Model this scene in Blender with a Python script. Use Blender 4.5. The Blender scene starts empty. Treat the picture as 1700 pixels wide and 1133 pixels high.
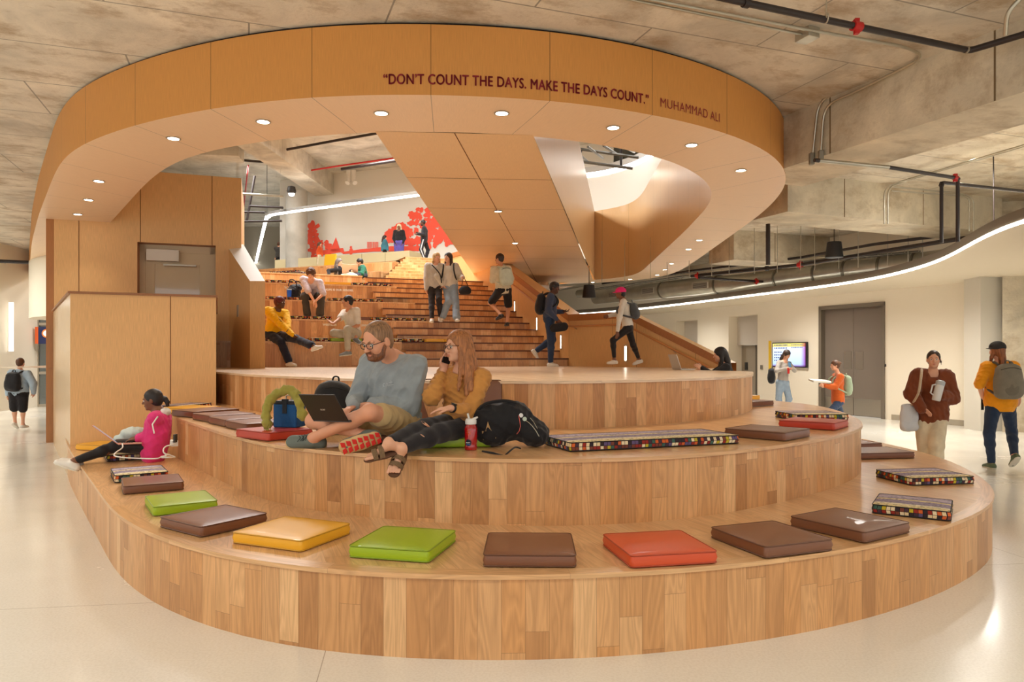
import bpy, bmesh, math, random
import numpy as np
from mathutils import Vector, Matrix, Euler, noise
from mathutils.geometry import tessellate_polygon
PI = math.pi
random.seed(7)
scene = bpy.context.scene
COL = scene.collection
EYE, F, CX, HY = 1.585, 1200.0, 850.0, 590.0
def U(x, y, h):                     # point of the horizontal plane z = h seen at a pixel
    pm = (HY - y) / (h - EYE); Y = F / pm
    return Vector(((x - CX) / pm, Y, h))
def Q(x, y, Y):                     # point at depth Y seen at a pixel
    return Vector(((x - CX) * Y / F, Y, EYE + (HY - y) * Y / F))
def px(p): return (CX + F * p[0] / p[1], HY - F * (p[2] - EYE) / p[1])
A0 = math.radians(20)
CA, SA = math.cos(A0), math.sin(A0)
def G(u, v, z=0): return Vector((CA * u - SA * v, SA * u + CA * v, z))   # building grid -> world

# ------------------------------------------------------------------ materials
MATS = {}
def nt_new(name):
    m = bpy.data.materials.new(name); m.use_nodes = True
    nt = m.node_tree; nt.nodes.clear()
    out = nt.nodes.new('ShaderNodeOutputMaterial')
    b = nt.nodes.new('ShaderNodeBsdfPrincipled')
    nt.links.new(b.outputs[0], out.inputs[0])
    return m, nt, b
def N(nt, typ, **kw):
    n = nt.nodes.new('ShaderNode' + typ)
    for k, v in kw.items():
        if k.startswith('i_'):
            key = k[2:]; key = int(key) if key.isdigit() else key.replace('_', ' ')
            if hasattr(v, 'is_output') or str(type(v)).find('NodeSocket') >= 0: nt.links.new(v, n.inputs[key])
            else: n.inputs[key].default_value = v
        else: setattr(n, k, v)
    return n
def mth(nt, op, a, b=None, c=None):
    n = nt.nodes.new('ShaderNodeMath'); n.operation = op
    for i, v in enumerate((a, b, c)):
        if v is None: continue
        if isinstance(v, (int, float)): n.inputs[i].default_value = v
        else: nt.links.new(v, n.inputs[i])
    return n.outputs[0]
def ramp(nt, fac, stops, interp='LINEAR'):
    n = nt.nodes.new('ShaderNodeValToRGB'); n.color_ramp.interpolation = interp
    e = n.color_ramp.elements
    while len(e) > 1: e.remove(e[-1])
    e[0].position = stops[0][0]; e[0].color = (*stops[0][1], 1)
    for p, c in stops[1:]:
        x = e.new(p); x.color = (*c, 1)
    nt.links.new(fac, n.inputs[0]); return n.outputs[0]
def mixc(nt, fac, a, b, mode='MIX'):
    n = nt.nodes.new('ShaderNodeMix'); n.data_type = 'RGBA'; n.blend_type = mode
    for i, v in ((0, fac), (6, a), (7, b)):
        if isinstance(v, (int, float)): n.inputs[i].default_value = v
        elif isinstance(v, tuple): n.inputs[i].default_value = (*v, 1)
        else: nt.links.new(v, n.inputs[i])
    return n.outputs[2]
def S(*c):                           # sRGB 0-255 -> linear
    return tuple((v/255/12.92) if v/255 <= .04045 else ((v/255+.055)/1.055)**2.4 for v in c)
def plain(name, col, rough=.6, metal=0., spec=.5, emit=None, estr=0., trans=0., coat=0., bump=0., bscale=200., var=0., vscale=8., alpha=1., sheen=0.):
    if name in MATS: return MATS[name]
    m, nt, b = nt_new(name)
    b.inputs['Base Color'].default_value = (*col, 1)
    b.inputs['Roughness'].default_value = rough; b.inputs['Metallic'].default_value = metal
    b.inputs['Specular IOR Level'].default_value = spec
    b.inputs['Coat Weight'].default_value = coat; b.inputs['Transmission Weight'].default_value = trans
    b.inputs['Sheen Weight'].default_value = sheen; b.inputs['Alpha'].default_value = alpha
    if emit: b.inputs['Emission Color'].default_value = (*emit, 1); b.inputs['Emission Strength'].default_value = estr
    if var or bump:
        tc = N(nt, 'TexCoord')
    if var:
        n = N(nt, 'TexNoise', i_Scale=vscale, i_Detail=6.0, i_Roughness=.6); nt.links.new(tc.outputs['Object'], n.inputs['Vector'])
        lo = tuple(c * (1 - var) for c in col); hi = tuple(min(1, c * (1 + var)) for c in col)
        nt.links.new(ramp(nt, n.outputs[0], [(.3, lo), (.7, hi)]), b.inputs['Base Color'])
    if bump:
        n = N(nt, 'TexNoise', i_Scale=bscale, i_Detail=3.0); nt.links.new(tc.outputs['Object'], n.inputs['Vector'])
        bp = N(nt, 'Bump', i_Strength=bump, i_Distance=.01); nt.links.new(n.outputs[0], bp.inputs['Height'])
        nt.links.new(bp.outputs[0], b.inputs['Normal'])
    MATS[name] = m; return m
def planks(name, w=.125, L=.95, tones=None, rough=.38, seam=.6, horizontal=False, coat=.1, gscale=1.0):
    """oak staves in metres of the UV map: u across the staves, v along them"""
    if name in MATS: return MATS[name]
    tones = tones or [S(176,124,76), S(202,150,98), S(212,162,110), S(192,138,86), S(224,180,130), S(206,150,94), S(198,146,94)]
    m, nt, b = nt_new(name)
    uv = N(nt, 'UVMap'); sp = N(nt, 'SeparateXYZ'); nt.links.new(uv.outputs[0], sp.inputs[0])
    u, v = sp.outputs[0], sp.outputs[1]
    if horizontal: u, v = v, u
    cu = mth(nt, 'DIVIDE', u, w); ci = mth(nt, 'FLOOR', cu)
    wn = N(nt, 'TexWhiteNoise', noise_dimensions='1D'); nt.links.new(ci, wn.inputs['W'])
    rv = mth(nt, 'ADD', mth(nt, 'DIVIDE', v, L), mth(nt, 'MULTIPLY', wn.outputs[0], 7.3)); ri = mth(nt, 'FLOOR', rv)
    cb = N(nt, 'CombineXYZ'); nt.links.new(ci, cb.inputs[0]); nt.links.new(ri, cb.inputs[1])
    w2 = N(nt, 'TexWhiteNoise', noise_dimensions='2D'); nt.links.new(cb.outputs[0], w2.inputs['Vector'])
    base = ramp(nt, w2.outputs[0], [(i / (len(tones) - 1), t) for i, t in enumerate(tones)])
    # grain: wavy long fibres, shifted per stave
    off = mth(nt, 'MULTIPLY', w2.outputs[0], 37.0)
    gu = mth(nt, 'ADD', mth(nt, 'MULTIPLY', u, 9.0 * gscale), off); gv = mth(nt, 'ADD', mth(nt, 'MULTIPLY', v, .9 * gscale), off)
    gc = N(nt, 'CombineXYZ'); nt.links.new(gu, gc.inputs[0]); nt.links.new(gv, gc.inputs[1]); nt.links.new(off, gc.inputs[2])
    n1 = N(nt, 'TexNoise', i_Scale=1.0, i_Detail=2.0, i_Roughness=.5, i_Distortion=.6); nt.links.new(gc.outputs[0], n1.inputs['Vector'])
    rings = mth(nt, 'FRACT', mth(nt, 'MULTIPLY', n1.outputs[0], 9.0))
    rings = mth(nt, 'ABSOLUTE', mth(nt, 'SUBTRACT', rings, .5))
    gc2 = N(nt, 'CombineXYZ'); nt.links.new(mth(nt, 'MULTIPLY', u, 260 * gscale), gc2.inputs[0]); nt.links.new(mth(nt, 'MULTIPLY', v, 7 * gscale), gc2.inputs[1]); nt.links.new(off, gc2.inputs[2])
    n2 = N(nt, 'TexNoise', i_Scale=1.0, i_Detail=2.0); nt.links.new(gc2.outputs[0], n2.inputs['Vector'])
    g = mth(nt, 'ADD', mth(nt, 'MULTIPLY', rings, .42), mth(nt, 'MULTIPLY', n2.outputs[0], .34))
    g = mth(nt, 'ADD', g, .725)
    gcol = N(nt, 'CombineColor')
    nt.links.new(g, gcol.inputs[0]); nt.links.new(mth(nt, 'POWER', g, 1.12), gcol.inputs[1]); nt.links.new(mth(nt, 'POWER', g, 1.3), gcol.inputs[2])
    c = mixc(nt, 1.0, base, gcol.outputs[0], 'MULTIPLY')
    fu = mth(nt, 'FRACT', cu); e = mth(nt, 'MINIMUM', fu, mth(nt, 'SUBTRACT', 1.0, fu)); s1 = mth(nt, 'LESS_THAN', mth(nt, 'MULTIPLY', e, w), .0011)
    fv = mth(nt, 'FRACT', rv); e2 = mth(nt, 'MINIMUM', fv, mth(nt, 'SUBTRACT', 1.0, fv)); s2 = mth(nt, 'LESS_THAN', mth(nt, 'MULTIPLY', e2, L), .0011)
    s = mth(nt, 'MULTIPLY', mth(nt, 'MAXIMUM', s1, s2), seam)
    c = mixc(nt, s, c, tuple(t * .35 for t in tones[0]))
    nt.links.new(c, b.inputs['Base Color'])
    b.inputs['Roughness'].default_value = rough; b.inputs['Coat Weight'].default_value = coat; b.inputs['Coat Roughness'].default_value = .2
    bp = N(nt, 'Bump', i_Strength=.15, i_Distance=.002); nt.links.new(g, bp.inputs['Height']); nt.links.new(bp.outputs[0], b.inputs['Normal'])
    MATS[name] = m; return m
def laminate(name, col, pw=None, off=0., rough=.42, grain=.10, spec=.5, metal=0.):
    """fine vertical grain panel; dark joints every pw metres of u (UV metres)"""
    if name in MATS: return MATS[name]
    m, nt, b = nt_new(name)
    uv = N(nt, 'UVMap'); sp = N(nt, 'SeparateXYZ'); nt.links.new(uv.outputs[0], sp.inputs[0])
    u, v = sp.outputs[0], sp.outputs[1]
    cb = N(nt, 'CombineXYZ'); nt.links.new(mth(nt, 'MULTIPLY', u, 160.0), cb.inputs[0]); nt.links.new(mth(nt, 'MULTIPLY', v, 6.0), cb.inputs[1])
    n = N(nt, 'TexNoise', i_Scale=1.0, i_Detail=3.0); nt.links.new(cb.outputs[0], n.inputs['Vector'])
    c = ramp(nt, n.outputs[0], [(.3, tuple(x * (1 - grain) for x in col)), (.7, tuple(min(1, x * (1 + grain)) for x in col))])
    if pw:
        cu = mth(nt, 'DIVIDE', mth(nt, 'ADD', u, off), pw); fu = mth(nt, 'FRACT', cu)
        e = mth(nt, 'MULTIPLY', mth(nt, 'MINIMUM', fu, mth(nt, 'SUBTRACT', 1.0, fu)), pw)
        c = mixc(nt, mth(nt, 'MULTIPLY', mth(nt, 'LESS_THAN', e, .004), .75), c, tuple(x * .25 for x in col))
    nt.links.new(c, b.inputs['Base Color'])
    b.inputs['Roughness'].default_value = rough; b.inputs['Specular IOR Level'].default_value = spec; b.inputs['Metallic'].default_value = metal
    MATS[name] = m; return m

# ------------------------------------------------------------------ mesh building
class MB:
    def __init__(s): s.v = []; s.f = []; s.uv = []; s.mi = []; s.cur = 0
    def quad(s, a, b, c, d, uv=None):
        i = len(s.v); s.v += [tuple(a), tuple(b), tuple(c), tuple(d)]; s.f.append((i, i+1, i+2, i+3)); s.mi.append(s.cur)
        if uv is None:
            a, b, c, d = map(Vector, (a, b, c, d))
            e1 = (b - a); e2 = (d - a); l1 = e1.length; 
            x = e1.normalized() if l1 > 1e-9 else Vector((1, 0, 0)); n = e1.cross(e2); y = n.cross(x).normalized() if n.length > 1e-12 else Vector((0, 0, 1))
            uv = [((p - a).dot(x), (p - a).dot(y)) for p in (a, b, c, d)]
        s.uv += list(uv); return s
    def poly(s, pts, uv=None):
        i = len(s.v); s.v += [tuple(p) for p in pts]; s.f.append(tuple(range(i, i + len(pts)))); s.mi.append(s.cur)
        s.uv += list(uv) if uv else [(p[0], p[1]) for p in pts]
        return s
    def box(s, x0, y0, z0, x1, y1, z1, M=None):
        P = [Vector(p) for p in ((x0,y0,z0),(x1,y0,z0),(x1,y1,z0),(x0,y1,z0),(x0,y0,z1),(x1,y0,z1),(x1,y1,z1),(x0,y1,z1))]
        R = [M @ p for p in P] if M else P
        for idx, ax in (((0,1,5,4),(0,2)), ((1,2,6,5),(1,2)), ((2,3,7,6),(0,2)), ((3,0,4,7),(1,2)), ((4,5,6,7),(0,1)), ((3,2,1,0),(0,1))):
            s.quad(*[R[i] for i in idx], uv=[(P[i][ax[0]], P[i][ax[1]]) for i in idx])
        return s
    def prism(s, pts, z0, z1, sides=True, top=True, bottom=False, closed=True):   # pts: ccw xy outline
        n = len(pts); acc = 0.
        if sides:
            for i in range(n if closed else n - 1):
                a, b = pts[i], pts[(i + 1) % n]; l = math.hypot(b[0]-a[0], b[1]-a[1])
                s.quad((a[0],a[1],z0),(b[0],b[1],z0),(b[0],b[1],z1),(a[0],a[1],z1), uv=[(acc,z0),(acc+l,z0),(acc+l,z1),(acc,z1)])
                acc += l
        for flag, z, rev in ((top, z1, False), (bottom, z0, True)):
            if flag:
                for tri in tessellate_polygon([[Vector((p[0], p[1], 0)) for p in pts]]):
                    q = [(pts[i][0], pts[i][1], z) for i in tri]
                    a, b, c = map(Vector, q)
                    if ((b - a).cross(c - a).z < 0) != rev: q.reverse()
                    s.poly(q)
        return s
    def tube(s, path, r, seg=8, cap=True, taper=None):
        P = [Vector(p) for p in path]; rings = []; prev = None
        for i, p in enumerate(P):
            t = ((P[min(i+1, len(P)-1)] - P[max(i-1, 0)])).normalized()
            if prev is None:
                up = Vector((0, 0, 1)) if abs(t.z) < .9 else Vector((1, 0, 0)); x = t.cross(up).normalized()
            else:
                x = (prev - t * prev.dot(t)).normalized()
            prev = x; y = t.cross(x); rr = r if taper is None else r * taper[i]
            rings.append([p + (x * math.cos(2*PI*k/seg) + y * math.sin(2*PI*k/seg)) * rr for k in range(seg)])
        base = len(s.v)
        for R_ in rings: s.v += [tuple(q) for q in R_]
        acc = 0
        for i in range(len(P) - 1):
            l = (P[i+1] - P[i]).length
            for k in range(seg):
                k2 = (k + 1) % seg
                s.f.append((base+i*seg+k, base+i*seg+k2, base+(i+1)*seg+k2, base+(i+1)*seg+k)); s.mi.append(s.cur)
                s.uv += [(k/seg*2*PI*r, acc), ((k+1)/seg*2*PI*r, acc), ((k+1)/seg*2*PI*r, acc+l), (k/seg*2*PI*r, acc+l)]
            acc += l
        if cap:
            for ri, rev in ((0, True), (len(P)-1, False)):
                f = [base+ri*seg+k for k in range(seg)]; 
                if rev: f.reverse()
                s.f.append(tuple(f)); s.mi.append(s.cur); s.uv += [(0, 0)] * seg
        return s
    def lathe(s, prof, M=None, seg=24):        # prof: (r, z)
        base = len(s.v)
        for r, z in prof:
            for k in range(seg):
                p = Vector((r*math.cos(2*PI*k/seg), r*math.sin(2*PI*k/seg), z)); s.v.append(tuple(M @ p if M else p))
        for i in range(len(prof)-1):
            for k in range(seg):
                k2 = (k+1) % seg
                s.f.append((base+i*seg+k, base+i*seg+k2, base+(i+1)*seg+k2, base+(i+1)*seg+k)); s.mi.append(s.cur); s.uv += [(k/seg, prof[i][1]), ((k+1)/seg, prof[i][1]), ((k+1)/seg, prof[i+1][1]), (k/seg, prof[i+1][1])]
        return s
    def build(s, name, mat, parent=None, smooth=False, bevel=0., merge=True, seg=2, autosm=None):
        me = bpy.data.meshes.new(name); me.from_pydata(s.v, [], s.f)
        uvl = me.uv_layers.new(name='UVMap'); uvl.data.foreach_set('uv', [c for t in s.uv for c in t])
        mats = mat if isinstance(mat, (list, tuple)) else [mat]
        for m_ in mats: me.materials.append(m_)
        if len(mats) > 1: me.polygons.foreach_set('material_index', s.mi)
        if merge:
            bm = bmesh.new(); bm.from_mesh(me); bmesh.ops.remove_doubles(bm, verts=bm.verts, dist=1e-4); bm.to_mesh(me); bm.free()
        o = bpy.data.objects.new(name, me); COL.objects.link(o)
        if parent is not None: o.parent = parent; o.matrix_parent_inverse = parent.matrix_basis.inverted()
        if bevel:
            md = o.modifiers.new('bevel', 'BEVEL'); md.width = bevel; md.segments = seg; md.limit_method = 'ANGLE'; md.angle_limit = math.radians(40)
        if smooth or bevel:
            me.polygons.foreach_set('use_smooth', [True] * len(me.polygons))
            if hasattr(me, 'set_sharp_from_angle') : me.set_sharp_from_angle(angle=math.radians(autosm or (45 if not bevel else 60)))
        return o
def tag(o, label=None, cat=None, group=None, kind=None):
    if label: o['label'] = label
    if cat: o['category'] = cat
    if group: o['group'] = group
    if kind: o['kind'] = kind
    return o
def thing(name, label, cat, loc=(0, 0, 0), rz=0., group=None):
    o = bpy.data.objects.new(name, None); o.location = loc; o.rotation_euler = (0, 0, rz); COL.objects.link(o)
    o.empty_display_size = .1
    return tag(o, label, cat, group)
def local_build(mb, name, mat, parent, **kw):     # mesh in the parent's local frame
    o = mb.build(name, mat, None, **kw); o.parent = parent; return o
def struct(o): o['kind'] = 'structure'; return o
def catmull(pts, n=8):
    P = [Vector(p) for p in pts]; out = []
    for i in range(len(P) - 1):
        p0 = P[max(i-1, 0)]; p1 = P[i]; p2 = P[i+1]; p3 = P[min(i+2, len(P)-1)]
        for k in range(n):
            t = k / n
            out.append(.5*((2*p1)+(-p0+p2)*t+(2*p0-5*p1+4*p2-p3)*t*t+(-p0+3*p1-3*p2+p3)*t**3))
    out.append(P[-1]); return out
def resample(pts, step=None, n=None):
    P = [Vector(p) for p in pts]; d = [0]
    for i in range(1, len(P)): d.append(d[-1] + (P[i]-P[i-1]).length)
    T = d[-1]; n = n or max(2, int(round(T/step)) + 1); out = []; j = 0
    for k in range(n):
        s_ = T * k / (n-1)
        while j < len(P)-2 and d[j+1] < s_: j += 1
        t = (s_-d[j])/max(d[j+1]-d[j], 1e-9); out.append(P[j].lerp(P[j+1], min(max(t,0),1)))
    return out
def smooth_path(pts, it=4):
    P = [Vector(p) for p in pts]
    for _ in range(it):
        P = [P[0]] + [(P[i-1] + P[i]*2 + P[i+1]) / 4 for i in range(1, len(P)-1)] + [P[-1]]
    return P
def offset_path(pts, d):             # to the left of the direction of travel
    out = []
    for i, p in enumerate(pts):
        t = (pts[min(i+1, len(pts)-1)] - pts[max(i-1, 0)]); t.z = 0; t.normalize()
        out.append(Vector((p.x - t.y*d, p.y + t.x*d, p.z)))
    return out
def ring_curve(pix, h, step=.12, it=10):
    P = resample([U(x, y, h) for x, y in pix], step=.3)
    P = smooth_path(P, it); return resample(P, step=step)
# ================================================================== camera
cam = bpy.data.cameras.new('camera'); co = bpy.data.objects.new('camera', cam); COL.objects.link(co)
co.location = (0, 0, EYE); co.rotation_euler = (PI/2, 0, 0)
cam.sensor_width = 36; cam.lens = 36 * F / 1700; cam.shift_y = (HY - 566.5) / 1700; cam.clip_end = 200; cam.clip_start = .05
scene.camera = co

# ================================================================== materials of the place
OAK = planks('oak_staves')
OAKTOP = planks('oak_tread', w=.13, L=1.3, tones=[S(206,158,108), S(216,170,120), S(222,180,132), S(211,163,110)], rough=.30, seam=.45, coat=.25)
OAKSTAGE = planks('oak_stage', w=.13, L=1.6, tones=[S(222,194,160), S(230,204,172), S(233,208,178), S(226,198,166)], rough=.33, seam=.3, coat=.3)
PANEL = laminate('panel_laminate', S(224,178,120), rough=.45)
PANELJ = laminate('panel_laminate_jointed', S(218,172,114), pw=1.22, rough=.45)
FASCIA = laminate('fascia_laminate', S(212,148,74), pw=1.15, off=.59, rough=.5, grain=.07)
SOFFIT = laminate('soffit_laminate', S(238,208,174), pw=1.15, off=.59, rough=.38, grain=.05)
UPST = laminate('upstand_laminate', S(224,186,136), pw=1.22, rough=.28, grain=.05)
WHITE = plain('white_paint', S(232,222,202), rough=.75)
WHITE2 = plain('cool_white_paint', S(226,222,212), rough=.8)
BEIGE = plain('beige_panel', S(206,192,150), rough=.6)
GREY = plain('grey_base', S(150,142,128), rough=.6)
DOORM = plain('taupe_door', S(118,106,94), rough=.5, bump=.05)
STEEL = plain('brushed_steel', S(180,172,158), rough=.35, metal=.85)
GALV = plain('galvanised_steel', S(190,186,172), rough=.33, metal=.8, var=.12, vscale=3)
BLACKP = plain('black_iron', S(44,34,32), rough=.45, spec=.5)
REDP = plain('red_paint', S(190,30,28), rough=.45)
DARKM = plain('dark_metal', S(52,48,44), rough=.5, metal=.3)
LED = plain('led_diffuser', (1, 1, 1), emit=(1.0, .95, .86), estr=9.0)
LAMP = plain('lamp_lens', (1, 1, 1), emit=(1.0, .88, .70), estr=22.0)
def concrete_mat(name, col, pu=2.44, pv=1.22, stain=.55, rot=A0, joint=.5):
    m, nt, b = nt_new(name)
    tc = N(nt, 'TexCoord'); mp = N(nt, 'Mapping'); mp.inputs['Rotation'].default_value = (0, 0, -rot); nt.links.new(tc.outputs['Object'], mp.inputs[0])
    n1 = N(nt, 'TexNoise', i_Scale=.9, i_Detail=9.0, i_Roughness=.62, i_Distortion=.5); nt.links.new(mp.outputs[0], n1.inputs['Vector'])
    mp2 = N(nt, 'Mapping'); mp2.inputs['Scale'].default_value = (.8, 1.3, 1.2); nt.links.new(mp.outputs[0], mp2.inputs[0])
    n2 = N(nt, 'TexNoise', i_Scale=1.6, i_Detail=8.0, i_Roughness=.7); nt.links.new(mp2.outputs[0], n2.inputs['Vector'])
    n3 = N(nt, 'TexNoise', i_Scale=26.0, i_Detail=4.0); nt.links.new(mp.outputs[0], n3.inputs['Vector'])
    c = ramp(nt, n1.outputs[0], [(.28, tuple(x*.60 for x in col)), (.5, tuple(x*.95 for x in col)), (.70, tuple(min(1, x*1.2) for x in col))])
    st = ramp(nt, n2.outputs[0], [(.49, (0,0,0)), (.64, (1,1,1))])
    c = mixc(nt, mth(nt, 'MULTIPLY', st, stain), c, tuple(x*k for x, k in zip(col, (.56, .46, .35))))
    c = mixc(nt, mth(nt, 'MULTIPLY', ramp(nt, n3.outputs[0], [(.6, (0,0,0)), (.75, (1,1,1))]), .25), c, tuple(x*.6 for x in col))
    if joint:
        sp = N(nt, 'SeparateXYZ'); nt.links.new(mp.outputs[0], sp.inputs[0])
        row = mth(nt, 'DIVIDE', sp.outputs[1], pv); fr = mth(nt, 'FRACT', row); e1 = mth(nt, 'MULTIPLY', mth(nt, 'MINIMUM', fr, mth(nt, 'SUBTRACT', 1.0, fr)), pv)
        colm = mth(nt, 'ADD', mth(nt, 'DIVIDE', sp.outputs[0], pu), mth(nt, 'MULTIPLY', mth(nt, 'FLOOR', row), .5)); fc = mth(nt, 'FRACT', colm)
        e2 = mth(nt, 'MULTIPLY', mth(nt, 'MINIMUM', fc, mth(nt, 'SUBTRACT', 1.0, fc)), pu)
        j = mth(nt, 'LESS_THAN', mth(nt, 'MINIMUM', e1, e2), .009)
        c = mixc(nt, mth(nt, 'MULTIPLY', j, joint), c, tuple(x*.35 for x in col))
    nt.links.new(c, b.inputs['Base Color']); b.inputs['Roughness'].default_value = .8
    bp = N(nt, 'Bump', i_Strength=.25, i_Distance=.02); nt.links.new(n3.outputs[0], bp.inputs['Height']); nt.links.new(bp.outputs[0], b.inputs['Normal'])
    return m
CONC = concrete_mat('board_concrete', S(220,212,196), stain=.85, joint=.8)
CONC2 = concrete_mat('beam_concrete', S(212,202,180), joint=0, stain=.6)
CONC3 = concrete_mat('upper_concrete', S(206,200,186), stain=.25, joint=.35)
def floor_mat():
    m, nt, b = nt_new('polished_floor')
    tc = N(nt, 'TexCoord')
    n1 = N(nt, 'TexNoise', i_Scale=.5, i_Detail=6.0, i_Roughness=.6); nt.links.new(tc.outputs['Object'], n1.inputs['Vector'])
    n2 = N(nt, 'TexNoise', i_Scale=70.0, i_Detail=3.0); nt.links.new(tc.outputs['Object'], n2.inputs['Vector'])
    c = ramp(nt, n1.outputs[0], [(.3, S(232,228,216)), (.7, S(240,237,228))])
    c = mixc(nt, mth(nt, 'MULTIPLY', ramp(nt, n2.outputs[0], [(.42, (0,0,0)), (.62, (1,1,1))]), .12), c, S(160,146,120))
    mp = N(nt, 'Mapping'); mp.inputs['Rotation'].default_value = (0, 0, math.radians(-8)); mp.inputs['Location'].default_value = (.45, .3, 0); nt.links.new(tc.outputs['Object'], mp.inputs[0])
    sp = N(nt, 'SeparateXYZ'); nt.links.new(mp.outputs[0], sp.inputs[0])
    es = []
    for k in (0, 1):
        f = mth(nt, 'FRACT', mth(nt, 'DIVIDE', sp.outputs[k], 5.2)); es.append(mth(nt, 'MULTIPLY', mth(nt, 'MINIMUM', f, mth(nt, 'SUBTRACT', 1.0, f)), 5.2))
    j = mth(nt, 'LESS_THAN', mth(nt, 'MINIMUM', es[0], es[1]), .0025)
    c = mixc(nt, mth(nt, 'MULTIPLY', j, .6), c, S(120,108,90))
    nt.links.new(c, b.inputs['Base Color'])
    r = ramp(nt, n1.outputs[0], [(.3, (.18,)*3), (.7, (.30,)*3)]); nt.links.new(r, b.inputs['Roughness'])
    b.inputs['Specular IOR Level'].default_value = .5; b.inputs['Coat Weight'].default_value = .35; b.inputs['Coat Roughness'].default_value = .12
    return m
FLOORM = floor_mat()

# ================================================================== floor
mb = MB(); mb.poly([(-45, -8, 0), (35, -8, 0), (35, 70, 0), (-45, 70, 0)]); struct(mb.build('floor', FLOORM))

# ================================================================== tiers
T1 = [(114,741),(134,770),(165,811),(184,840),(200,862),(256,891),(369,924),(454,940),(599,952),(800,957),(997,954),(1174,942),(1327,924),(1422,911),(1530,886),(1622,854),(1660,831),(1657,812),(1619,785),(1560,757),(1466,735)]
T2 = [(287,691),(380,720),(429,735),(508,747),(655,756),(802,762),(920,763),(1050,761),(1200,751),(1295,738),(1378,726),(1428,713),(1440,705),(1422,694),(1397,683),(1350,671),(1295,666)]
T3 = [(357,616.5),(420,622),(582,628.5),(699,631.5),(920,632.5),(1000,631.5),(1132,628.5),(1212,625.5),(1249,622),(1249,616)]
def tier_curve(pix, h, first, last, it):
    P = [U(x, y, h) for x, y in pix]
    P = [Vector((*f, h)) for f in first] + P + [Vector((*f, h)) for f in last]
    P = smooth_path(resample(P, step=.25), it); return resample(P, step=.1)
c1 = tier_curve(T1, .45, [(-7.2, 11.6)], [(4.6, 11.2), (4.3, 13.2)], 10)
c2 = tier_curve(T2, .90, [(-5.35, 10.6)], [(3.75, 11.6), (3.5, 13.0)], 8)
c3 = tier_curve(T3, 1.35, [(-4.9, 11.0)], [(3.12, 10.9), (2.98, 11.6), (3.15, 12.4), (3.9, 13.0)], 3)
def tier(c, z0, z1, label, top_mat, back):
    t = thing('amphitheatre_tier', label, 'seating', (0, 4, 0))
    mb = MB(); acc = 0.
    for i in range(len(c) - 1):
        a, b = c[i], c[i+1]; l = (b - a).length
        mb.quad((a.x,a.y,z0),(b.x,b.y,z0),(b.x,b.y,z1-.028),(a.x,a.y,z1-.028), uv=[(acc,z0),(acc+l,z0),(acc+l,z1),(acc,z1)]); acc += l
    mb.build('riser', OAK, t, smooth=True)
    o = offset_path(c, -.014)      # nosing projects a little
    inn = offset_path(c, .075)
    mb = MB(); acc = 0.
    for i in range(len(c) - 1):
        a, b, ai, bi, a0, b0 = o[i], o[i+1], inn[i], inn[i+1], c[i], c[i+1]; l = (b - a).length
        mb.quad((a.x,a.y,z1-.03),(b.x,b.y,z1-.03),(b.x,b.y,z1-.004),(a.x,a.y,z1-.004), uv=[(0,acc),(0,acc+l),(.026,acc+l),(.026,acc)])
        mb.quad((a.x,a.y,z1-.004),(b.x,b.y,z1-.004),(bi.x,bi.y,z1),(ai.x,ai.y,z1), uv=[(.026,acc),(.026,acc+l),(.115,acc+l),(.115,acc)])
        mb.quad((a0.x,a0.y,z1-.03),(b0.x,b0.y,z1-.03),(b.x,b.y,z1-.03),(a.x,a.y,z1-.03)); acc += l
    mb.build('nosing', top_mat, t, smooth=True, autosm=60)
    mb = MB()
    pts = [(p.x, p.y) for p in inn] + back
    for tri in tessellate_polygon([[Vector((p[0], p[1], 0)) for p in pts]]):
        q = [Vector((pts[i][0], pts[i][1], z1)) for i in tri]
        if (q[1]-q[0]).cross(q[2]-q[0]).z < 0: q.reverse()
        mb.poly(q, uv=[(p.x*.94+p.y*.34, p.y*.94-p.x*.34) for p in q])
    mb.build('tread', top_mat, t)
    return t
tier(c1, 0, .45, 'lowest wide curved oak bench tier around the front of the stage', OAKTOP, [(-3, 14)])
tier(c2, .45, .90, 'middle curved oak bench tier on which the couple sits', OAKTOP, [(-3, 14)])
tier(c3, .90, 1.35, 'round oak stage platform, topmost of the three curved tiers', OAKSTAGE, [(2.3,14.3),(6,19),(0,24),(-12,24),(-10,14)])

# ================================================================== stair and seating rows (in the building grid)
def step_v(n): return 15.0 + .46 * (n - 3)
UW = 6.4
st = thing('staircase', 'broad oak staircase of low dark-edged steps climbing from the stage', 'staircase', G(5, 15, 1.35))
TREADDK = plain('dark_tread_edge', S(92,50,30), rough=.5)
for n in range(1, 15):
    z0 = 1.35 + .17*(n-1); z1 = z0 + .17; v0 = step_v(n); v1 = step_v(n+1)
    uL = 3.0
    mb = MB()
    a, b = G(uL, v0, 0), G(UW, v0, 0)
    mb.quad((a.x,a.y,z0),(b.x,b.y,z0),(b.x,b.y,z1-.028),(a.x,a.y,z1-.028), uv=[(uL*1.0+n*.37,z0),(UW+n*.37,z0),(UW+n*.37,z1),(uL+n*.37,z1)])
    mb.cur = 1
    e = .028
    a2, b2 = G(uL, v0-e, 0), G(UW, v0-e, 0)
    mb.quad((a2.x,a2.y,z1-.028),(b2.x,b2.y,z1-.028),(b2.x,b2.y,z1),(a2.x,a2.y,z1))
    mb.quad((a.x,a.y,z1-.028),(b.x,b.y,z1-.028),(b2.x,b2.y,z1-.028),(a2.x,a2.y,z1-.028))
    mb.cur = 2
    c_, d_ = G(UW, v1+.02, 0), G(uL, v1+.02, 0)
    mb.quad((a2.x,a2.y,z1),(b2.x,b2.y,z1),(c_.x,c_.y,z1),(d_.x,d_.y,z1))
    mb.build('step', [OAK, TREADDK, OAKTOP], st)
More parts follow.
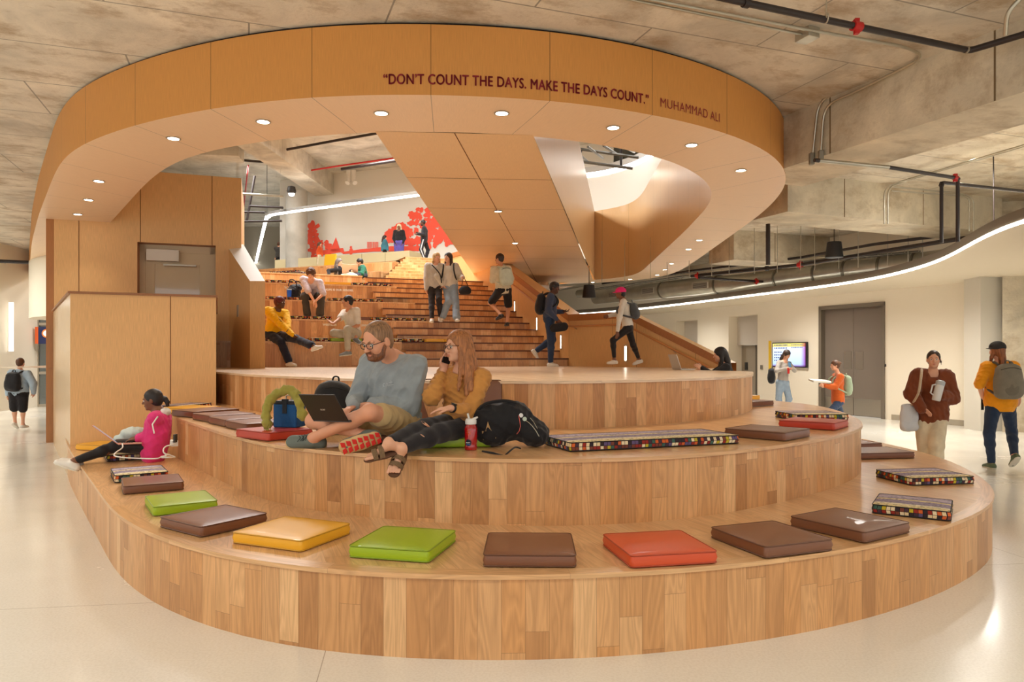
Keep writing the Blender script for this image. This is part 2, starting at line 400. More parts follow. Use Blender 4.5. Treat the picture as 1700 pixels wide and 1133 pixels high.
# landing and second flight
st2 = thing('staircase', 'pale upper oak staircase flight under the mural, above the dark-edged steps', 'staircase', G(3, 22, 3.73))
rowend = {1: 4.64, 2: 4.01, 3: 3.85, 4: 3.64}
mb = MB()
for n in range(15, 24):
    z0 = 1.35 + .17*(n-1); z1 = z0 + .17; v0 = 21.9 + .6*(n-15); v1 = v0 + .62
    mb = MB(); uL_ = 3.8+.21*(n-15); a, b = G(uL_, v0, 0), G(9.5, v0, 0)
    mb.quad((a.x,a.y,z0),(b.x,b.y,z0),(b.x,b.y,z1-.02),(a.x,a.y,z1-.02), uv=[(n*.37,z0),(8+n*.37,z0),(8+n*.37,z1),(n*.37,z1)])
    mb.cur = 1
    mb.quad((a.x,a.y,z1-.02),(b.x,b.y,z1-.02),(b.x,b.y,z1),(a.x,a.y,z1))
    c_, d_ = G(9.5, v1 if n < 23 else 24+20, 0), G(uL_, v1, 0)
    if n == 23: c_, d_ = G(9.5, v1+1.5, 0), G(uL_-.2, v1+1.5, 0)
    mb.cur = 2; mb.quad((a.x,a.y,z1),(b.x,b.y,z1),(c_.x,c_.y,z1),(d_.x,d_.y,z1))
    mb.build('step', [OAK, OAKTOP, OAKTOP], st2)
mb = MB(); a,b,c_,d_ = G(3.3, step_v(15)-.02, 0), G(9.5, step_v(15)-.02, 0), G(9.5, 22, 0), G(3.3, 22, 0)
mb.quad((a.x,a.y,3.73),(b.x,b.y,3.73),(c_.x,c_.y,3.73),(d_.x,d_.y,3.73)); mb.build('landing', OAKTOP, st2)
# seating rows
ROWV = {1: 15.0, 2: 16.35, 3: 17.65, 4: 18.9, 5: 21.3}
def wall_u(v): return -.16 + 0*(v)           # left end, behind the left wall
for k in range(1, 6):
    z1 = 1.35 + .51*k; z0 = z1 - .51; v0 = ROWV[k]; v1 = {1:16.4, 2:17.7, 3:18.95, 4:21.35, 5:23.2}[k]
    uR = {1:4.64, 2:4.01, 3:3.85, 4:3.64, 5:3.1}[k]; uL = -3.2
    nm = ['lowest', 'second', 'third', 'fourth', 'fifth'][k-1]
    t = thing('seating_row', f'{nm} broad oak seating row from the stage, beside the stairs', 'seating', G(uR-2, v0, z0), group=None)
    mb = MB(); a, b = G(uL, v0), G(uR, v0)
    mb.quad((a.x,a.y,z0),(b.x,b.y,z0),(b.x,b.y,z1-.03),(a.x,a.y,z1-.03), uv=[(k*.7,z0),(uR-uL+k*.7,z0),(uR-uL+k*.7,z1),(k*.7,z1)])
    b2 = G(uR, v1)
    mb.quad((b.x,b.y,z0),(b2.x,b2.y,z0),(b2.x,b2.y,z1-.03),(b.x,b.y,z1-.03), uv=[(0,z0),(v1-v0,z0),(v1-v0,z1),(0,z1)])
    mb.build('riser', OAKROW if False else OAK, t)
    mb = MB(); e = .015
    P = [G(uL, v0-e), G(uR+e, v0-e), G(uR+e, v1+.05), G(uL, v1+.05)]
    for i in range(2):
        p, q = P[i], P[i+1]; mb.quad((p.x,p.y,z1-.03),(q.x,q.y,z1-.03),(q.x,q.y,z1),(p.x,p.y,z1))
    mb.quad(*[(p.x,p.y,z1) for p in P]); mb.build('tread', OAKTOP, t)
# upper rows facing the other way, parallel to the parapet
d6 = Vector((.92, -.39, 0)); n6 = Vector((.39, .92, 0))
def upper_row(xR, yR, h, length, depth, label, rh=.51):
    p = U(xR, yR, h); q = p - d6*length
    t = thing('seating_row', label, 'seating', (p.x-1, p.y, h-rh))
    mb = MB()
    a0, b0 = Vector((q.x,q.y,h-rh)), Vector((p.x,p.y,h-rh)); up = Vector((0,0,rh-.03))
    mb.quad(a0, b0, b0+up, a0+up, uv=[(0,0),(length,0),(length,rh),(0,rh)])
    b1 = b0 + n6*depth; mb.quad(b0, b1, b1+up, b0+up, uv=[(0,0),(depth,0),(depth,rh),(0,rh)])
    mb.build('riser', OAK, t)
    mb = MB(); P = [q.copy(), p.copy(), p+n6*depth, q+n6*depth]
    dn = Vector((0,0,.03))
    mb.quad(P[0]-dn, P[1]-dn, P[1], P[0]); mb.quad(P[1]-dn, P[2]-dn, P[2], P[1]); mb.quad(*P)
    mb.build('tread', OAKTOP, t); return p
upper_row(629, 450, 4.41, 9, 2.2, 'sixth oak seating row, where the pair with the magazine sits', rh=.9)
upper_row(656, 434, 4.92, 10, 4.2, 'topmost oak seating row, just below the beige parapet', rh=.6)

# second floor slab at 5.26, behind the parapet
mb = MB(); h2 = 5.26
pA = U(680, 434, 5.2)
S2 = [Vector((-26, 33, h2)), Vector((-11.2, 31.4, h2)), Vector((pA.x, pA.y-.0, h2)), Vector((pA.x+.2, pA.y+1, h2)), Vector((3, 27.5, h2)), Vector((12, 26, h2)), Vector((12, 50, h2)), Vector((-26, 50, h2))]
mb.poly(S2); struct(mb.build('floor', plain('upper_floor', S(205,196,180), rough=.5)))
# parapet
pr = U(680, 416, 6.0); pl = U(456, 432, 6.0)
t = tag(MB().box(0, 0, 0, 1, 1, 1).build('x', BEIGE), None); bpy.data.objects.remove(t)
t = thing('parapet', 'low beige panelled parapet in front of the red mural', 'parapet', (pr.x-2, pr.y, h2))
dd = (pr - pl).normalized(); nn = Vector((-dd.y, dd.x, 0)); Lp = (pr-pl).length
for i in range(6):
    a = pl + dd*(Lp*i/6+.01); b = pl + dd*(Lp*(i+1)/6-.01)
    mb = MB(); P = [a, b, b+nn*1.25, a+nn*1.25]
    mb.prism([(p.x,p.y) for p in P], 5.0, 6.0); mb.build('panel', BEIGE, t)
cush_y = None

# upper walls
wp1 = Vector((-9.3, 34.4, 0)); wd = Vector((.92,-.39,0))
struct(MB().build('x', WHITE)) if False else None
mb = MB(); a = wp1 - wd*2.2; b = wp1 + wd*14.5
mb.quad((a.x,a.y,5),(b.x,b.y,5),(b.x,b.y,10.2),(a.x,a.y,10.2)); struct(mb.build('wall_mural', WHITE2))
mb = MB(); a2 = a + Vector((-.5, 12, 0)); mb.quad((a2.x,a2.y,5),(a.x,a.y,5),(a.x,a.y,10.2),(a2.x,a2.y,10.2)); struct(mb.build('wall_passage', WHITE2))
mb = MB(); mb.quad((-30,48,0),(-5,48,0),(-5,48,10.2),(-30,48,10.2)); mb.quad((-30,48,0),(-30,12,0),(-30,12,10.2),(-30,48,10.2)); struct(mb.build('wall_far', plain('far_wall', S(190,182,164), rough=.8)))
# right-hand upper wall (seen through the right opening) and its closure
rw = [Vector((x, y, 0)) for x, y in ((.5, 33), (2.5, 31.5), (4.5, 29.5), (6.4, 27), (8, 23.5), (9, 19), (9.2, 12), (8, 7.5))]
rw = resample(catmull(rw, 6), n=40)
mb = MB()
for i in range(len(rw)-1):
    a, b = rw[i], rw[i+1]; mb.quad((a.x,a.y,5.2),(b.x,b.y,5.2),(b.x,b.y,8.3),(a.x,a.y,8.3))
struct(mb.build('wall_upper', WHITE2, smooth=True))
mb = MB()
for i in range(len(rw)-1):
    a, b = rw[i], rw[i+1]; mb.quad((a.x*1.12,a.y+1,5.2),(b.x*1.12+.2,b.y+1,5.2),(b.x*1.12+.2,b.y+1,10.2),(a.x*1.12,a.y+1,10.2))
# upper ceiling
mb = MB(); mb.poly([(-32, 2, 10.1), (-32, 50, 10.1), (14, 50, 10.1), (14, 2, 10.1)]); struct(mb.build('ceiling_upper', CONC3))
mb = MB(); mb.quad((14,2,4.7),(14,50,4.7),(14,50,10.1),(14,2,10.1)); mb.quad((-32,2,5),(14,2,5),(14,2,10.1),(-32,2,10.1)); mb.quad((-32,50,5),(14,50,5),(14,50,10.1),(-32,50,10.1)); struct(mb.build('wall_enclosure', WHITE2))

# ================================================================== ring (second floor edge clad in wood)
HB, HC = 4.05, 4.75
OUT = [(47,466),(53,400),(64,357),(79,318),(94,279),(113,249),(162,226),(247,199),(369,175),(517,158),(656,155),(718,156),(820,159),(912,164),(1000,175),(1076,187),(1150,203),(1197,215),(1273,246),(1301,270),(1311,293),(1303,316),(1273,348),(1244,370),(1151,436),(1125,452),(1100,460),(1059,466),(987,470),(929,472)]
INN = [(150,408),(173,381),(244,302),(279,274),(311,259),(371,244),(469,229),(600,219),(762,218),(903,226),(987,237),(1085,257),(1138,275),(1173,298),(1186,318),(1180,338),(1138,383),(1064,452),(1043,460),(987,465)]
def flat_curve(pix, h, it=6, step=.15):
    P = [U(x, y, h) for x, y in pix]
    P = smooth_path(resample(P, step=.3), it); return resample(P, step=step)
co_ = flat_curve(OUT, HB, 9); ci_ = flat_curve(INN, HB, 6)
ring = thing('ceiling_ring', 'great wood-clad oval ceiling ring carrying the quotation, over the stage', 'ceiling feature', (0, 9, HB))
def arc(c):
    d = [0.]
    for i in range(1, len(c)): d.append(d[-1] + (c[i]-c[i-1]).length)
    return d
ao = arc(co_)
mb = MB()
for i in range(len(co_)-1):
    a, b = co_[i], co_[i+1]
    mb.quad((a.x,a.y,HB),(b.x,b.y,HB),(b.x,b.y,HC-.03),(a.x,a.y,HC-.03), uv=[(ao[i],0),(ao[i+1],0),(ao[i+1],.7),(ao[i],.7)])
mb.build('fascia', FASCIA, ring, smooth=True)
mb = MB(); oo = offset_path(co_, .035)
for i in range(len(co_)-1):
    a, b = oo[i], oo[i+1]
    mb.quad((a.x,a.y,HC-.10),(b.x,b.y,HC-.10),(b.x,b.y,HC+.02),(a.x,a.y,HC+.02))
mb.build('shadow_gap', plain('shadow_gap', S(30,24,20), rough=.9), ring)
# match inner curve to outer by direction so joints fan out
def nearest_map(c_from, c_to, pairs):
    """piecewise linear map of arc fractions given screen-matched pairs"""
    af, at = arc(c_from), arc(c_to)
    def s_at(c, a, p): 
        j = min(range(len(c)), key=lambda k: (px(c[k])[0]-p[0])**2 + (px(c[k])[1]-p[1])**2); return a[j]
    ks = [(s_at(c_from, af, p), s_at(c_to, at, q)) for p, q in pairs]; ks.sort()
    return ks, af, at
pairs = [((47,466),(150,408)),((79,318),(205,345)),((113,249),(262,290)),((162,226),(290,268)),((247,199),(371,244)),((369,175),(470,229)),((517,158),(590,219)),((718,157),(721,218)),((912,164),(858,223)),((1076,187),(1000,240)),((1197,215),(1085,257)),((1273,246),(1138,275)),((1311,293),(1186,318)),((1273,348),(1178,338)),((1151,436),(1080,438)),((1059,466),(1043,460)),((929,472),(987,465))]
ks, af, at = nearest_map(co_, ci_, pairs)
def at_arc(c, a, s_):
    for j in range(len(a)-1):
        if a[j+1] >= s_: return c[j].lerp(c[j+1], (s_-a[j])/max(a[j+1]-a[j], 1e-9))
    return c[-1]
mapped = []
for i, s_ in enumerate(af):
    k = 0
    while k < len(ks)-2 and ks[k+1][0] < s_: k += 1
    (s0, t0), (s1, t1) = ks[k], ks[k+1]
    t_ = t0 + (t1-t0)*min(max((s_-s0)/max(s1-s0, 1e-6), 0), 1); mapped.append(at_arc(ci_, at, t_))
mb = MB()
for i in range(len(co_)-1):
    a, b, c_, d_ = co_[i], co_[i+1], mapped[i+1], mapped[i]
    w = (c_-b).length
    mb.quad((d_.x,d_.y,HB),(c_.x,c_.y,HB),(b.x,b.y,HB),(a.x,a.y,HB), uv=[(ao[i],w),(ao[i+1],w),(ao[i+1],0),(ao[i],0)])
mb.build('soffit', SOFFIT, ring)
# inner upstand (guard of the floor above), taller round the right-hand opening
ai = arc(ci_)
mb = MB(); HG = 6.3
for i in range(len(ci_)-1):
    a, b = ci_[i], ci_[i+1]; xa = px(a)[0]
    left = i < len(ci_)*.5 and xa < 640
    top = 4.2 if left else HG
    ha = hb_ = top
    mb.quad((b.x,b.y,HB),(a.x,a.y,HB),(a.x,a.y,ha),(b.x,b.y,hb_), uv=[(ai[i+1],0),(ai[i],0),(ai[i],ha-HB),(ai[i+1],hb_-HB)])
mb.build('upstand', UPST, ring, smooth=True)
# bridge soffit crossing the opening
bl0, br0 = U(622,217.5,HB), U(885,224,HB); br1 = U(987,465,HB); bl1 = Vector((-1.1, 24.5, HB))
br1b = U(987, 470, HB)
t = thing('bridge', 'wood-clad walkway bridge crossing the ring opening diagonally', 'bridge', (0, 14, HB))
mb = MB()
nseg = 8
for i in range(nseg):
    for j in range(2):
        f0, f1 = i/nseg, (i+1)/nseg; g0, g1 = j/2, (j+1)/2
        L0, R0 = bl0.lerp(bl1, f0), br0.lerp(br1b, f0); L1, R1 = bl0.lerp(bl1, f1), br0.lerp(br1b, f1)
        a, b, c_, d_ = L0.lerp(R0, g0), L0.lerp(R0, g1), L1.lerp(R1, g1), L1.lerp(R1, g0)
        dz = Vector((0,0,-.002)); mb.quad(d_+dz, c_+dz, b+dz, a+dz)
bs = mb.build('soffit', laminate('bridge_laminate', S(232,196,150), rough=.4, grain=.05), t, merge=False)
mb = MB()
for i in range(1, nseg):
    f0 = i/nseg; L0, R0 = bl0.lerp(bl1, f0), br0.lerp(br1b, f0); e = Vector((0, .006, 0)); dz = Vector((0,0,-.004))
    mb.quad(L0-e+dz, L0+e+dz, R0+e+dz, R0-e+dz)
M0, M1 = bl0.lerp(br0, .5), bl1.lerp(br1b, .5); e = Vector((.006,0,0)); mb.quad(M0-e+dz, M1-e+dz, M1+e+dz, M0+e+dz)
mb.build('joint', plain('joint_dark', S(120,72,36), rough=.8), t, merge=False)
mb = MB(); n = 10
for i in range(n):
    a, b = br0.lerp(br1, i/n), br0.lerp(br1, (i+1)/n); l = (b-a).length
    mb.quad(a, b, (b.x,b.y,HG), (a.x,a.y,HG), uv=[(i*l,0),((i+1)*l,0),((i+1)*l,2.2),(i*l,2.2)])
    a, b = bl0.lerp(bl1, i/n), bl0.lerp(bl1, (i+1)/n)
    mb.quad(a, b, (b.x,b.y,HG), (a.x,a.y,HG))
mb.build('guard', UPST, t)
# floor slab of the bridge so light does not leak
mb = MB(); z = HB+1.2; mb.quad((bl0.x,bl0.y,z),(br0.x,br0.y,z),(br1.x,br1.y,z),(bl1.x,bl1.y,z)); mb.build('deck', plain('deck', S(180,170,150)), t)
# quotation lettering along the fascia
def text_mesh(s, size, bold=0., font=None):
    cu = bpy.data.curves.new('t', 'FONT'); cu.body = s; cu.size = size; cu.offset = bold; cu.resolution_u = 4; cu.space_character = 1.06
    ob = bpy.data.objects.new('t', cu); COL.objects.link(ob)
    dg = bpy.context.evaluated_depsgraph_get(); me = bpy.data.meshes.new_from_object(ob.evaluated_get(dg)); bpy.data.objects.remove(ob)
    return me
def s_at_x(c, a, x, ymax=300):
    best = min((j for j in range(len(c)) if px(c[j])[1] < ymax), key=lambda k: abs(px(c[k])[0]-x)); return a[best]
SX = [s_at_x(co_, ao, x) for x in (637, 1086, 1092, 1189)]
INK = plain('maroon_lettering', S(138,20,34), rough=.5)
dense = resample(co_, step=.02); ad = arc(dense); doff = offset_path(dense, -.008)
def on_curve(me, s0, s1, z0, name, parent, mat=INK):
    bm = bmesh.new(); bm.from_mesh(me)
    for k in range(6):     # cut long faces so that they follow the bend
        es = [e for e in bm.edges if e.calc_length() > .12]
        if not es: break
        bmesh.ops.subdivide_edges(bm, edges=es, cuts=1)
    xs = [v.co.x for v in bm.verts]; x0, x1 = min(xs), max(xs)
    for v in bm.verts:
        s_ = s0 + (v.co.x-x0)/(x1-x0)*(s1-s0); j = min(len(dense)-2, max(0, int(s_/ad[-1]*(len(dense)-1)))); p = doff[j].lerp(doff[j+1], min(max((s_-ad[j])/(ad[j+1]-ad[j]),0),1))
        v.co = (p.x, p.y, z0 + v.co.y)
    bm.to_mesh(me); bm.free(); me.materials.append(mat)
    o = bpy.data.objects.new(name, me); COL.objects.link(o); o.parent = parent; o.matrix_parent_inverse = parent.matrix_basis.inverted(); return o
zt = HB + .10
tm = text_mesh('\u201cDON\u2019T COUNT THE DAYS. MAKE THE DAYS COUNT.\u201d', .138, .0)
bmt = bmesh.new()
for dx_, dy_ in ((-.0042, 0), (.0042, 0), (0, .0028), (0, -.0028), (0, 0)):
    m2 = tm.copy(); m2.transform(Matrix.Translation((dx_, dy_, 0))); bmt.from_mesh(m2)
bmt.to_mesh(tm); bmt.free()
on_curve(tm, SX[0], SX[1], zt, 'lettering', ring)
tm = text_mesh('MUHAMMAD ALI', .138, -.0008)
on_curve(tm, SX[2], SX[3], zt, 'lettering', ring)

# ================================================================== ground-floor ceiling with the opening of the ring
hole = [(p.x, p.y) for p in resample(offset_path(co_, .09), step=.3)]
hole2 = hole + [(0.5, 25.5), (0.5, 27.5), (-12, 33), (-19, 33), (-19, 28)]
bx = [(-45, -8), (32, -8), (32, 70), (-45, 70)]
polys = [[Vector((p[0], p[1], 0)) for p in bx], [Vector((p[0], p[1], 0)) for p in hole2]]
flat = polys[0] + polys[1]
mb = MB()
for tri in tessellate_polygon(polys):
    q = [Vector((flat[i].x, flat[i].y, HC)) for i in tri]
    if (q[1]-q[0]).cross(q[2]-q[0]).z > 0: q.reverse()
    mb.poly(q)
struct(mb.build('ceiling', CONC))
# concrete beams
def beam(x0, y0, x1, y1, w, z0, z1, label, mat=None):
    a = Vector((x0,y0,0)); b = Vector((x1,y1,0)); d = (b-a).normalized(); n = Vector((-d.y, d.x, 0))
    o_ = thing('concrete_beam', label, 'beam', (a.x, a.y, z0))
    mb = MB(); L = (b-a).length
    P = [a, b, b+n*w, a+n*w]
    if (P[1]-P[0]).cross(P[2]-P[0]).z < 0: P = [P[0], P[3], P[2], P[1]]
    mb.prism([(p.x,p.y) for p in P], z0, z1, top=False, bottom=True)
    mb.build('shaft', mat or CONC2, o_)
    mb = MB()
    k = 1.3
    while k < L:        # formwork joints
        p = a + d*k; q = p + d*.02
        for nn_ in (-.003 if w > 0 else .003,): 
            pp, qq = p+n*nn_, q+n*nn_
            mb.quad((pp.x,pp.y,z0),(qq.x,qq.y,z0),(qq.x,qq.y,z1),(pp.x,pp.y,z1))
        k += 2.0
    if mb.f: mb.build('joint', plain('concrete_joint', S(120,100,72), rough=.9), o_)
    return o_
bA = Vector((3.63, 9.5, 0)); bB = bA + Vector((.398,-.917,0))*12
beam(bB.x, bB.y, bA.x-.3, bA.y+.7, -1.0, 4.06, HC, 'long concrete ceiling beam running toward the camera at right')
beam(4.75, 12.45, 9.9, 14.6, 1.0, 4.06, HC, 'concrete cross beam behind the right side of the ring')
beam(5.6, 18.25, 10.5, 20.2, 1.0, 4.0, HC, 'farther concrete cross beam above the round air duct')
beam(-17, 22, -30, 17, 1.0, 4.0, HC, 'concrete beam over the left corridor')

# ================================================================== left wood volume
tv = 15.1
PL = [(-8.3, 13.1), (-5.3, 14.15)]
lw = thing('wood_wall_block', 'tall honey-coloured panelled wood volume with a recessed door', 'wall block', (-6.8, 13.6, 0))
def wall_seg(mb, a, b, z0a, z1a, z0b=None, z1b=None, u0=0.):
    z0b = z0a if z0b is None else z0b; z1b = z1a if z1b is None else z1b
    l = math.hypot(b[0]-a[0], b[1]-a[1])
    mb.quad((a[0],a[1],z0a),(b[0],b[1],z0b),(b[0],b[1],z1b),(a[0],a[1],z1a), uv=[(u0,z0a),(u0+l,z0b),(u0+l,z1b),(u0,z1a)])
LV = Vector((PL[1][0]-PL[0][0], PL[1][1]-PL[0][1], 0)); LL = LV.length; LD = LV.normalized(); LN = Vector((-LD.y, LD.x, 0))
def lwp(s_, d=0.): p = Vector((*PL[0], 0)) + LD*s_ + LN*d; return (p.x, p.y)
def s_for_x(x):      # distance along the wall seen at column x
    k = (x-CX)/F; p0 = Vector((*PL[0],0)); return (k*p0.y - p0.x)/(LD.x - k*LD.y)
sd0, sd1 = s_for_x(228), s_for_x(358)
ztop = 5.05
zd = Q(0, 402, lwp(sd0)[1]).z
mb = MB()
wall_seg(mb, lwp(0), lwp(sd0), 0, ztop); wall_seg(mb, lwp(sd0), lwp(sd1), zd, ztop, u0=sd0); wall_seg(mb, lwp(sd1), lwp(LL), 0, ztop, u0=sd1)
wall_seg(mb, lwp(LL), lwp(LL, 3), 0, ztop)
mb.build('wall_panels', PANEL, lw)
mb = MB()
for x in (131, 233, 352):
    s_ = s_for_x(x); zz = 3.98 if x == 131 else zd
    z0 = 0 if x == 131 else zd
    a, b = lwp(s_-.006, -.004), lwp(s_+.006, -.004); wall_seg(mb, a, b, z0, ztop)
a, b = lwp(0, -.004), lwp(sd0*.0+s_for_x(185), -.004)
mb.build('joint', MATS['joint_dark'], lw)
# recessed door
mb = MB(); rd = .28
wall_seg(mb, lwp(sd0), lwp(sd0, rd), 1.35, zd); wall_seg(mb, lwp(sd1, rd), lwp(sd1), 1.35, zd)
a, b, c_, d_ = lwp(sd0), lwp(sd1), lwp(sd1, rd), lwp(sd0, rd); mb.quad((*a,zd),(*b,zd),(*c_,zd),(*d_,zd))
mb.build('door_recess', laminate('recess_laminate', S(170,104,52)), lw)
dr = thing('door_1', None, None, (*lwp((sd0+sd1)/2, rd), 1.35)); dr['kind'] = 'structure'
CREAMP = plain('door_paint', S(214,196,160), rough=.5)
def dbox(s0, s1, z0, z1, d0, d1):
    mb = MB(); P = [lwp(s0, d0), lwp(s1, d0), lwp(s1, d1), lwp(s0, d1)]; mb.prism(P, z0, z1, bottom=True); return mb
w_ = sd1-sd0
m1 = dbox(sd0, sd0+.10, 1.35, zd, rd-.02, rd+.03)
for a_ in ((sd1-.12, sd1, 1.35, zd), (sd0, sd1, zd-.14, zd)):
    t_ = dbox(*a_, rd-.02, rd+.03); i0 = len(m1.v); m1.v += t_.v; m1.f += [tuple(i+i0 for i in f) for f in t_.f]; m1.uv += t_.uv; m1.mi += t_.mi
m1.build('door_frame', CREAMP, dr)
leaf = dbox(sd0+.10, sd0+.26, 1.35, zd-.14, rd, rd+.04)
for a_ in ((sd1-.30, sd1-.12, 1.35, zd-.14), (sd0+.26, sd1-.30, zd-.36, zd-.14), (sd0+.26, sd1-.30, 1.35, 1.6)):
    t_ = dbox(*a_, rd, rd+.04); i0 = len(leaf.v); leaf.v += t_.v; leaf.f += [tuple(i+i0 for i in f) for f in t_.f]; leaf.uv += t_.uv; leaf.mi += t_.mi
leaf.build('door_leaf', CREAMP, dr)
dbox(sd0+.25, sd1-.29, 1.6, zd-.35, rd+.015, rd+.025).build('glass', plain('tinted_glass', S(196,168,128), rough=.04, spec=.9, coat=1.), dr)
dbox(sd0+.13, sd0+.70, zd-.32, zd-.10, rd-.16, rd-.02).build('closer_box', plain('closer', S(222,216,204), rough=.4), dr, bevel=.01)
dbox(sd0+.42, sd0+1.0, zd-.40, zd-.37, rd-.10, rd-.06).build('closer_arm', STEEL, dr)
# side of the tall volume (left pillar strip) and corridor side
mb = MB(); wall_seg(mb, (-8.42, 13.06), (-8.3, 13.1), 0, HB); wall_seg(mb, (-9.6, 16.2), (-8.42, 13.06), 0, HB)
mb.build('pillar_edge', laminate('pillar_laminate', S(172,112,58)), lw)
# lower box in front, standing on the tiers
bxq = [U(115, 741, .45), U(358, 494, 2.36)]
A_ = Vector((-5.55, 9.08, 0)); B_ = Vector((-3.98, 9.72, 0)); BD = (B_-A_).normalized(); BN = Vector((-BD.y, BD.x, 0))
lb = thing('wood_box_wall', 'low wood-panelled box wall behind the seated girl in pink', 'wall block', (-4.8, 9.4, 0))
mb = MB(); C_ = B_ + BN*4.2; D_ = Vector((-8.25, 13.0, 0)); zt1 = EYE + (590-488)*A_.y/F; zt2 = EYE + (590-494)*B_.y/F
zt_ = (zt1+zt2)/2
wall_seg(mb, A_, B_, 0, zt_); mb.build('front_panels', PANEL, lb)
mb = MB(); wall_seg(mb, B_, C_, 0, zt_); wall_seg(mb, D_, A_, 0, zt_); mb.build('side_panels', laminate('side_laminate', S(212,180,138), pw=.9, rough=.25), lb)
mb = MB(); s_ = .52
mid = A_.lerp(B_, .672); e = BD*.005; o_ = BN*-.004
mb.quad((mid-e+o_)[:2]+(0,), (mid+e+o_)[:2]+(0,), (mid+e+o_)[:2]+(zt_,), (mid-e+o_)[:2]+(zt_,)); mb.build('joint', MATS['joint_dark'], lb)
mb = MB(); P = [A_-BN*.02-BD*.02, B_-BN*.02+BD*.02, C_+BD*.02, D_-BD*.03]; mb.prism([(p.x,p.y) for p in P], zt_, zt_+.03, bottom=True); mb.build('cap', laminate('cap_laminate', S(150,100,60)), lb)
# slanted guard between door volume and seating
gw = thing('stair_guard', 'short wood guard with a bright slanted white top, left of the seating rows', 'guard wall', (-4.7, 13, 1.35))
f0 = Q(415, 467, 12.75); f1 = Q(440, 467, 12.75); b0 = Q(375, 406, 14.3); b1 = Q(404, 406, 14.3)
mb = MB()
for a, b in ((b0, f0), (f0, f1), (f1, b1)):
    wall_seg(mb, a, b, 1.3, a.z, 1.3, b.z)
wall_seg(mb, f0, f0, 1.3, 1.3)
mb.build('panels', PANEL, gw)
MB().poly([f0, f1, b1, b0]).build('slanted_top', plain('white_cap', S(236,232,224), rough=.5), gw)
sp = Q(396, 516, 13.4)
mb = MB(); 
nrm = Vector((b0.x-f0.x, b0.y-f0.y, 0)).normalized(); side = Vector((-nrm.y, nrm.x, 0))
pc = Vector((f0.x, f0.y, 0)).lerp(Vector((b0.x, b0.y, 0)), .47) ; 
off = side if side.x < 0 else -side
P = [pc - nrm*.05, pc + nrm*.05, pc + nrm*.05 + off*.012, pc - nrm*.05 + off*.012]
mb.prism([(p.x,p.y) for p in P], 2.30, 2.52, bottom=True); tag(mb.build('switch_plate', STEEL), 'small steel switch plate on the slanted-top guard', 'switch')

# ================================================================== right stair guard wall
sg = thing('stair_guard', 'long wood guard wall with handrail down the right side of the stairs', 'guard wall', G(UW, 15, 1.35))
def gtop(v): return 1.35 + 1.1 + max(0, (v - 14.1)) * (.17/.46)
vA, vB = 14.05, 20.6
pts = [G(UW, vA), G(UW, vB)]
mb = MB()
n = 12
for i in range(n):
    va, vb = vA + (vB-vA)*i/n, vA + (vB-vA)*(i+1)/n; a, b = G(UW, va), G(UW, vb)
    mb.quad((b.x,b.y,1.3),(a.x,a.y,1.3),(a.x,a.y,gtop(va)-.14),(b.x,b.y,gtop(vb)-.14), uv=[(vb,1.3),(va,1.3),(va,gtop(va)-.14),(vb,gtop(vb)-.14)])
a, b = G(UW, vB), Vector((-2.0, 23.3, 0))
zE = gtop(vB)
mb.quad((b.x,b.y,3.5),(a.x,a.y,3.5),(a.x,a.y,zE-.14),(b.x,b.y,zE-.14))
mb.build('panels', PANELJ, sg)
# horizontal turn and lower run along the back of the stage
tA = G(UW, vA); tB = Vector((2.26, 14.3, 0)); 
zg = gtop(vA)
q1 = Q(985, 525, 14.6); 
tB = Vector(((1040-CX)/F*14.2, 14.2, 0)); tC = Vector(((1212-CX)/F*12.9, 12.9, 0))
zC = EYE + (590-612)*12.9/F
zB = zg
mb = MB()
wall_seg(mb, tA, tB, 1.3, zg-.14, u0=0); wall_seg(mb, tB, tC, 1.3, zB-.14, 1.3, zC-.14+.1, u0=1)
mb.build('lower_panels', PANELJ, sg)
CAPM = laminate('guard_cap', S(222,184,132), rough=.3)
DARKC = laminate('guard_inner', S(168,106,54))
def cap_run(p, q, zp, zq, w=.30):
    d = (q-p); d.z = 0; d.normalize(); n = Vector((d.y, -d.x, 0))
    if n.dot(Vector((1,0,0)) if abs(d.y) > .5 else Vector((0,1,0))) < 0: n = -n
    mb = MB(); mb.cur = 0
    P = [Vector((p.x,p.y,zp)), Vector((q.x,q.y,zq))]
    mb.quad(P[0], P[1], P[1]+n*w, P[0]+n*w)
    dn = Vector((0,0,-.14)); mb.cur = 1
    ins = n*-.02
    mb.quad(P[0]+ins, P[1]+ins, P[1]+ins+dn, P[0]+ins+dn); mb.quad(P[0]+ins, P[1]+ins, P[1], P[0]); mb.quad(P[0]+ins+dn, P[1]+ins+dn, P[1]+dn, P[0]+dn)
    out_ = n*w; big = Vector((0,0,-3.0)); mb.quad(P[0]+out_, P[1]+out_, P[1]+out_+big, P[0]+out_+big)
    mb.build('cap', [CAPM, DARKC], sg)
cap_run(G(UW, vA), G(UW, vB), zg, gtop(vB)); cap_run(G(UW, vB), Vector((-2.0, 23.3, 0)), gtop(vB), gtop(vB), .25)
cap_run(tA, tB, zg, zg); cap_run(tB, tC, zg, zC+.1)
def inset(p, d_): return p + d_
rail = []
for v in np.linspace(vB, vA, 10): g_ = G(UW-.09, v); rail.append((g_.x, g_.y, gtop(v)-.24))
d2 = (tB-tA).normalized(); n2 = Vector((d2.y, -d2.x, 0)); n2 = n2 if n2.y < 0 else -n2
for f in (.15, .5, 1): p = tA.lerp(tB, f) + n2*.09; rail.append((p.x, p.y, zg-.26))
d3 = (tC-tB).normalized(); n3 = Vector((d3.y, -d3.x, 0)); n3 = n3 if n3.y < 0 else -n3
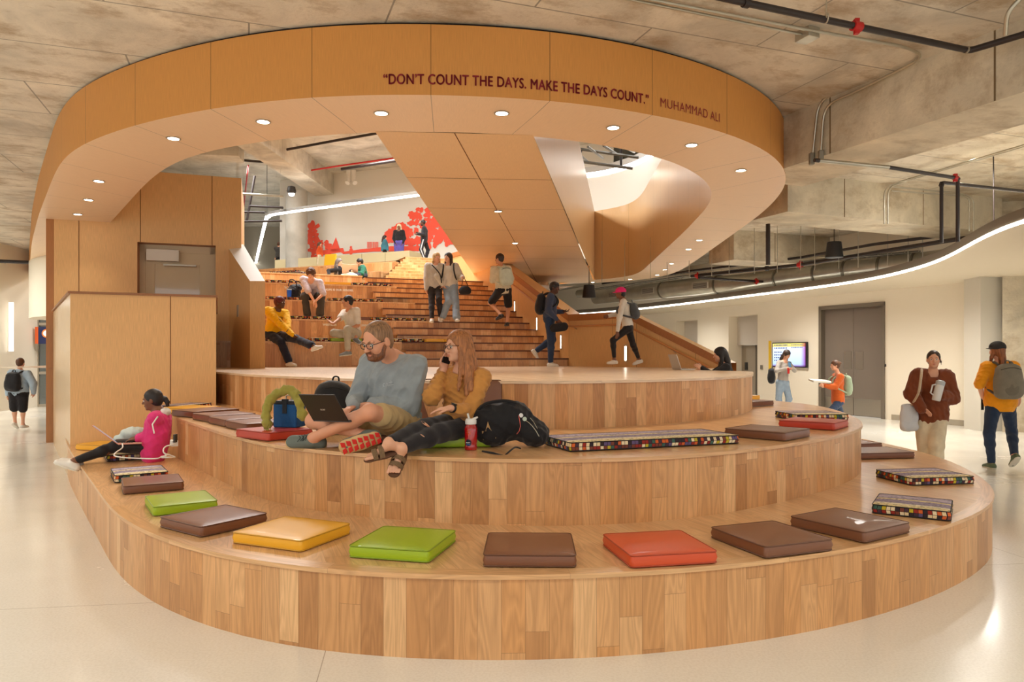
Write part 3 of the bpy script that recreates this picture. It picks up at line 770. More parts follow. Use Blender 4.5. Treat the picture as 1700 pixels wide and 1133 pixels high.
for f in (.15, .5, .97): p = tB.lerp(tC, f) + n3*.09; rail.append((p.x, p.y, zg-.26 + (zC+.1-zg)*f))
rl = MB().tube(rail, .022, 8).build('handrail', laminate('rail_wood', S(190,128,74), rough=.35), sg, smooth=True)
mb = MB()
for i in range(0, len(rail)-1, 2):
    p = Vector(rail[i]); 
    off = Vector((CA, SA, 0))*.09 if i < 10 else (-n2*.09 if i < 13 else -n3*.09)
    mb.tube([p+Vector((0,0,-.02)), p+off+Vector((0,0,-.06))], .008, 6)
mb.build('rail_bracket', STEEL, sg)
# step lights in guard wall
def wall_lamp(p, n_, k, lab):
    t = thing('step_light', lab, 'light', p, group=None)
    P = Vector((0,0,0)); d = Vector((-n_.y, n_.x, 0))
    mb = MB(); a = -d*.02; b = d*.02
    mb.quad(a+Vector((0,0,-.14)), b+Vector((0,0,-.14)), b+Vector((0,0,.14)), a+Vector((0,0,.14)))
    local_build(mb, 'lens', plain('step_led', (1,1,1), emit=(1,.93,.8), estr=6.), t)
    mb = MB(); o2 = -n_*.003
    mb.quad(a*1.6+Vector((0,0,-.17))+o2, b*1.6+Vector((0,0,-.17))+o2, b*1.6+Vector((0,0,.17))+o2, a*1.6+Vector((0,0,.17))+o2)
    local_build(mb, 'frame', STEEL, t)
nu = Vector((-CA, -SA, 0))
for k, (x, y) in enumerate(((789, 463), (854, 510), (891, 538), (931, 568))):
    kx = (x-CX)/F; v = None
    for vv in np.linspace(14.1, 21, 400):
        g_ = G(UW, vv)
        if abs(px((g_.x, g_.y, 2))[0]-x) < 1.0: v = vv; break
    if v is None: continue
    g_ = G(UW-.012, v); z = EYE + (590-y)*g_.y/F
    wall_lamp((g_.x, g_.y, z), nu, k, ['small lit step light highest up the right stair wall', 'lit step light beside the climbing man in shorts', 'lit step light left of the man in the navy sweater', 'lit step light lowest on the right stair wall'][k])
p = tB.lerp(tC, .02) + n3*.012; wall_lamp((p.x-.05, p.y, 1.62), n3, 4, 'lit step light behind the walker in the pink cap')

# ================================================================== right curved wall with cove light
HS = 3.3
edge = [U(1700,360,HS)+Vector((.9,-3.2,0)), U(1700,360,HS), U(1620,402,HS), U(1562,436,HS), U(1467,462,HS), U(1360,478,HS), U(1250,491,HS), U(1140,505,HS), U(1050,515,HS), U(985,521,HS), Vector((-3, 36, HS))]
edge = smooth_path(resample(edge, step=.4), 12); edge = resample(edge, step=.25)
wl = [Vector((11.6, 12.2, 0)), Vector((10.6, 14.9, 0)), Vector((10.1, 16.1, 0)), Vector((8.9, 18.6, 0)), Vector((7.9, 21, 0)), Vector((7.0, 24, 0)), Vector((5.6, 28, 0)), Vector((3.5, 33, 0)), Vector((1, 38, 0))]
wl = resample(smooth_path(resample(catmull(wl, 6), step=.4), 6), step=.2)
def wl_at_x(x): return min(range(len(wl)), key=lambda k: abs(px((wl[k].x, wl[k].y, 1))[0]-x))
# openings: elevator recesses at x 1122-1158 and 1206-1256, door 1363-1467
ops = [(wl_at_x(1467), wl_at_x(1364), None, 'door')]
mb = MB(); acc = 0
dj1, dj0 = wl_at_x(1467), wl_at_x(1364)     # indices grow to the left (farther)
ej = [(wl_at_x(1256), wl_at_x(1207)), (wl_at_x(1158), wl_at_x(1123))]
def zpix(y, k): return EYE + (590-y)*wl[k].y/F
zdoor = zpix(503, dj1)
zel = [zpix(521, ej[0][0]), zpix(530, ej[1][0])]
for i in range(len(wl)-1):
    a, b = wl[i], wl[i+1]; z0 = 0
    if dj1 <= i < dj0: z0 = zdoor
    for (e0, e1), ze in zip(ej, zel):
        if e0 <= i < e1: z0 = ze
    mb.quad((b.x,b.y,z0),(a.x,a.y,z0),(a.x,a.y,HC),(b.x,b.y,HC))
struct(mb.build('wall_right', WHITE, smooth=True))
# soffit between wall and lit edge, with metal edge and led line
eN = resample(edge, n=120); wN = resample([Vector((13.5, 8.5, 0))] + wl, n=120)
mb = MB()
for i in range(119):
    a, b, c_, d_ = eN[i], eN[i+1], wN[i+1], wN[i]
    mb.quad((a.x,a.y,HS),(b.x,b.y,HS),(c_.x,c_.y,HS-.1),(d_.x,d_.y,HS-.1))
struct(mb.build('ceiling_bulkhead', WHITE, smooth=True))
ll = thing('cove_light', 'long curved white cove light edging the soffit at right', 'light', (edge[20].x, edge[20].y, HS))
mb = MB()
for i in range(len(edge)-1):
    a, b = edge[i], edge[i+1]; mb.quad((a.x,a.y,HS+.035),(b.x,b.y,HS+.035),(b.x,b.y,HS+.19),(a.x,a.y,HS+.19))
mb.build('metal_edge', plain('grey_fascia', S(122,112,98), rough=.5), ll, smooth=True)
mb = MB(); eo = offset_path(edge, -.012) ; eo2 = offset_path(edge, .012)
src_ = eo if (eo[5]-Vector((0,0,HS))).length < (eo2[5]-Vector((0,0,HS))).length else eo2
for i in range(len(edge)-1):
    a, b = src_[i], src_[i+1]; w_ = .05
    mb.quad((a.x,a.y,HS-.015),(b.x,b.y,HS-.015),(b.x,b.y,HS+.035),(a.x,a.y,HS+.035))
mb.build('led_strip', LED, ll, smooth=True)
# baseboard on the right wall
mb = MB()
io = 0
for i in range(0, dj1-1):
    a, b = wl[i], wl[i+1]; n_ = Vector((-(b-a).y, (b-a).x, 0)).normalized(); n_ = n_ if n_.x < 0 else -n_
    a2, b2 = a+n_*.015, b+n_*.015
    mb.quad((a2.x,a2.y,0),(b2.x,b2.y,0),(b2.x,b2.y,.13),(a2.x,a2.y,.13)); mb.quad((a.x,a.y,.13),(b.x,b.y,.13),(b2.x,b2.y,.13),(a2.x,a2.y,.13))
struct(mb.build('baseboard_right', plain('baseboard_grey', S(160,150,132), rough=.5)))
# grey double door
def chord(i0, i1):
    a, b = wl[i0].copy(), wl[i1].copy(); a.z = b.z = 0; d = (b-a).normalized(); n_ = Vector((-d.y, d.x, 0)); n_ = n_ if n_.x > 0 else -n_   # n_ into the wall
    return a, b, d, n_, (b-a).length
def cbox(mb, a, d, n_, s0, s1, z0, z1, n0, n1):
    P = [a+d*s0+n_*n0, a+d*s1+n_*n0, a+d*s1+n_*n1, a+d*s0+n_*n1]
    if (P[1]-P[0]).cross(P[2]-P[0]).z < 0: P.reverse()
    mb.prism([(p.x,p.y) for p in P], z0, z1, bottom=True); return mb
a, b, d, n_, L = chord(dj1, dj0)
dd_ = thing('door_2', None, None, (a.x, a.y, 0)); dd_['kind'] = 'structure'
FRM = plain('door_frame_grey', S(112,102,88), rough=.45)
mb = MB(); cbox(mb, a, d, n_, -.02, .07, 0, zdoor, -.04, .22); cbox(mb, a, d, n_, L-.07, L+.02, 0, zdoor, -.04, .22); cbox(mb, a, d, n_, -.02, L+.02, zdoor-.07, zdoor+.03, -.04, .22); mb.build('door_frame', FRM, dd_)
for k in (0, 1):
    s0 = .07 + k*(L-.14)/2 + .004; s1 = s0 + (L-.14)/2 - .008
    lf = cbox(MB(), a, d, n_, s0, s1, .01, zdoor-.07, .10, .14).build('door_leaf', DOORM, dd_)
    cbox(MB(), a, d, n_, s0+.01, s1-.01, .02, .46, .092, .10).build('kick_plate', STEEL, lf)
    mid_ = L/2; s_ = (mid_-.30, mid_-.06) if k == 0 else (mid_+.06, mid_+.30)
    cbox(MB(), a, d, n_, s_[0], s_[1], 1.22, 1.68, .092, .10).build('push_plate', STEEL, lf)
    for zz in (.4, 1.2, 2.0, 2.6):
        pass
# elevator-like recesses
for k, ((e0, e1), ze) in enumerate(zip(ej, zel)):
    a, b, d, n_, L = chord(e0, e1)
    t = thing('door_%d' % (3+k), None, None, (a.x, a.y, 0)); t['kind'] = 'structure'
    mb = MB(); cbox(mb, a, d, n_, 0, .02, 0, ze, 0, .6); cbox(mb, a, d, n_, L-.02, L, 0, ze, 0, .6); cbox(mb, a, d, n_, 0, L, ze-.02, ze, 0, .6); mb.build('recess', WHITE, t)
    cbox(MB(), a, d, n_, 0, L, ze-.95, ze-.02, .34, .4).build('transom_panel', plain('transom', S(200,192,180), rough=.6), t)
    cbox(MB(), a, d, n_, 0, L, 0, ze-.95, .5, .55).build('door_leaf', plain('elevator_door', S(168,158,142), rough=.35, metal=.5), t)
    cbox(MB(), a, d, n_, L*.5-.01, L*.5+.01, 0, ze-.95, .49, .5).build('door_gap', DARKM, t)
    cbox(MB(), a, d, n_, L*.78, L*.86, 1.1, 1.35, .47, .5).build('call_panel', DARKM, t)
# television
k0, k1 = wl_at_x(1343), wl_at_x(1287)
a, b, d, n_, L = chord(k0, k1); 
ztv1, ztv0 = zpix(568, k0), zpix(611, k0)
tv_ = thing('wall_television', 'wide wall-mounted screen glowing pale blue behind the texting woman', 'television', (a.x, a.y, ztv0))
cbox(MB(), a, d, n_, 0, L, ztv0, ztv1, -.09, -.03).build('casing', plain('tv_black', S(24,24,28), rough=.35), tv_, bevel=.006)
cbox(MB(), a, d, n_, L*.3, L*.7, ztv0+.2, ztv1-.2, -.03, .0).build('bracket', DARKM, tv_)
def tv_mat():
    m, nt, b_ = nt_new('tv_screen'); uv = N(nt, 'UVMap'); sp = N(nt, 'SeparateXYZ'); nt.links.new(uv.outputs[0], sp.inputs[0])
    c = ramp(nt, sp.outputs[1], [(0, S(120,70,140)), (.1, S(190,215,245)), (.5, S(215,232,250)), (.84, S(225,238,250)), (.86, S(226,206,110)), (1, S(236,220,120))], 'LINEAR')
    edge_ = ramp(nt, sp.outputs[0], [(.0, S(240,240,250)), (.86, S(240,240,250)), (.97, S(190,120,190)), (1, S(150,60,120))])
    c = mixc(nt, 1., c, edge_, 'MULTIPLY')
    b_.inputs['Base Color'].default_value = (.02,.02,.02,1); nt.links.new(c, b_.inputs['Emission Color']); b_.inputs['Emission Strength'].default_value = 1.15; b_.inputs['Roughness'].default_value = .2
    return m
P = [b+d*-.03-n_*.093, a+d*.03-n_*.093]
mb = MB(); mb.quad((P[0].x,P[0].y,ztv0+.03),(P[1].x,P[1].y,ztv0+.03),(P[1].x,P[1].y,ztv1-.03),(P[0].x,P[0].y,ztv1-.03), uv=[(0,0),(1,0),(1,1),(0,1)])
scr = mb.build('screen', tv_mat(), tv_)
mb = MB()
def tvq(u0, v0, u1, v1):
    e_ = n_*-.002; f = lambda u, v: P[0].lerp(P[1], u) + e_ + Vector((0,0,ztv0+.03 + v*(ztv1-ztv0-.06)))
    mb.quad(f(u0,v0), f(u1,v0), f(u1,v1), f(u0,v1))
random.seed(3)
for v in (.93, .80, .62, .5, .38, .26):
    u = .05
    lim = .45 if v > .7 else .3
    while u < lim: w_ = random.uniform(.02, .05); tvq(u, v-.03, u+w_, v+.025); u += w_+.015
u = .58
while u < .92: w_ = random.uniform(.02, .04); tvq(u, .80, u+w_, .84); tvq(u, .915, u+w_, .95); u += w_+.015
mb.build('screen_lettering', plain('screen_ink', S(70,80,120), emit=S(90,100,150), estr=.4), scr)
# small wall things
def wall_box(x, y, w, h_, name, label, cat, mat, th=.03):
    k = wl_at_x(x); a, b, d, n_, L = chord(k, k+2); z = zpix(y, k)
    return tag(cbox(MB(), a, d, n_, -w/2, w/2, z-h_/2, z+h_/2, -th, 0).build(name, mat, bevel=.003), label, cat)
wall_box(1474, 607, .1, .06, 'wall_switch', 'tiny dark switch plate just right of the grey double door', 'switch', DARKM)
wall_box(1268, 610, .09, .13, 'wall_switch', 'small grey switch plate left of the wall screen', 'switch', plain('plate_grey', S(120,112,100)))
wall_box(1277, 594, .09, 1.0, 'wall_strip', 'thin upright yellow strip on the wall left of the screen', 'wall strip', plain('yellow_strip', S(238,196,40), rough=.5))
# right column & wall end
mb = MB(); p0 = Q(1636, 600, 15.0); p1 = Q(1668, 600, 14.4)
e0 = Vector((p0.x, p0.y, 0)); 
mb.box(-.35, -.05, 0, .35, .5, HC, Matrix.Translation(Vector(((1653-CX)/F*15.1, 15.1, 0)))); struct(mb.build('column_right', plain('pale_column', S(204,198,184), rough=.8)))
mb = MB(); a = Vector(((1664-CX)/F*14.9, 14.9, 0)); b = Vector((13.4, 14.2, 0)); mb.quad((a.x,a.y,0),(b.x,b.y,0),(b.x,b.y,HC),(a.x,a.y,HC)); struct(mb.build('wall_concrete', CONC2))

# ================================================================== left far corridor
mb = MB(); a = Vector((-22, 17.5, 0)); b = Vector(((0-CX)/58.7, 20.4, 0)); c_ = Vector((-14.55, 22.2, 0)); d_ = Vector((-14.4, 22.3, 0))
mb.quad((a.x,a.y,0),(b.x,b.y,0),(b.x,b.y,HC),(a.x,a.y,HC)); mb.quad((b.x,b.y,0),(c_.x,c_.y,0),(c_.x,c_.y,HC),(b.x,b.y,HC))
e_ = Vector((-9.2, 23.3, 0)); mb.quad((c_.x,c_.y,3.05),(e_.x,e_.y,3.05),(e_.x,e_.y,HC),(c_.x,c_.y,HC)); struct(mb.build('wall_left', WHITE))
mb = MB(); o3 = Vector((.01,-.02,0))
for p, q in ((a, b), (b, c_)): mb.quad((p.x,p.y-.02,0),(q.x,q.y-.02,0),(q.x,q.y-.02,.16),(p.x,p.y-.02,.16))
struct(mb.build('baseboard_left', MATS['baseboard_grey']))
# lit vertical slot in the left wall
tag(MB().box(-.07, -.02, 1.7, .07, 0, 3.1, Matrix.Translation(Vector(((21-CX)/F*20.85, 20.8, 0)))).build('wall_light', plain('soft_led', (1,1,1), emit=(1,.95,.85), estr=.8)), 'tall thin lit slot in the cream wall at far left', 'light')
# glazed entrance
ge = thing('door_5', None, None, (c_.x, c_.y, 0)); ge['kind'] = 'structure'
gd = (e_-c_).normalized(); GL = (e_-c_).length
mb = MB()
for s_ in (0., .85, 1.75, 2.6):
    p = c_ + gd*s_; mb.box(-.04, -.04, 0, .04, .04, 3.05, Matrix.Translation(p))
for z in (.0, 1.0, 2.5, 2.98):
    M = Matrix.Translation(c_) @ Matrix.Rotation(math.atan2(gd.y, gd.x), 4, 'Z'); mb.box(0, -.04, z, 2.6, .04, z+.08, M)
mb.build('door_frame', STEEL, ge)
mb = MB(); M = Matrix.Translation(c_) @ Matrix.Rotation(math.atan2(gd.y, gd.x), 4, 'Z'); mb.box(0, -.005, 0, 2.6, .005, 3, M)
mb.build('glass', plain('door_glass', S(190,200,200), rough=.02, trans=.9, spec=.6), ge)
mb = MB(); mb.box(.9, -.12, .95, 1.1, -.06, 1.45, M); mb.build('door_handle', plain('brass', S(200,160,60), rough=.3, metal=.8), ge)
mb = MB(); mb.quad((-18,27,0),(-8,29,0),(-8,29,4.7),(-18,27,4.7)); struct(mb.build('wall_vestibule', plain('vestibule', S(176,176,170), rough=.8)))
# blue sign with orange edge
sg_ = thing('hanging_sign', 'dark blue store sign with an orange edge and round white emblem', 'sign', (c_.x, c_.y-.3, 2.4))
M = Matrix.Translation(c_ + Vector((.1,-.25,0))) @ Matrix.Rotation(math.atan2(gd.y, gd.x), 4, 'Z')
z0s, z1s = EYE + (590-571)*21.9/F, EYE + (590-543)*21.9/F
mb = MB(); mb.box(.05, -.03, z0s, 1.6, .03, z1s, M); mb.build('board', plain('sign_blue', S(28,40,92), rough=.5), sg_)
mb = MB(); mb.box(-.02, -.035, z0s, .07, .035, z1s, M); mb.build('edge_stripe', plain('sign_orange', S(228,96,30), rough=.5), sg_)
mb = MB(); cz = (z0s+z1s)/2+.06
mb.lathe([(0,0),(.13,0),(.13,.004),(0,.004)], M @ Matrix.Translation((.30, -.033, cz)) @ Matrix.Rotation(PI/2, 4, 'X')); mb.build('emblem', plain('emblem_orange', S(236,120,50), emit=S(236,120,50), estr=.6), sg_)
mb = MB(); mb.lathe([(0,0),(.09,0),(.09,.004),(0,.004)], M @ Matrix.Translation((.30, -.04, cz)) @ Matrix.Rotation(PI/2, 4, 'X')); mb.build('emblem_center', plain('emblem_white', S(250,240,230), emit=(1,1,1), estr=.6), sg_)
for i, (tx, zz) in enumerate((('TECH', cz-.02), ('HUB', cz-.22))):
    pass
mb = MB()
for (x0, zc, x1, zh) in ((.50,cz,.53,.16),(.53,cz+.14,.58,.02),(.53,cz+.06,.57,.02),(.53,cz-.16,.56,.06),(.62,cz,.65,.16)):
    mb.box(x0, -.036, zc-zh/2, x1, -.031, zc+zh/2, M)
mb.build('lettering', MATS['emblem_white'], sg_)
# left curved white bulkhead under the ring
cu_ = resample(catmull([Vector((-12.6,20.5,0)), Vector((-12.9,19.4,0)), Vector((-12.0,18.2,0)), Vector((-10.6,17.2,0)), Vector((-9.4,16.4,0))], 8), n=30)
mb = MB()
for i in range(29):
    a, b = cu_[i], cu_[i+1]; mb.quad((a.x,a.y,2.55),(b.x,b.y,2.55),(b.x,b.y,HB-.01),(a.x,a.y,HB-.01))
mb.poly([(p.x,p.y,2.55) for p in cu_] + [(-8.6,20.5,2.55)])
struct(mb.build('ceiling_drop', WHITE, smooth=True))
le = [U(-60,493,3.1), U(0,506,3.1), U(64,517,3.1)]
cl = thing('cove_light', 'straight white cove light over the far-left corridor', 'light', le[1])
mb = MB()
for i in range(2): a, b = le[i], le[i+1]; mb.quad((a.x,a.y,3.06),(b.x,b.y,3.06),(b.x,b.y,3.14),(a.x,a.y,3.14))
mb.build('led_strip', LED, cl)
mb = MB()
for i in range(2): a, b = le[i], le[i+1]; mb.quad((a.x,a.y,3.14),(b.x,b.y,3.14),(b.x,b.y,3.36),(a.x,a.y,3.36))
mb.build('metal_edge', MATS['grey_fascia'], cl)
mb = MB(); mb.poly([(le[0].x,le[0].y,3.07),(le[2].x,le[2].y,3.07),(-14.4,22.3,3.07),(-22,18.5,3.07)]); struct(mb.build('ceiling_corridor', WHITE))
# ================================================================== downlights
DL = [((437,202),'the fourth from the left'),((288,230),'the third'),((164,301),''),((147,332),''),((129,356),''),((633,188),''),((833,188),''),((1018,212),''),((1148,241),''),((1230,283),''),((1161,399),''),((1143,414),''),((1115,438),''),((1104,448),''),((1091,457),''),((1046,464),''),((984,469),'')]
DLAB = ['downlight in the ring soffit above the left seating, second along from the door side','downlight in the ring soffit above the wood wall, beyond the bend','topmost of three downlights close together over the lit doorway','middle of three downlights close together over the lit doorway','lowest of three downlights close together over the lit doorway',
 'downlight in the front of the ring, left of the bridge','downlight in the front of the ring under the word DAYS','downlight in the ring below the words MAKE THE DAYS','downlight in the ring where the quotation ends','lone downlight in the outer right bend of the ring',
 'first of the small downlights on the receding right arm of the ring','second of the small downlights on the receding right arm','third small downlight on the receding right arm','fourth small downlight on the receding right arm','fifth small downlight on the receding right arm','small far downlight in the rear strip of the ring','smallest downlight at the rear tip of the ring']
def downlight(p, label, r=.062):
    t = thing('downlight', label, 'light', p, group='recessed downlights of the ring')
    mb = MB(); mb.lathe([(r, .01), (r*1.28, -.001), (r*1.28, -.006), (r, -.007), (r*.96, .01)]); local_build(mb, 'trim_ring', plain('trim_metal', S(190,180,165), rough=.4, metal=.6), t, smooth=True)
    mb = MB(); mb.lathe([(0, -.004), (r*.62, -.004), (r*.98, -.002)]); local_build(mb, 'lens', LAMP, t, smooth=True)
    return t
spots = []
for (xy, _), lab in zip(DL, DLAB):
    p = U(*xy, HB-.004); downlight(p, lab); spots.append(p)
for (x, y), lab in (((827,351), 'downlight in the middle of the bridge underside'), ((855,404), 'downlight low on the bridge underside, above the stair guard')):
    p = U(x, y, HB-.01); t = downlight(p, lab, .06); t['group'] = 'downlights of the bridge'; spots.append(p)
# ================================================================== pipes and conduits
def pipe(name, label, cat, pts, r, mat, rings=(), seg=10, bend=.12, extra=None, group=None):
    P = [Vector(p) for p in pts]; path = [P[0]]
    for i in range(1, len(P)-1):      # rounded bends
        a, b, c = P[i-1], P[i], P[i+1]; k = min(bend, (b-a).length*.45, (c-b).length*.45)
        s0 = b + (a-b).normalized()*k; s1 = b + (c-b).normalized()*k
        for t in np.linspace(0, 1, 6): path.append(s0*(1-t)**2 + b*2*t*(1-t) + s1*t*t)
    path.append(P[-1])
    if rings or extra:
        t = thing(name, label, cat, P[0], group=group); MB().tube(path, r, seg).build('tube', mat, t, smooth=True)
        for (pt, ln, m_, rr) in rings:
            pt = Vector(pt); j = min(range(len(path)-1), key=lambda k: ((path[k]+path[k+1])/2-pt).length); d = (path[j+1]-path[j]).normalized()
            # project the coupling onto the run
            pt = path[j] + d*max(0, min((path[j+1]-path[j]).length, (pt-path[j]).dot(d)))
            mb = MB(); mb.tube([pt-d*ln/2, pt+d*ln/2], rr, seg)
            if m_ is REDP: mb.box(-.02, -.02, -rr*1.5, .02, .02, rr*1.5, Matrix.Translation(pt))
            mb.build('coupling', m_, t, smooth=True)
        return t
    return tag(MB().tube(path, r, seg).build(name, mat, smooth=True), label, cat, group)
hp = 4.5
pipe('sprinkler_pipe', 'long black sprinkler pipe with a red clamp, near the camera at top right', 'pipe',
     [U(1150,-15,hp), U(1230,3,hp), U(1610,84,hp), U(1730,48,hp)], .030, BLACKP, [(U(1420,45,hp), .09, REDP, .045), (U(1245,8,hp), .05, BLACKP, .042), (U(1250,8,hp), .03, STEEL, .036), (U(1603,83,hp), .02, STEEL, .036)], bend=.05)
tag(MB().tube([U(1372,30,hp)+Vector((0,0,.0)), U(1372,30,hp)+Vector((0,0,.25))], .006).tube([U(1372,30,hp)+Vector((0,-.04*math.cos(a), .04*math.sin(a))) for a in np.linspace(0, 2*PI, 14)], .006).build('pipe_hanger', GALV), 'thin steel hanger ring around the near black sprinkler pipe', 'hanger')
hc = 4.70
def onbeam(x, y, off=.035):
    k = (x-CX)/F; t = (k*9.5-3.63)/(.398+k*.917); X, Y = 3.63+.398*t-off*.917, 9.5-.917*t-off*.398
    return Vector((X, Y, EYE+(590-y)*Y/F))
pipe('conduit', 'upper pale steel conduit running along the ceiling beside the near beam', 'conduit', [onbeam(1740,8), onbeam(1590,66), onbeam(1425,140), onbeam(1362,165), onbeam(1352,262)], .016, GALV, bend=.22)
pipe('conduit', 'pale steel conduit that crosses the ceiling and loops back down the beam face', 'conduit', [U(1010,-14,hc), U(1345,50,hc), U(1505,78,hc), onbeam(1545,95,.09), onbeam(1425,153,.06), onbeam(1372,175,.04), onbeam(1366,258,.04)], .016, GALV, bend=.2)
pipe('conduit', 'short pale steel conduit ending in a square box on the ceiling', 'conduit', [U(1030,-4,hc), U(1335,58,hc)], .014, GALV)
p = U(1340,60,4.69); tag(MB().box(-.09,-.07,-.04,.09,.07,.06, Matrix.Translation(p) @ Matrix.Rotation(-1.15,4,'Z')).build('junction_box', GALV, bevel=.004), 'square galvanised junction box on the concrete ceiling', 'junction box')
pipe('conduit', 'curved pale conduit dropping at the top right corner', 'conduit', [U(1700,-8,4.7), U(1672,20,4.6), U(1669,58,4.45)+Vector((0,0,.0))], .02, GALV, bend=.2)
hu = 3.93
for (x, y, lb_) in ((1352, 262, 'left'), (1367, 258, 'right')):
    p = onbeam(x, y, .045); tag(MB().box(-.03,-.03,-.09,.03,.03,.06, Matrix.Translation(p)).build('conduit_fitting', plain('cast_fitting', S(140,136,124), rough=.5, metal=.5), bevel=.01), f'{lb_} cast conduit fitting at the foot of the beam-side conduits', 'fitting')
pipe('pipe', 'grey to black pipe under the near beam that turns down in a tall loop', 'pipe', [U(1352,266,hu), U(1475,278,hu), U(1590,296,hu), Q(1590,402, U(1590,296,hu).y)], .024, BLACKP, [(U(1420,272,hu), 1.05, GALV, .0255), (U(1570,293,hu), .07, REDP, .034), (U(1588,296,hu), .05, BLACKP, .034)], bend=.05)
pipe('pipe', 'second black pipe of the tall loop, running off to the right', 'pipe', [Q(1563,404, 9.75), Q(1563,303, 9.75), U(1700,318,3.9)], .024, BLACKP, [(Q(1563,306,9.75), .05, BLACKP, .033)], bend=.05)
# conduits on the cross beam
def onY(x, y, Y): return Q(x, y, Y)
for k, (dx, lb_) in enumerate(((0, 'left'), (6, 'right'))):
    pipe('conduit', f'{lb_} conduit of the pair bent down the cross beam', 'conduit', [U(1730,232+dx*.5,4.6), U(1500+dx,300,4.6), onY(1468+dx,312,12.35), onY(1468+dx,372,12.35)], .014, GALV, bend=.15)
for k, (dx, lb_) in enumerate(((0, 'left'), (7, 'right'))):
    pipe('conduit', f'{lb_} hooked conduit near the far end of the cross beam', 'conduit', [onY(1480,310+dx,12.9), onY(1600,322+dx*.5,13.6), onY(1616-dx,330,13.7), onY(1616-dx,384,13.7)], .014, GALV, bend=.2)
# far run: ducts, trays and pipes above the curved wall
dp = [U(x, y, 3.78) for x, y in ((990,494),(1130,479),(1250,468),(1350,456),(1440,446),(1500,440),(1600,428))]
dp = resample(catmull(dp, 6), n=60)
dt = thing('air_duct', 'long round galvanised spiral duct above the curved white wall', 'air duct', dp[0])
MB().tube(dp, .27, 20).build('duct_tube', GALV, dt, smooth=True)
for k in (8, 16, 26, 36, 42, 46, 50, 54):
    mb = MB(); mb.tube([dp[k], dp[k]+(dp[k+1]-dp[k]).normalized()*.06], .295, 20); mb.build('duct_collar', plain('collar', S(128,122,108), rough=.4, metal=.7), dt, smooth=True)
for k in (6, 14, 24):
    p = dp[k]; d = (dp[k+1]-dp[k]).normalized(); n_ = Vector((-d.y, d.x, 0)); n_ = n_ if n_.y < 0 else -n_
    M = Matrix.Translation(p + n_*.262) @ Matrix.Rotation(math.atan2(d.y, d.x), 4, 'Z')
    mb = MB(); mb.box(-.3, -.02, -.1, .3, .02, .1, M); vt = mb.build('duct_vent', plain('vent_white', S(206,200,186), rough=.5), dt)
    mb = MB(); 
    for q in range(6): mb.box(-.26, -.03, -.08+q*.028, .26, .028, -.07+q*.028, M)
    mb.build('vent_slats', DARKM, vt)
def tray(path, w, label):
    t = thing('cable_tray', label, 'cable tray', path[0]); P = resample(path, step=.3)
    mb = MB()
    L, R = offset_path(P, w/2), offset_path(P, -w/2); up = Vector((0,0,.08))
    for S_ in (L, R, [p+up for p in L], [p+up for p in R]): mb.tube(S_, .008, 5)
    for a, b in zip(L, R): mb.tube([a+up, a, b, b+up], .006, 4)
    mb.build('wire_basket', GALV, t)
    mb = MB()
    for k in range(5): mb.tube([p+Vector((0,0,.03)) for p in offset_path(P, -w/3+k*w/6)], .014, 5)
    mb.build('cables', plain('cable_grey', S(90,90,88), rough=.6), t); return t
tray([U(x, y, 4.0) for x, y in ((985,482),(1130,462),(1250,448),(1360,435),(1440,428),(1530,420))], .45, 'long wire basket cable tray above the round duct')
tray([U(x, y, 4.25) for x, y in ((975,470),(1080,462),(1150,452))], .35, 'short wire cable tray behind the ring tip')
mk = lambda L, h: [U(x, y, h) for x, y in L]
pipe('sprinkler_pipe', 'thick black sprinkler main running left under the far beams', 'pipe', mk([(1148,459),(1328,440),(1450,420),(1560,402),(1730,376)], 3.9), .045, BLACKP, [(U(1330,440,3.9), .12, REDP, .07), (U(1275,446,3.9), .08, BLACKP, .065), (U(1158,458,3.9), .1, REDP, .065)])
pipe('sprinkler_pipe', 'thinner black pipe parallel to the far sprinkler main', 'pipe', mk([(1000,471),(1148,450),(1328,428),(1450,406),(1640,382)], 4.1), .035, BLACKP)
pipe('sprinkler_pipe', 'short black branch pipe with red elbows below the main', 'pipe', mk([(1160,461),(1230,466),(1312,470)], 3.72) + [U(1319,478,3.62)], .035, BLACKP, [(U(1236,471,3.7), .1, REDP, .06), (U(1278,467,3.72), .16, REDP, .062), (U(1319,476,3.65), .16, REDP, .06)], bend=.1)
pipe('pipe', 'upright black pipe hanging from the cross beam to the main', 'pipe', [Q(1275,372,15.2), Q(1275,440,15.2)], .045, BLACKP)
pipe('pipe', 'thin black rod hanging beside the far right conduit', 'pipe', [Q(1649,232,11.5), Q(1650,372,11.5)], .010, BLACKP)
random.seed(11)
for k in range(16):
    x = 1000 + k*36 + random.uniform(-9, 9); y0 = 415 - (x-1000)*.09; Y = 20 - (x-1000)*.008
    tag(MB().tube([Vector((Q(x, y0, Y).x, Y, HC)), Q(x, 470-(x-1000)*.06, Y)], .009, 5).build('hanger_rod', GALV), 'thin steel hanger rod above the far duct run', 'hanger rod', 'hanger rods over the duct run')
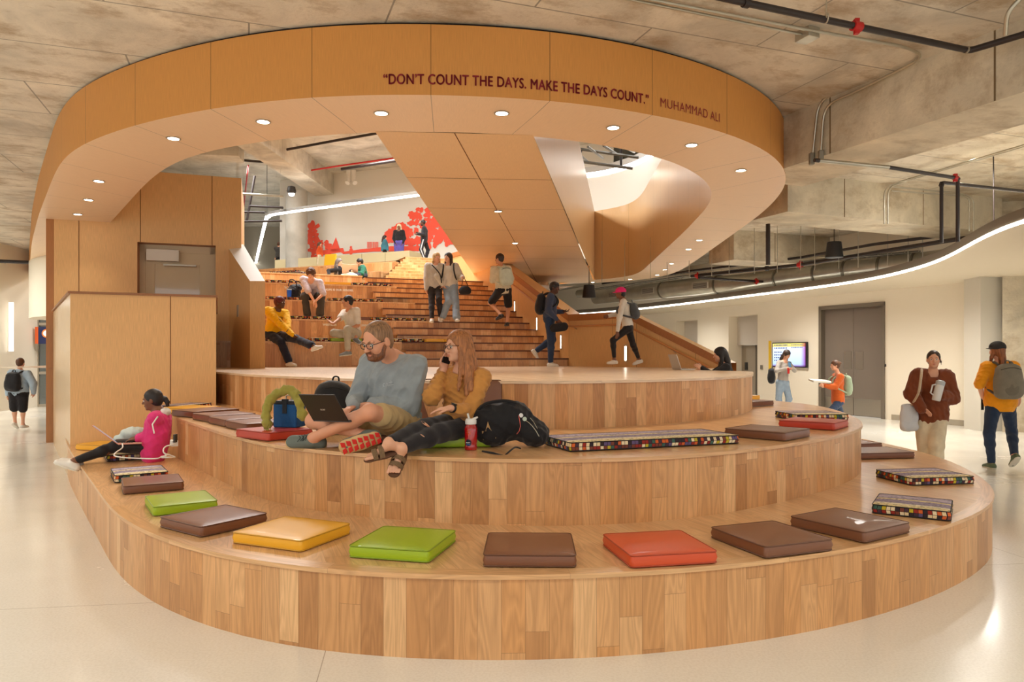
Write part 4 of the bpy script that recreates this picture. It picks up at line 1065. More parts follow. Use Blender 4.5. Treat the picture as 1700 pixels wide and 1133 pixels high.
for (x, y, Y, s_, lb_) in ((1385,415,16.5,.36,'black cone-shaped loudspeaker hanging in front of the far beam'), (978,484,19.,.33,'black loudspeaker hanging just above the stair guard')):
    t = thing('loudspeaker', lb_, 'loudspeaker', Q(x, y, Y)); mb = MB(); mb.lathe([(0,-s_/2),(s_*.55,-s_/2),(s_*.42,s_/2),(0,s_/2)], seg=20); local_build(mb, 'housing', plain('speaker_black', S(28,28,30), rough=.6), t, smooth=True, bevel=.01)
    mb = MB(); mb.tube([(0,0,s_/2),(0,0,s_/2+.5)], .01, 5); local_build(mb, 'hanger_cable', DARKM, t)
    mb = MB(); mb.lathe([(0,-s_/2-.004),(s_*.45,-s_/2-.004),(s_*.45,-s_/2)], seg=20); local_build(mb, 'grille', DARKM, t)
# second duct behind, strut
pipe('air_duct', 'second slimmer duct behind the round spiral duct', 'air duct', mk([(960,488),(1130,470),(1300,452),(1420,440)], 4.15), .16, plain('duct_dull', S(160,154,138), rough=.5, metal=.6))
# corridor at far left
pipe('air_duct', 'fat round duct over the far-left corridor', 'air duct', mk([(-60,484),(20,484),(66,487)], 3.75), .26, GALV, [(U(20,484,3.75), .08, MATS['collar'], .29), (U(52,486,3.75), .08, MATS['collar'], .29)])
pipe('pipe', 'black pipe crossing below the ceiling at far left', 'pipe', mk([(-40,432),(48,436)], 4.1), .05, BLACKP)
pipe('pipe', 'black pipe slanting down toward the ring at far left', 'pipe', mk([(-40,436),(47,467)], 4.0), .05, BLACKP)
pipe('conduit', 'thin pale conduit curving under the far-left ceiling', 'conduit', mk([(8,438),(18,447),(48,448)], 4.2), .02, GALV)
tray(mk([(-40,452),(60,470)], 4.2), .4, 'wire cable tray over the far-left corridor')
# ================================================================== upper floor fittings
UC = 10.1
def ubeam(a, b, w, z0, label):
    o = beam(a[0], a[1], b[0], b[1], w, z0, UC, label, CONC3); return o
ubeam((-9.35, 34.4), (-10.1, 23.5), 1.0, 9.15, 'large concrete beam of the upper ceiling ending at the round column')
ubeam((-10.6, 28.6), (-24, 26.5), 1.0, 9.2, 'cross beam of the upper ceiling over the passage')
cp = (-9.95, 33.4)
tag(MB().lathe([(.49, 5.0), (.49, 9.15)], Matrix.Translation((cp[0], cp[1], 0)), 32).build('round_column', plain('column_concrete', S(178,174,164), rough=.7, var=.12, vscale=2), smooth=True), 'round grey concrete column at the left end of the mural', 'column')
hu2 = 9.6
mk2 = lambda L, h=hu2: [U(x, y, h) for x, y in L]
pipe('pipe', 'black pipe stepping over the upper beam behind the ring', 'pipe', mk2([(330,262),(400,266),(449,270)]) + mk2([(452,253),(560,233),(640,219)]), .05, BLACKP, bend=.1)
pipe('pipe', 'thin red pipe under the upper ceiling', 'pipe', mk2([(508,300),(510,284),(560,276),(680,259)], 9.5), .035, REDP)
pipe('pipe', 'black bar hanging below the upper ceiling near the mural wall', 'pipe', mk2([(567,281),(700,260)], 9.0), .06, BLACKP)
pipe('pipe', 'thin red pipe high in the passage behind the column', 'pipe', mk2([(412,275),(404,350)], 9.4), .03, REDP)
pipe('conduit', 'pale conduit crossing the passage behind the stairs', 'conduit', [Q(403,322,30), Q(470,326,30)], .05, GALV)
for k, (a, b) in enumerate((((423,292),(410,366)), ((415,342),(470,345)), ((403,368),(468,367)), ((404,352),(440,353)))):
    pipe('pipe', ['slanting black pipe high in the passage', 'upper black pipe across the passage', 'lower thick black bar across the passage', 'short black pipe end in the passage'][k], 'pipe', [Q(*a, 31), Q(*b, 31)], .05, BLACKP)
fl = thing('flood_light', 'bright floodlight fixed to the beam beside the round column', 'light', Q(484, 318, 31.5))
mb = MB(); mb.lathe([(0,.25),(.16,.2),(.2,0),(.14,-.1)]); local_build(mb, 'housing', DARKM, fl, smooth=True)
mb = MB(); mb.lathe([(0,-.22),(.1,-.18),(.14,-.08),(.13,0)]); local_build(mb, 'lamp', LAMP, fl, smooth=True)
for dx in (-3, 3):
    pass
dv = thing('duct_drop', 'white twin duct drop hanging on the mural wall', 'air duct', Q(583, 300, 32))
for dx, lb_ in ((-4, ''), (4, '')): MB().tube([Q(583+dx, 283, 32.), Q(583+dx, 300, 32.), Q(583+dx*1.6, 304, 31.9)], .11, 10).build('pipe', plain('duct_white', S(220,216,206), rough=.5), dv, smooth=True)
# linear light
lp = [U(423,445,7.7), U(440,372,7.7), U(446,362,7.7), U(458,357,7.7), U(560,343,7.7), U(707,324,7.7), U(760,317,7.7)]
lp = resample(catmull(lp, 8), n=60)
lt = thing('linear_light', 'long suspended white line of light bending above the parapet', 'light', lp[20])
mb = MB()
for i in range(59):
    a, b = lp[i], lp[i+1]; d = (b-a).normalized(); n_ = Vector((-d.y, d.x, 0))*.07
    mb.quad(a-n_, b-n_, b+n_, a+n_); 
    for s_ in (-1, 1): mb.quad(a+n_*s_, b+n_*s_, b+n_*s_+Vector((0,0,.06)), a+n_*s_+Vector((0,0,.06)))
mb.build('diffuser', plain('led_soft', (1,1,1), emit=(1,.97,.9), estr=4.5), lt)
mb = MB()
for i in range(59):
    a, b = lp[i]+Vector((0,0,.06)), lp[i+1]+Vector((0,0,.06)); d = (b-a).normalized(); n_ = Vector((-d.y, d.x, 0))*.08
    for s_ in (-1, 1): mb.quad(a+n_*s_, b+n_*s_, b+n_*s_+Vector((0,0,.12)), a+n_*s_+Vector((0,0,.12)))
mb.build('housing', plain('silver_housing', S(150,146,138), rough=.4, metal=.4), lt)
a = lp[38]; MB().tube([a, (a.x, a.y, UC)], .012, 5).build('suspension_cable', DARKM, lt)
# curved light and steel deck seen through the right opening
cp_ = [U(x, y, 8.3) for x, y in ((940,296),(965,293),(1010,286),(1050,274),(1080,259),(1110,240))]
cp_ = resample(catmull(cp_, 8), n=40)
lt = thing('cove_light', 'curved bright cove light high in the right opening of the ring', 'light', cp_[10])
mb = MB()
for i in range(39): a, b = cp_[i], cp_[i+1]; mb.quad((a.x,a.y,8.22),(b.x,b.y,8.22),(b.x,b.y,8.4),(a.x,a.y,8.4))
mb.build('led_strip', MATS['led_soft'], lt, smooth=True)
mb = MB()
for i in range(39): a, b = cp_[i], cp_[i+1]; mb.quad((a.x,a.y,8.4),(b.x,b.y,8.4),(b.x,b.y,8.62),(a.x,a.y,8.62))
mb.build('metal_edge', plain('silver_edge', S(170,166,158), rough=.4), lt, smooth=True)
mb = MB(); cw = [(p.x*1.03, p.y+.6) for p in cp_]
for i in range(39):
    a, b = cp_[i], cp_[i+1]; mb.quad((a.x,a.y+.02,5.2),(b.x,b.y+.02,5.2),(b.x,b.y+.02,8.22),(a.x,a.y+.02,8.22))
struct(mb.build('wall_upper', WHITE2, smooth=True))
t = thing('strut_frame', 'grey steel strut grid under the upper ceiling at right', 'steel frame', Q(1000, 255, 24))
for k in range(5): MB().tube([Q(950+k*26, 246-k*2, 22), Q(975+k*26, 268-k*5, 24)], .04, 5).build('strut', plain('strut_grey', S(120,118,110), rough=.5, metal=.4), t)
for (a, b) in (((950,246),(1060,262)), ((960,268),(1050,280))): MB().tube([Q(*a, 23), Q(*b, 23)], .05, 5).build('rail', MATS['strut_grey'], t)
pipe('pipe', 'upright black hanger in the right opening of the ring', 'pipe', [Q(1031,240,23.5), Q(1031,276,23.5)], .04, BLACKP)
t = thing('loudspeaker', 'black loudspeaker beside the curved light in the right opening', 'loudspeaker', Q(957, 262, 20.)); mb = MB(); mb.box(-.1,-.1,-.22,.1,.1,.22, Matrix.Rotation(.3,4,'Y')); local_build(mb, 'cabinet', MATS['speaker_black'], t, bevel=.02); mb = MB(); mb.tube([(0,0,.2),(0,0,.7)], .012, 5); local_build(mb, 'hanger_cable', DARKM, t)
# ================================================================== mural silhouettes on the wall
RED = plain('mural_red', S(244,88,64), rough=.7)
def onmural(x, y, off=.02):
    k = (x-CX)/F; t = (k*wp1.y - wp1.x)/(wd.x - k*wd.y); p = wp1 + wd*t; n_ = Vector((-.39,-.92,0))*off
    return Vector((p.x+n_.x, p.y+n_.y, EYE+(590-y)*p.y/F))
def blob(mb, x, y, rx, ry, seed, jag=.22, n=26):
    rs = random.Random(seed); pts = []
    for k in range(n):
        a = 2*PI*k/n; r = 1 + rs.uniform(-jag, jag); pts.append(onmural(x+rx*r*math.cos(a), y-ry*r*math.sin(a), .02+rs.random()*.0005))
    c = onmural(x, y, .0205)
    for k in range(n): mb.poly([c, pts[k], pts[(k+1)%n]])
mural = thing('wall_mural_art', 'red painted park scene with big leafy trees on the white upper wall', 'mural', onmural(650, 400))
rs = random.Random(5)
mb = MB()
for k in range(120):
    x = rs.uniform(640, 756); top = 392 - 48*math.exp(-((x-700)/36.)**2) - (x-640)*.06; y = rs.uniform(min(top, 404), 404)
    if (666 < x < 682 and 362 < y < 372) or (740 < x and y < 375) : continue
    blob(mb, x, y, rs.uniform(3, 7.5), rs.uniform(3, 7), k, .3, 16)
mb.build('large_tree', RED, mural)
mb = MB()
for k in range(34): blob(mb, rs.uniform(513, 530), rs.uniform(372, 428), rs.uniform(2.5, 5), rs.uniform(3, 6), 200+k, .3, 14)
for k in range(14): blob(mb, rs.uniform(524, 536), rs.uniform(392, 428), rs.uniform(2.5, 4), rs.uniform(3, 5), 300+k, .3, 14)
mb.build('left_tree', RED, mural)
mb = MB()
for k in range(10): blob(mb, rs.uniform(538, 552), rs.uniform(402, 412), 3.5, 3, 400+k, .3, 12)
mb.poly([onmural(x, y) for x, y in ((548,418),(566,418),(558,394))]); mb.poly([onmural(x, y) for x, y in ((535,416),(570,412),(572,418),(534,424))])
mb.poly([onmural(x, y) for x, y in ((566,419),(600,414),(650,409),(700,409),(700,417),(620,418),(570,422))])
for k in range(8): mb.poly([onmural(610+k*2.4, 402), onmural(611.4+k*2.4, 402), onmural(611.4+k*2.4, 412), onmural(610+k*2.4, 412)])
for (x, y) in ((583,416),(547,418),(683,405),(693,410),(713,408),(722,405),(742,403)): blob(mb, x, y-5, 2, 2.4, 500+x, .15, 12); blob(mb, x, y+2, 3.4, 5.5, 600+x, .15, 14)
mb.build('small_figures', RED, mural)
# ================================================================== cushions
def leather(name, col): return plain(name, col, rough=.38, spec=.5, coat=.15, bump=.08, bscale=350.)
LE = {'brown': leather('leather_brown', S(122,76,50)), 'green': leather('leather_green', S(158,188,22)), 'yellow': leather('leather_yellow', S(240,178,40)),
      'orange': leather('leather_orange', S(208,78,36)), 'red': leather('leather_red', S(190,58,34))}
LP = {k: plain('piping_'+k, tuple(c*.6 for c in LE[k].node_tree.nodes['Principled BSDF'].inputs['Base Color'].default_value[:3]), rough=.5) for k in LE}
def fabric_top():
    m, nt, b = nt_new('woven_stripes'); tc = N(nt, 'UVMap'); sp = N(nt, 'SeparateXYZ'); nt.links.new(tc.outputs[0], sp.inputs[0])
    u, v = sp.outputs[0], sp.outputs[1]
    s = mth(nt, 'FLOOR', mth(nt, 'DIVIDE', v, .011)); wn = N(nt, 'TexWhiteNoise', noise_dimensions='1D'); nt.links.new(mth(nt, 'FLOOR', mth(nt, 'DIVIDE', v, .045)), wn.inputs['W'])
    c = ramp(nt, wn.outputs[0], [(0, S(150,136,156)), (.25, S(226,214,184)), (.5, S(220,202,152)), (.75, S(184,170,186)), (1, S(232,222,196))], 'CONSTANT')
    cb = N(nt, 'CombineXYZ'); nt.links.new(mth(nt, 'FLOOR', mth(nt, 'DIVIDE', u, .014)), cb.inputs[0]); nt.links.new(s, cb.inputs[1])
    w2 = N(nt, 'TexWhiteNoise', noise_dimensions='2D'); nt.links.new(cb.outputs[0], w2.inputs['Vector'])
    c = mixc(nt, mth(nt, 'MULTIPLY', mth(nt, 'LESS_THAN', w2.outputs[0], .3), .45), c, S(58,44,50))
    nt.links.new(c, b.inputs['Base Color']); b.inputs['Roughness'].default_value = .85; return m
def fabric_side():
    m, nt, b = nt_new('woven_blocks'); tc = N(nt, 'UVMap'); sp = N(nt, 'SeparateXYZ'); nt.links.new(tc.outputs[0], sp.inputs[0])
    u, v = sp.outputs[0], sp.outputs[1]; w = .028
    cu = mth(nt, 'DIVIDE', u, w); ci = mth(nt, 'FLOOR', cu); cv = mth(nt, 'DIVIDE', v, .034); vi = mth(nt, 'FLOOR', cv)
    cb = N(nt, 'CombineXYZ'); nt.links.new(ci, cb.inputs[0]); nt.links.new(vi, cb.inputs[1])
    w2 = N(nt, 'TexWhiteNoise', noise_dimensions='2D'); nt.links.new(cb.outputs[0], w2.inputs['Vector'])
    cols = [S(150,40,28), S(208,96,40), S(226,204,160), S(70,46,60), S(196,176,40), S(60,96,84), S(48,34,40), S(232,216,180), S(120,60,44), S(96,80,120)]
    c = ramp(nt, w2.outputs[0], [(i/len(cols), x) for i, x in enumerate(cols)], 'CONSTANT')
    fu = mth(nt, 'FRACT', cu); fv = mth(nt, 'FRACT', cv)
    d = mth(nt, 'MAXIMUM', mth(nt, 'LESS_THAN', fu, .12), mth(nt, 'LESS_THAN', fv, .09))
    c = mixc(nt, d, c, S(24,18,22)); nt.links.new(c, b.inputs['Base Color']); b.inputs['Roughness'].default_value = .85; return m
FT, FS = fabric_top(), fabric_side()
PIPED = plain('piping_dark', S(30,24,26), rough=.7)
def cushion(center, w, d, yaw, col, label, group, h=.07, tilt=None, puff=.008):
    t = thing('seat_cushion', label, 'cushion', center, yaw, group)
    bm = bmesh.new(); nx = max(4, int(w/.06)); ny = 8
    mb = MB(); hw, hd, r = w/2, d/2, .022
    # outline with rounded corners
    def outline(ins=0.):
        P = []
        for cx_, cy_, a0 in ((hw-r, -hd+r, -PI/2), (hw-r, hd-r, 0), (-hw+r, hd-r, PI/2), (-hw+r, -hd+r, PI)):
            for k in range(5): a = a0 + PI/2*k/4; P.append((cx_+(r-ins)*math.cos(a), cy_+(r-ins)*math.sin(a)))
        # subdivide straight sides a little so the body can bulge
        out = []
        for i in range(len(P)):
            a, b = P[i], P[(i+1) % len(P)]; out.append(a)
            L = math.hypot(a[0]-b[0], a[1]-b[1])
            if L > .1:
                for q in range(1, 6): out.append((a[0]+(b[0]-a[0])*q/6, a[1]+(b[1]-a[1])*q/6))
        return out
    O = outline(); n = len(O)
    rings = [(0., .004), (.0, .012), (-.006, h*.5), (.0, h-.010), (.0, h-.003)]
    pts = []
    for ins, z in rings:
        pts.append([(x*(1-ins/hw), y*(1-ins/hd), z) for x, y in O])
    mb.cur = 1; acc = [0]
    for i in range(n): a, b = O[i], O[(i+1)%n]; acc.append(acc[-1]+math.hypot(a[0]-b[0], a[1]-b[1]))
    for k in range(len(rings)-1):
        for i in range(n):
            j = (i+1) % n; mb.quad(pts[k][i], pts[k][j], pts[k+1][j], pts[k+1][i], uv=[(acc[i], rings[k][1]), (acc[i+1], rings[k][1]), (acc[i+1], rings[k+1][1]), (acc[i], rings[k+1][1])])
    mb.cur = 0; last = pts[-1]; prev = last
    for s_, dz in ((.93, .45), (.75, .8), (.45, 1.0)):
        ring_ = [(x*s_, y*s_, h-.003+puff*dz) for x, y, z in last]
        for i in range(n): j = (i+1) % n; mb.quad(prev[i], prev[j], ring_[j], ring_[i], uv=[(p[0], p[1]) for p in (prev[i], prev[j], ring_[j], ring_[i])])
        prev = ring_
    mb.poly(prev, uv=[(p[0], p[1]) for p in prev]); mb.poly([(x, y, .004) for x, y in reversed(O)])
    pat = col == 'pattern'
    local_build(mb, 'pad', [FT, FS] if pat else [LE[col], LE[col]], t, smooth=True, autosm=70)
    mb = MB()
    for z in (h-.004, .008):
        path = [(x*1.004, y*1.004, z) for x, y in O]; path.append(path[0]); mb.tube(path, .0042, 5, cap=False)
    local_build(mb, 'piping', PIPED if pat else LP[col], t, smooth=True)
    return t
GB = 'loose square seat cushions on the tiers'
def cush_px(Fp, Rp, htop, col, label, depth=.48, w=None, group=GB, anchor='F', h=.07):
    base = htop - h
    a, b = U(*Fp, htop), U(*Rp, htop); d = (b-a); L = w or d.length; d.normalize(); n_ = Vector((-d.y, d.x, 0))
    c = a + d*(L/2) + n_*(depth/2) if anchor == 'F' else b - d*(L/2) + n_*(depth/2)
    return cushion((c.x, c.y, base), L, depth, math.atan2(d.y, d.x), col, label, group, h)
H1, H2 = .52, .97
C = cush_px
C((178,757),(253,752),H1,'pattern','patterned cushion the girl in pink sits on',.62)
C((175,740),(216,734),H1,'yellow','yellow cushion on the bench corner behind the girl\'s laptop',.45)
C((191,790),(279,783),H1,'pattern','striped patterned cushion just in front of the girl in pink')
C((205,808),(305,800),H1,'brown','brown cushion between the patterned one and the pale green one at left')
C((255,842),(361,831),H1,'green','green cushion at the left bend of the lowest tier')
C((334,875),(444,852),H1,'brown','brown cushion next to the yellow one on the lowest tier')
C((500,898),(582,869),H1,'yellow','yellow cushion on the lowest tier', .52)
C((579,906),(711,915),H1,'green','bright green cushion on the lowest tier below the couple')
C((803,921),(956,922),H1,'brown','brown cushion front and center on the lowest tier')
C((1048,923),(1191,915),H1,'orange','orange cushion on the lowest tier')
C((1271,908),(1383,895),H1,'brown','brown cushion right of the orange one on the lowest tier', .5)
C((1435,884),(1511,867),H1,'brown','brown cushion beside the nearest patterned one at right', .52)
C((1448,837),(1578,850),H1,'pattern','nearest woven patterned cushion on the right of the lowest tier')
C((1513,794),(1618,791),H1,'pattern','farther woven patterned cushion on the right of the lowest tier')
C((1425,753),(1519,751),H1,'brown','brown cushion half hidden behind the middle tier at right')
C((1395,738),(1465,736),H1,'brown','farthest brown cushion peeking past the middle tier at right')
C((297,674.5),(352,669),H2,'pattern','patterned cushion against the wood box wall, farthest left of its tier',.34)
C((310,679),(367,674.5),H2,'yellow','yellow cushion in the left row of the middle tier')
C((324,684),(398,679),H2,'brown','brown cushion right in front of the yellow one, middle tier')
C((350,691),(425,686.6),H2,'brown','second brown cushion after the yellow one, middle tier')
C((374,697.5),(453,693),H2,'brown','third brown cushion after the yellow one, middle tier')
C((407,704.5),(478,700),H2,'brown','fourth brown cushion, just behind the red one')
C((446,719),(520,712),H2,'red','red cushion under the blue lunch bag')
cushion((-.92, 5.80, .90), .5, .5, math.radians(-26), 'brown', 'dark brown cushion under the bearded man', GB)
C((702,729),(775,728),H2,'green','green cushion under the woman with the phone', .5, w=.5)
C((948,735),(1236,722),H2,'pattern','long woven patterned bench pad right of the black backpack', .5, w=1.42)
C((1302,719),(1356,710),H2,'brown','brown cushion at the right end of the long patterned pad', .52, w=.48)
C((1385,703),(1409,697),H2,'red','red cushion on the right of the middle tier', .5, w=.46)
C((1321,688.5),(1409,688),H2,'pattern','patterned cushion behind the red one at right of the middle tier', .5)
C((1240,668),(1285,665.5),H2,'brown','dark cushion just past the stage corner at right', .46)
C((1240,657.5),(1262,656.5),H2,'yellow','yellow cushion tip just past the stage corner', .4, w=.45, anchor='R')
# upright cushions
def upright(p, yaw, col, label, lean=.2):
    t = cushion(p, .46, .44, 0, col, label, 'cushions leaning upright'); t.rotation_euler = (PI/2 - lean, 0, yaw); return t
pu = U(283, 756, .45); upright((pu.x+.04, pu.y+.15, .70), math.radians(125-0), 'red', 'red cushion standing upright behind the girl in pink', .03)
upright((-.98, 6.90, 1.125), math.radians(12), 'brown', 'brown cushion leaning on the stage behind the bearded man')
upright((-.33, 6.70, 1.125), math.radians(5), 'brown', 'maroon-brown cushion leaning on the stage behind the woman')
# pads on the seating rows
def row_pads(k, segs):
    z = 1.35 + .51*k; v = ROWV[k]
    for (x0, x1, col, lab) in segs:
        def u_at(x):
            kx = (x-CX)/F; vv = v+.03; return (kx*CA*vv + SA*vv) / (CA - kx*SA) if False else None
        def solve(x):
            kx = (x-CX)/F; vv = v+.03     # X = CA u - SA v ; Y = SA u + CA v ; X = kx Y
            return (kx*CA*vv + SA*vv)/(CA - kx*SA)
        u0, u1 = solve(x0), solve(x1); n = max(1, round((u1-u0)/.5)); w_ = (u1-u0)/n
        for i in range(n):
            c = G(u0+w_*(i+.5), v+.03+.22)
            cushion((c.x, c.y, z), w_*.985, .44, A0, col, lab, f'{col} pads on seating row {k}')
names = ['lowest', 'second', 'third', 'fourth', 'fifth']
def plab(col, k, where): return f'{col} pad on the {names[k-1]} row {where}'
row_pads(1, [(441,456,'pattern',plab('dark patterned',1,'left of the person in yellow')),(512,548,'pattern',plab('woven patterned',1,'between the two seated talkers')),(549,601,'green',plab('lime green',1,'under the man in the white polo')),(603,705,'pattern',plab('woven patterned',1,'above the bearded man')),(707,770,'yellow',plab('yellow',1,'behind the woman on the phone'))])
row_pads(2, [(476,551,'pattern',plab('woven patterned',2,'behind the person in yellow')),(599,614,'brown',plab('brown',2,'right of the white polo shirt')),(615,708,'pattern',plab('woven patterned',2,'at its right end'))])
row_pads(3, [(441,476,'pattern',plab('woven patterned',3,'at its left end')),(478,500,'pattern',plab('olive patterned',3,'beside the blue cup')),(545,636,'pattern',plab('woven patterned',3,'right of the man in the light tee'))])
row_pads(4, [(441,500,'pattern',plab('woven patterned',4,'at its left end')),(540,583,'yellow',plab('bright yellow',4,'right of the light tee')),(584,650,'pattern',plab('woven patterned',4,'at its right end'))])
p = U(513, 447.5, 4.45)
cushion((p.x-1.0, p.y+.9, 4.41), 1.2, .45, math.radians(-23), 'pattern', 'small patterned pad high on the sixth row left of the reading pair', None)
yc = U(546, 441.5, 4.95); t = cushion((yc.x, yc.y+.3, 5.17), .5, .5, 0, 'yellow', 'yellow cushion propped upright against the beige parapet', None); t.rotation_euler = (PI/2-.15, 0, math.radians(-23))
# white lettering on the risers
WL = plain('white_vinyl', S(236,230,220), rough=.5)
def riser_text(s, k, x, y, size, label):
    v = ROWV[k]; kx = (x-CX)/F; vv = v-.006; u = (kx*CA*vv + SA*vv)/(CA - kx*SA); p = G(u, vv); z = EYE + (590-y)*p.y/F
    me = text_mesh(s, size, .004); me.materials.append(WL); o = bpy.data.objects.new('riser_lettering', me); COL.objects.link(o)
    o.matrix_world = Matrix.Translation((p.x, p.y, z)) @ Matrix.Rotation(A0, 4, 'Z') @ Matrix.Rotation(PI/2, 4, 'X')
    tag(o, label, 'lettering'); return o
riser_text('YOU REALIZE', 4, 472, 479.5, .075, 'small white words on the fourth row riser, left of the light tee')
riser_text('HOPE IS OUR HEROES.', 4, 539, 482.5, .068, 'small white words on the fourth row riser, right of the light tee')
riser_text('WESTERN', 2, 536, 541, .062, 'small white word on the second row riser by the gesturing hand')
riser_text('UNIVERSITY', 2, 599, 542, .062, 'small white word on the second row riser, half behind the bearded man')
# ================================================================== people: smooth bodies grown from distance fields
import openvdb
V = Vector
class Field:
    def __init__(s): s.p = []
    def cone(s, a, b, ra, rb, k=.02, flat=None, sub=False):      # flat=(axis, factor): squeeze along an axis
        a, b = np.array(a, float), np.array(b, float); r = max(ra, rb)
        s.p.append(('c', a, b, ra, rb, k, flat, sub, np.minimum(a, b)-r, np.maximum(a, b)+r)); return s
    def ell(s, c, r, R=None, k=.02, sub=False):
        c = np.array(c, float); r = np.array(r, float); m = r.max()
        s.p.append(('e', c, r, np.array(R, float) if R is not None else np.eye(3), None, k, None, sub, c-m, c+m)); return s
    def mesh(s, vox, wr=0., wf=14., seed=1, cut=None):
        pad = .03 + vox*3
        add = [q for q in s.p if not q[7]]
        lo = np.min([q[8] for q in add], 0) - pad; hi = np.max([q[9] for q in add], 0) + pad
        n = np.ceil((hi-lo)/vox).astype(int)+1; D = np.full(n, .08, np.float32)
        for q in s.p:
            typ, A, B, ra, rb, k, flat, sub, l0, h0 = q
            i0 = np.maximum(((l0-lo-k-vox*3)/vox).astype(int), 0); i1 = np.minimum(np.ceil((h0-lo+k+vox*3)/vox).astype(int)+1, n)
            if np.any(i1 <= i0): continue
            sl = tuple(slice(a_, b_) for a_, b_ in zip(i0, i1))
            gx, gy, gz = [(lo[i]+vox*np.arange(i0[i], i1[i])).astype(np.float32) for i in range(3)]
            X, Y, Z = gx[:, None, None], gy[None, :, None], gz[None, None, :]
            if typ == 'c':
                ab = B-A; L2 = max(ab.dot(ab), 1e-9)
                t = np.clip(((X-A[0])*ab[0]+(Y-A[1])*ab[1]+(Z-A[2])*ab[2])/L2, 0, 1)
                qx, qy, qz = X-A[0]-t*ab[0], Y-A[1]-t*ab[1], Z-A[2]-t*ab[2]
                if flat is not None:
                    w, f = np.array(flat[0], float), flat[1]; w = w/np.linalg.norm(w); dt = (qx*w[0]+qy*w[1]+qz*w[2])*(1/f-1)
                    qx, qy, qz = qx+w[0]*dt, qy+w[1]*dt, qz+w[2]*dt
                    d = (np.sqrt(qx*qx+qy*qy+qz*qz)-(ra+(rb-ra)*t))*(f if f < 1 else 1)
                else: d = np.sqrt(qx*qx+qy*qy+qz*qz)-(ra+(rb-ra)*t)
            else:
                R = ra; x, y, z = X-A[0], Y-A[1], Z-A[2]
                px_ = (R[0,0]*x+R[1,0]*y+R[2,0]*z)/B[0]; py_ = (R[0,1]*x+R[1,1]*y+R[2,1]*z)/B[1]; pz_ = (R[0,2]*x+R[1,2]*y+R[2,2]*z)/B[2]
                k0 = np.sqrt(px_**2+py_**2+pz_**2)+1e-6; k1 = np.sqrt((px_/B[0])**2+(py_/B[1])**2+(pz_/B[2])**2)+1e-6
                d = k0*(k0-1)/k1
            cur = D[sl]
            if sub:
                h = np.clip(.5-.5*(cur+d)/k, 0, 1) if k > 0 else None
                D[sl] = cur*(1-h)+(-d)*h+k*h*(1-h)
            else:
                h = np.clip(.5+.5*(cur-d)/k, 0, 1)
                D[sl] = cur*(1-h)+d*h-k*h*(1-h)
        if cut is not None:
            for (pt, nrm) in cut:
                g = [lo[i]+vox*np.arange(n[i]) for i in range(3)]
                pl = (g[0][:, None, None]-pt[0])*nrm[0]+(g[1][None, :, None]-pt[1])*nrm[1]+(g[2][None, None, :]-pt[2])*nrm[2]
                D = np.maximum(D, pl.astype(np.float32))
        if wr:
            rs = np.random.RandomState(seed); g = [(lo[i]+vox*np.arange(n[i])).astype(np.float32) for i in range(3)]
            X, Y, Z = g[0][:, None, None], g[1][None, :, None], g[2][None, None, :]
            wx = .03*np.sin(9*Y+7*Z+rs.rand()*6); acc = 0
            for _ in range(5):
                kv = rs.normal(size=3); kv /= np.linalg.norm(kv); f_ = wf*rs.uniform(1, 3.6)
                acc = acc + np.abs(np.sin((kv[0]*(X+wx)+kv[1]*Y+kv[2]*(Z+wx))*f_+rs.rand()*6))/5
            D = D + (wr*(acc*2-1.2)).astype(np.float32)
        gr = openvdb.FloatGrid(.08); gr.copyFromArray(np.ascontiguousarray(D.astype(np.float32)))
        P, Qd = gr.convertToQuads(0.0)
        return P*vox+lo, Qd
    def build(s, name, mat, parent, vox=.01, **kw):
        P, Qd = s.mesh(vox, **kw)
        me = bpy.data.meshes.new(name); me.vertices.add(len(P)); me.vertices.foreach_set('co', P.astype(np.float32).ravel())
        me.loops.add(len(Qd)*4); me.loops.foreach_set('vertex_index', Qd[:, ::-1].astype(np.int32).ravel())
        me.polygons.add(len(Qd)); me.polygons.foreach_set('loop_start', np.arange(0, len(Qd)*4, 4, dtype=np.int32)); me.polygons.foreach_set('loop_total', np.full(len(Qd), 4, np.int32))
        me.polygons.foreach_set('use_smooth', np.ones(len(Qd), bool)); me.update(calc_edges=True); me.validate()
        me.materials.append(mat); o = bpy.data.objects.new(name, me); COL.objects.link(o)
        # keep outward normals
        bm = bmesh.new(); bm.from_mesh(me); 
        if bm.calc_volume(signed=True) < 0: bmesh.ops.reverse_faces(bm, faces=bm.faces)
        bm.to_mesh(me); bm.free()
        if parent is not None: o.parent = parent; o.matrix_parent_inverse = Matrix.Translation(-parent.location)
        return o
def ik(a, b, l1, l2, hint):
    a, b, hint = V(a), V(b), V(hint); d = b-a; L = d.length; m = (l1+l2)*.998
    if L > m: f = L/m; l1 *= f; l2 *= f
    L = max(L, abs(l1-l2)+.01); x = (l1*l1-l2*l2+L*L)/(2*L); h = math.sqrt(max(l1*l1-x*x, 0)); dn = d.normalized()
    p = hint-a; p = p-dn*p.dot(dn)
    p = p.normalized() if p.length > 1e-5 else V((0, 0, 1))
    return a+dn*x+p*h
def hd(deg, pitch=0.):
    a, p = math.radians(deg), math.radians(pitch); return V((math.cos(a)*math.cos(p), math.sin(a)*math.cos(p), math.sin(p)))
def skin_mat(name, col):
    if name in MATS: return MATS[name]
    m = plain(name, col, rough=.5, spec=.4, bump=.04, bscale=400.); b = m.node_tree.nodes['Principled BSDF']
    b.inputs['Subsurface Weight'].default_value = .12; b.inputs['Subsurface Radius'].default_value = (.02, .008, .004); b.inputs['Subsurface Scale'].default_value = .4; return m
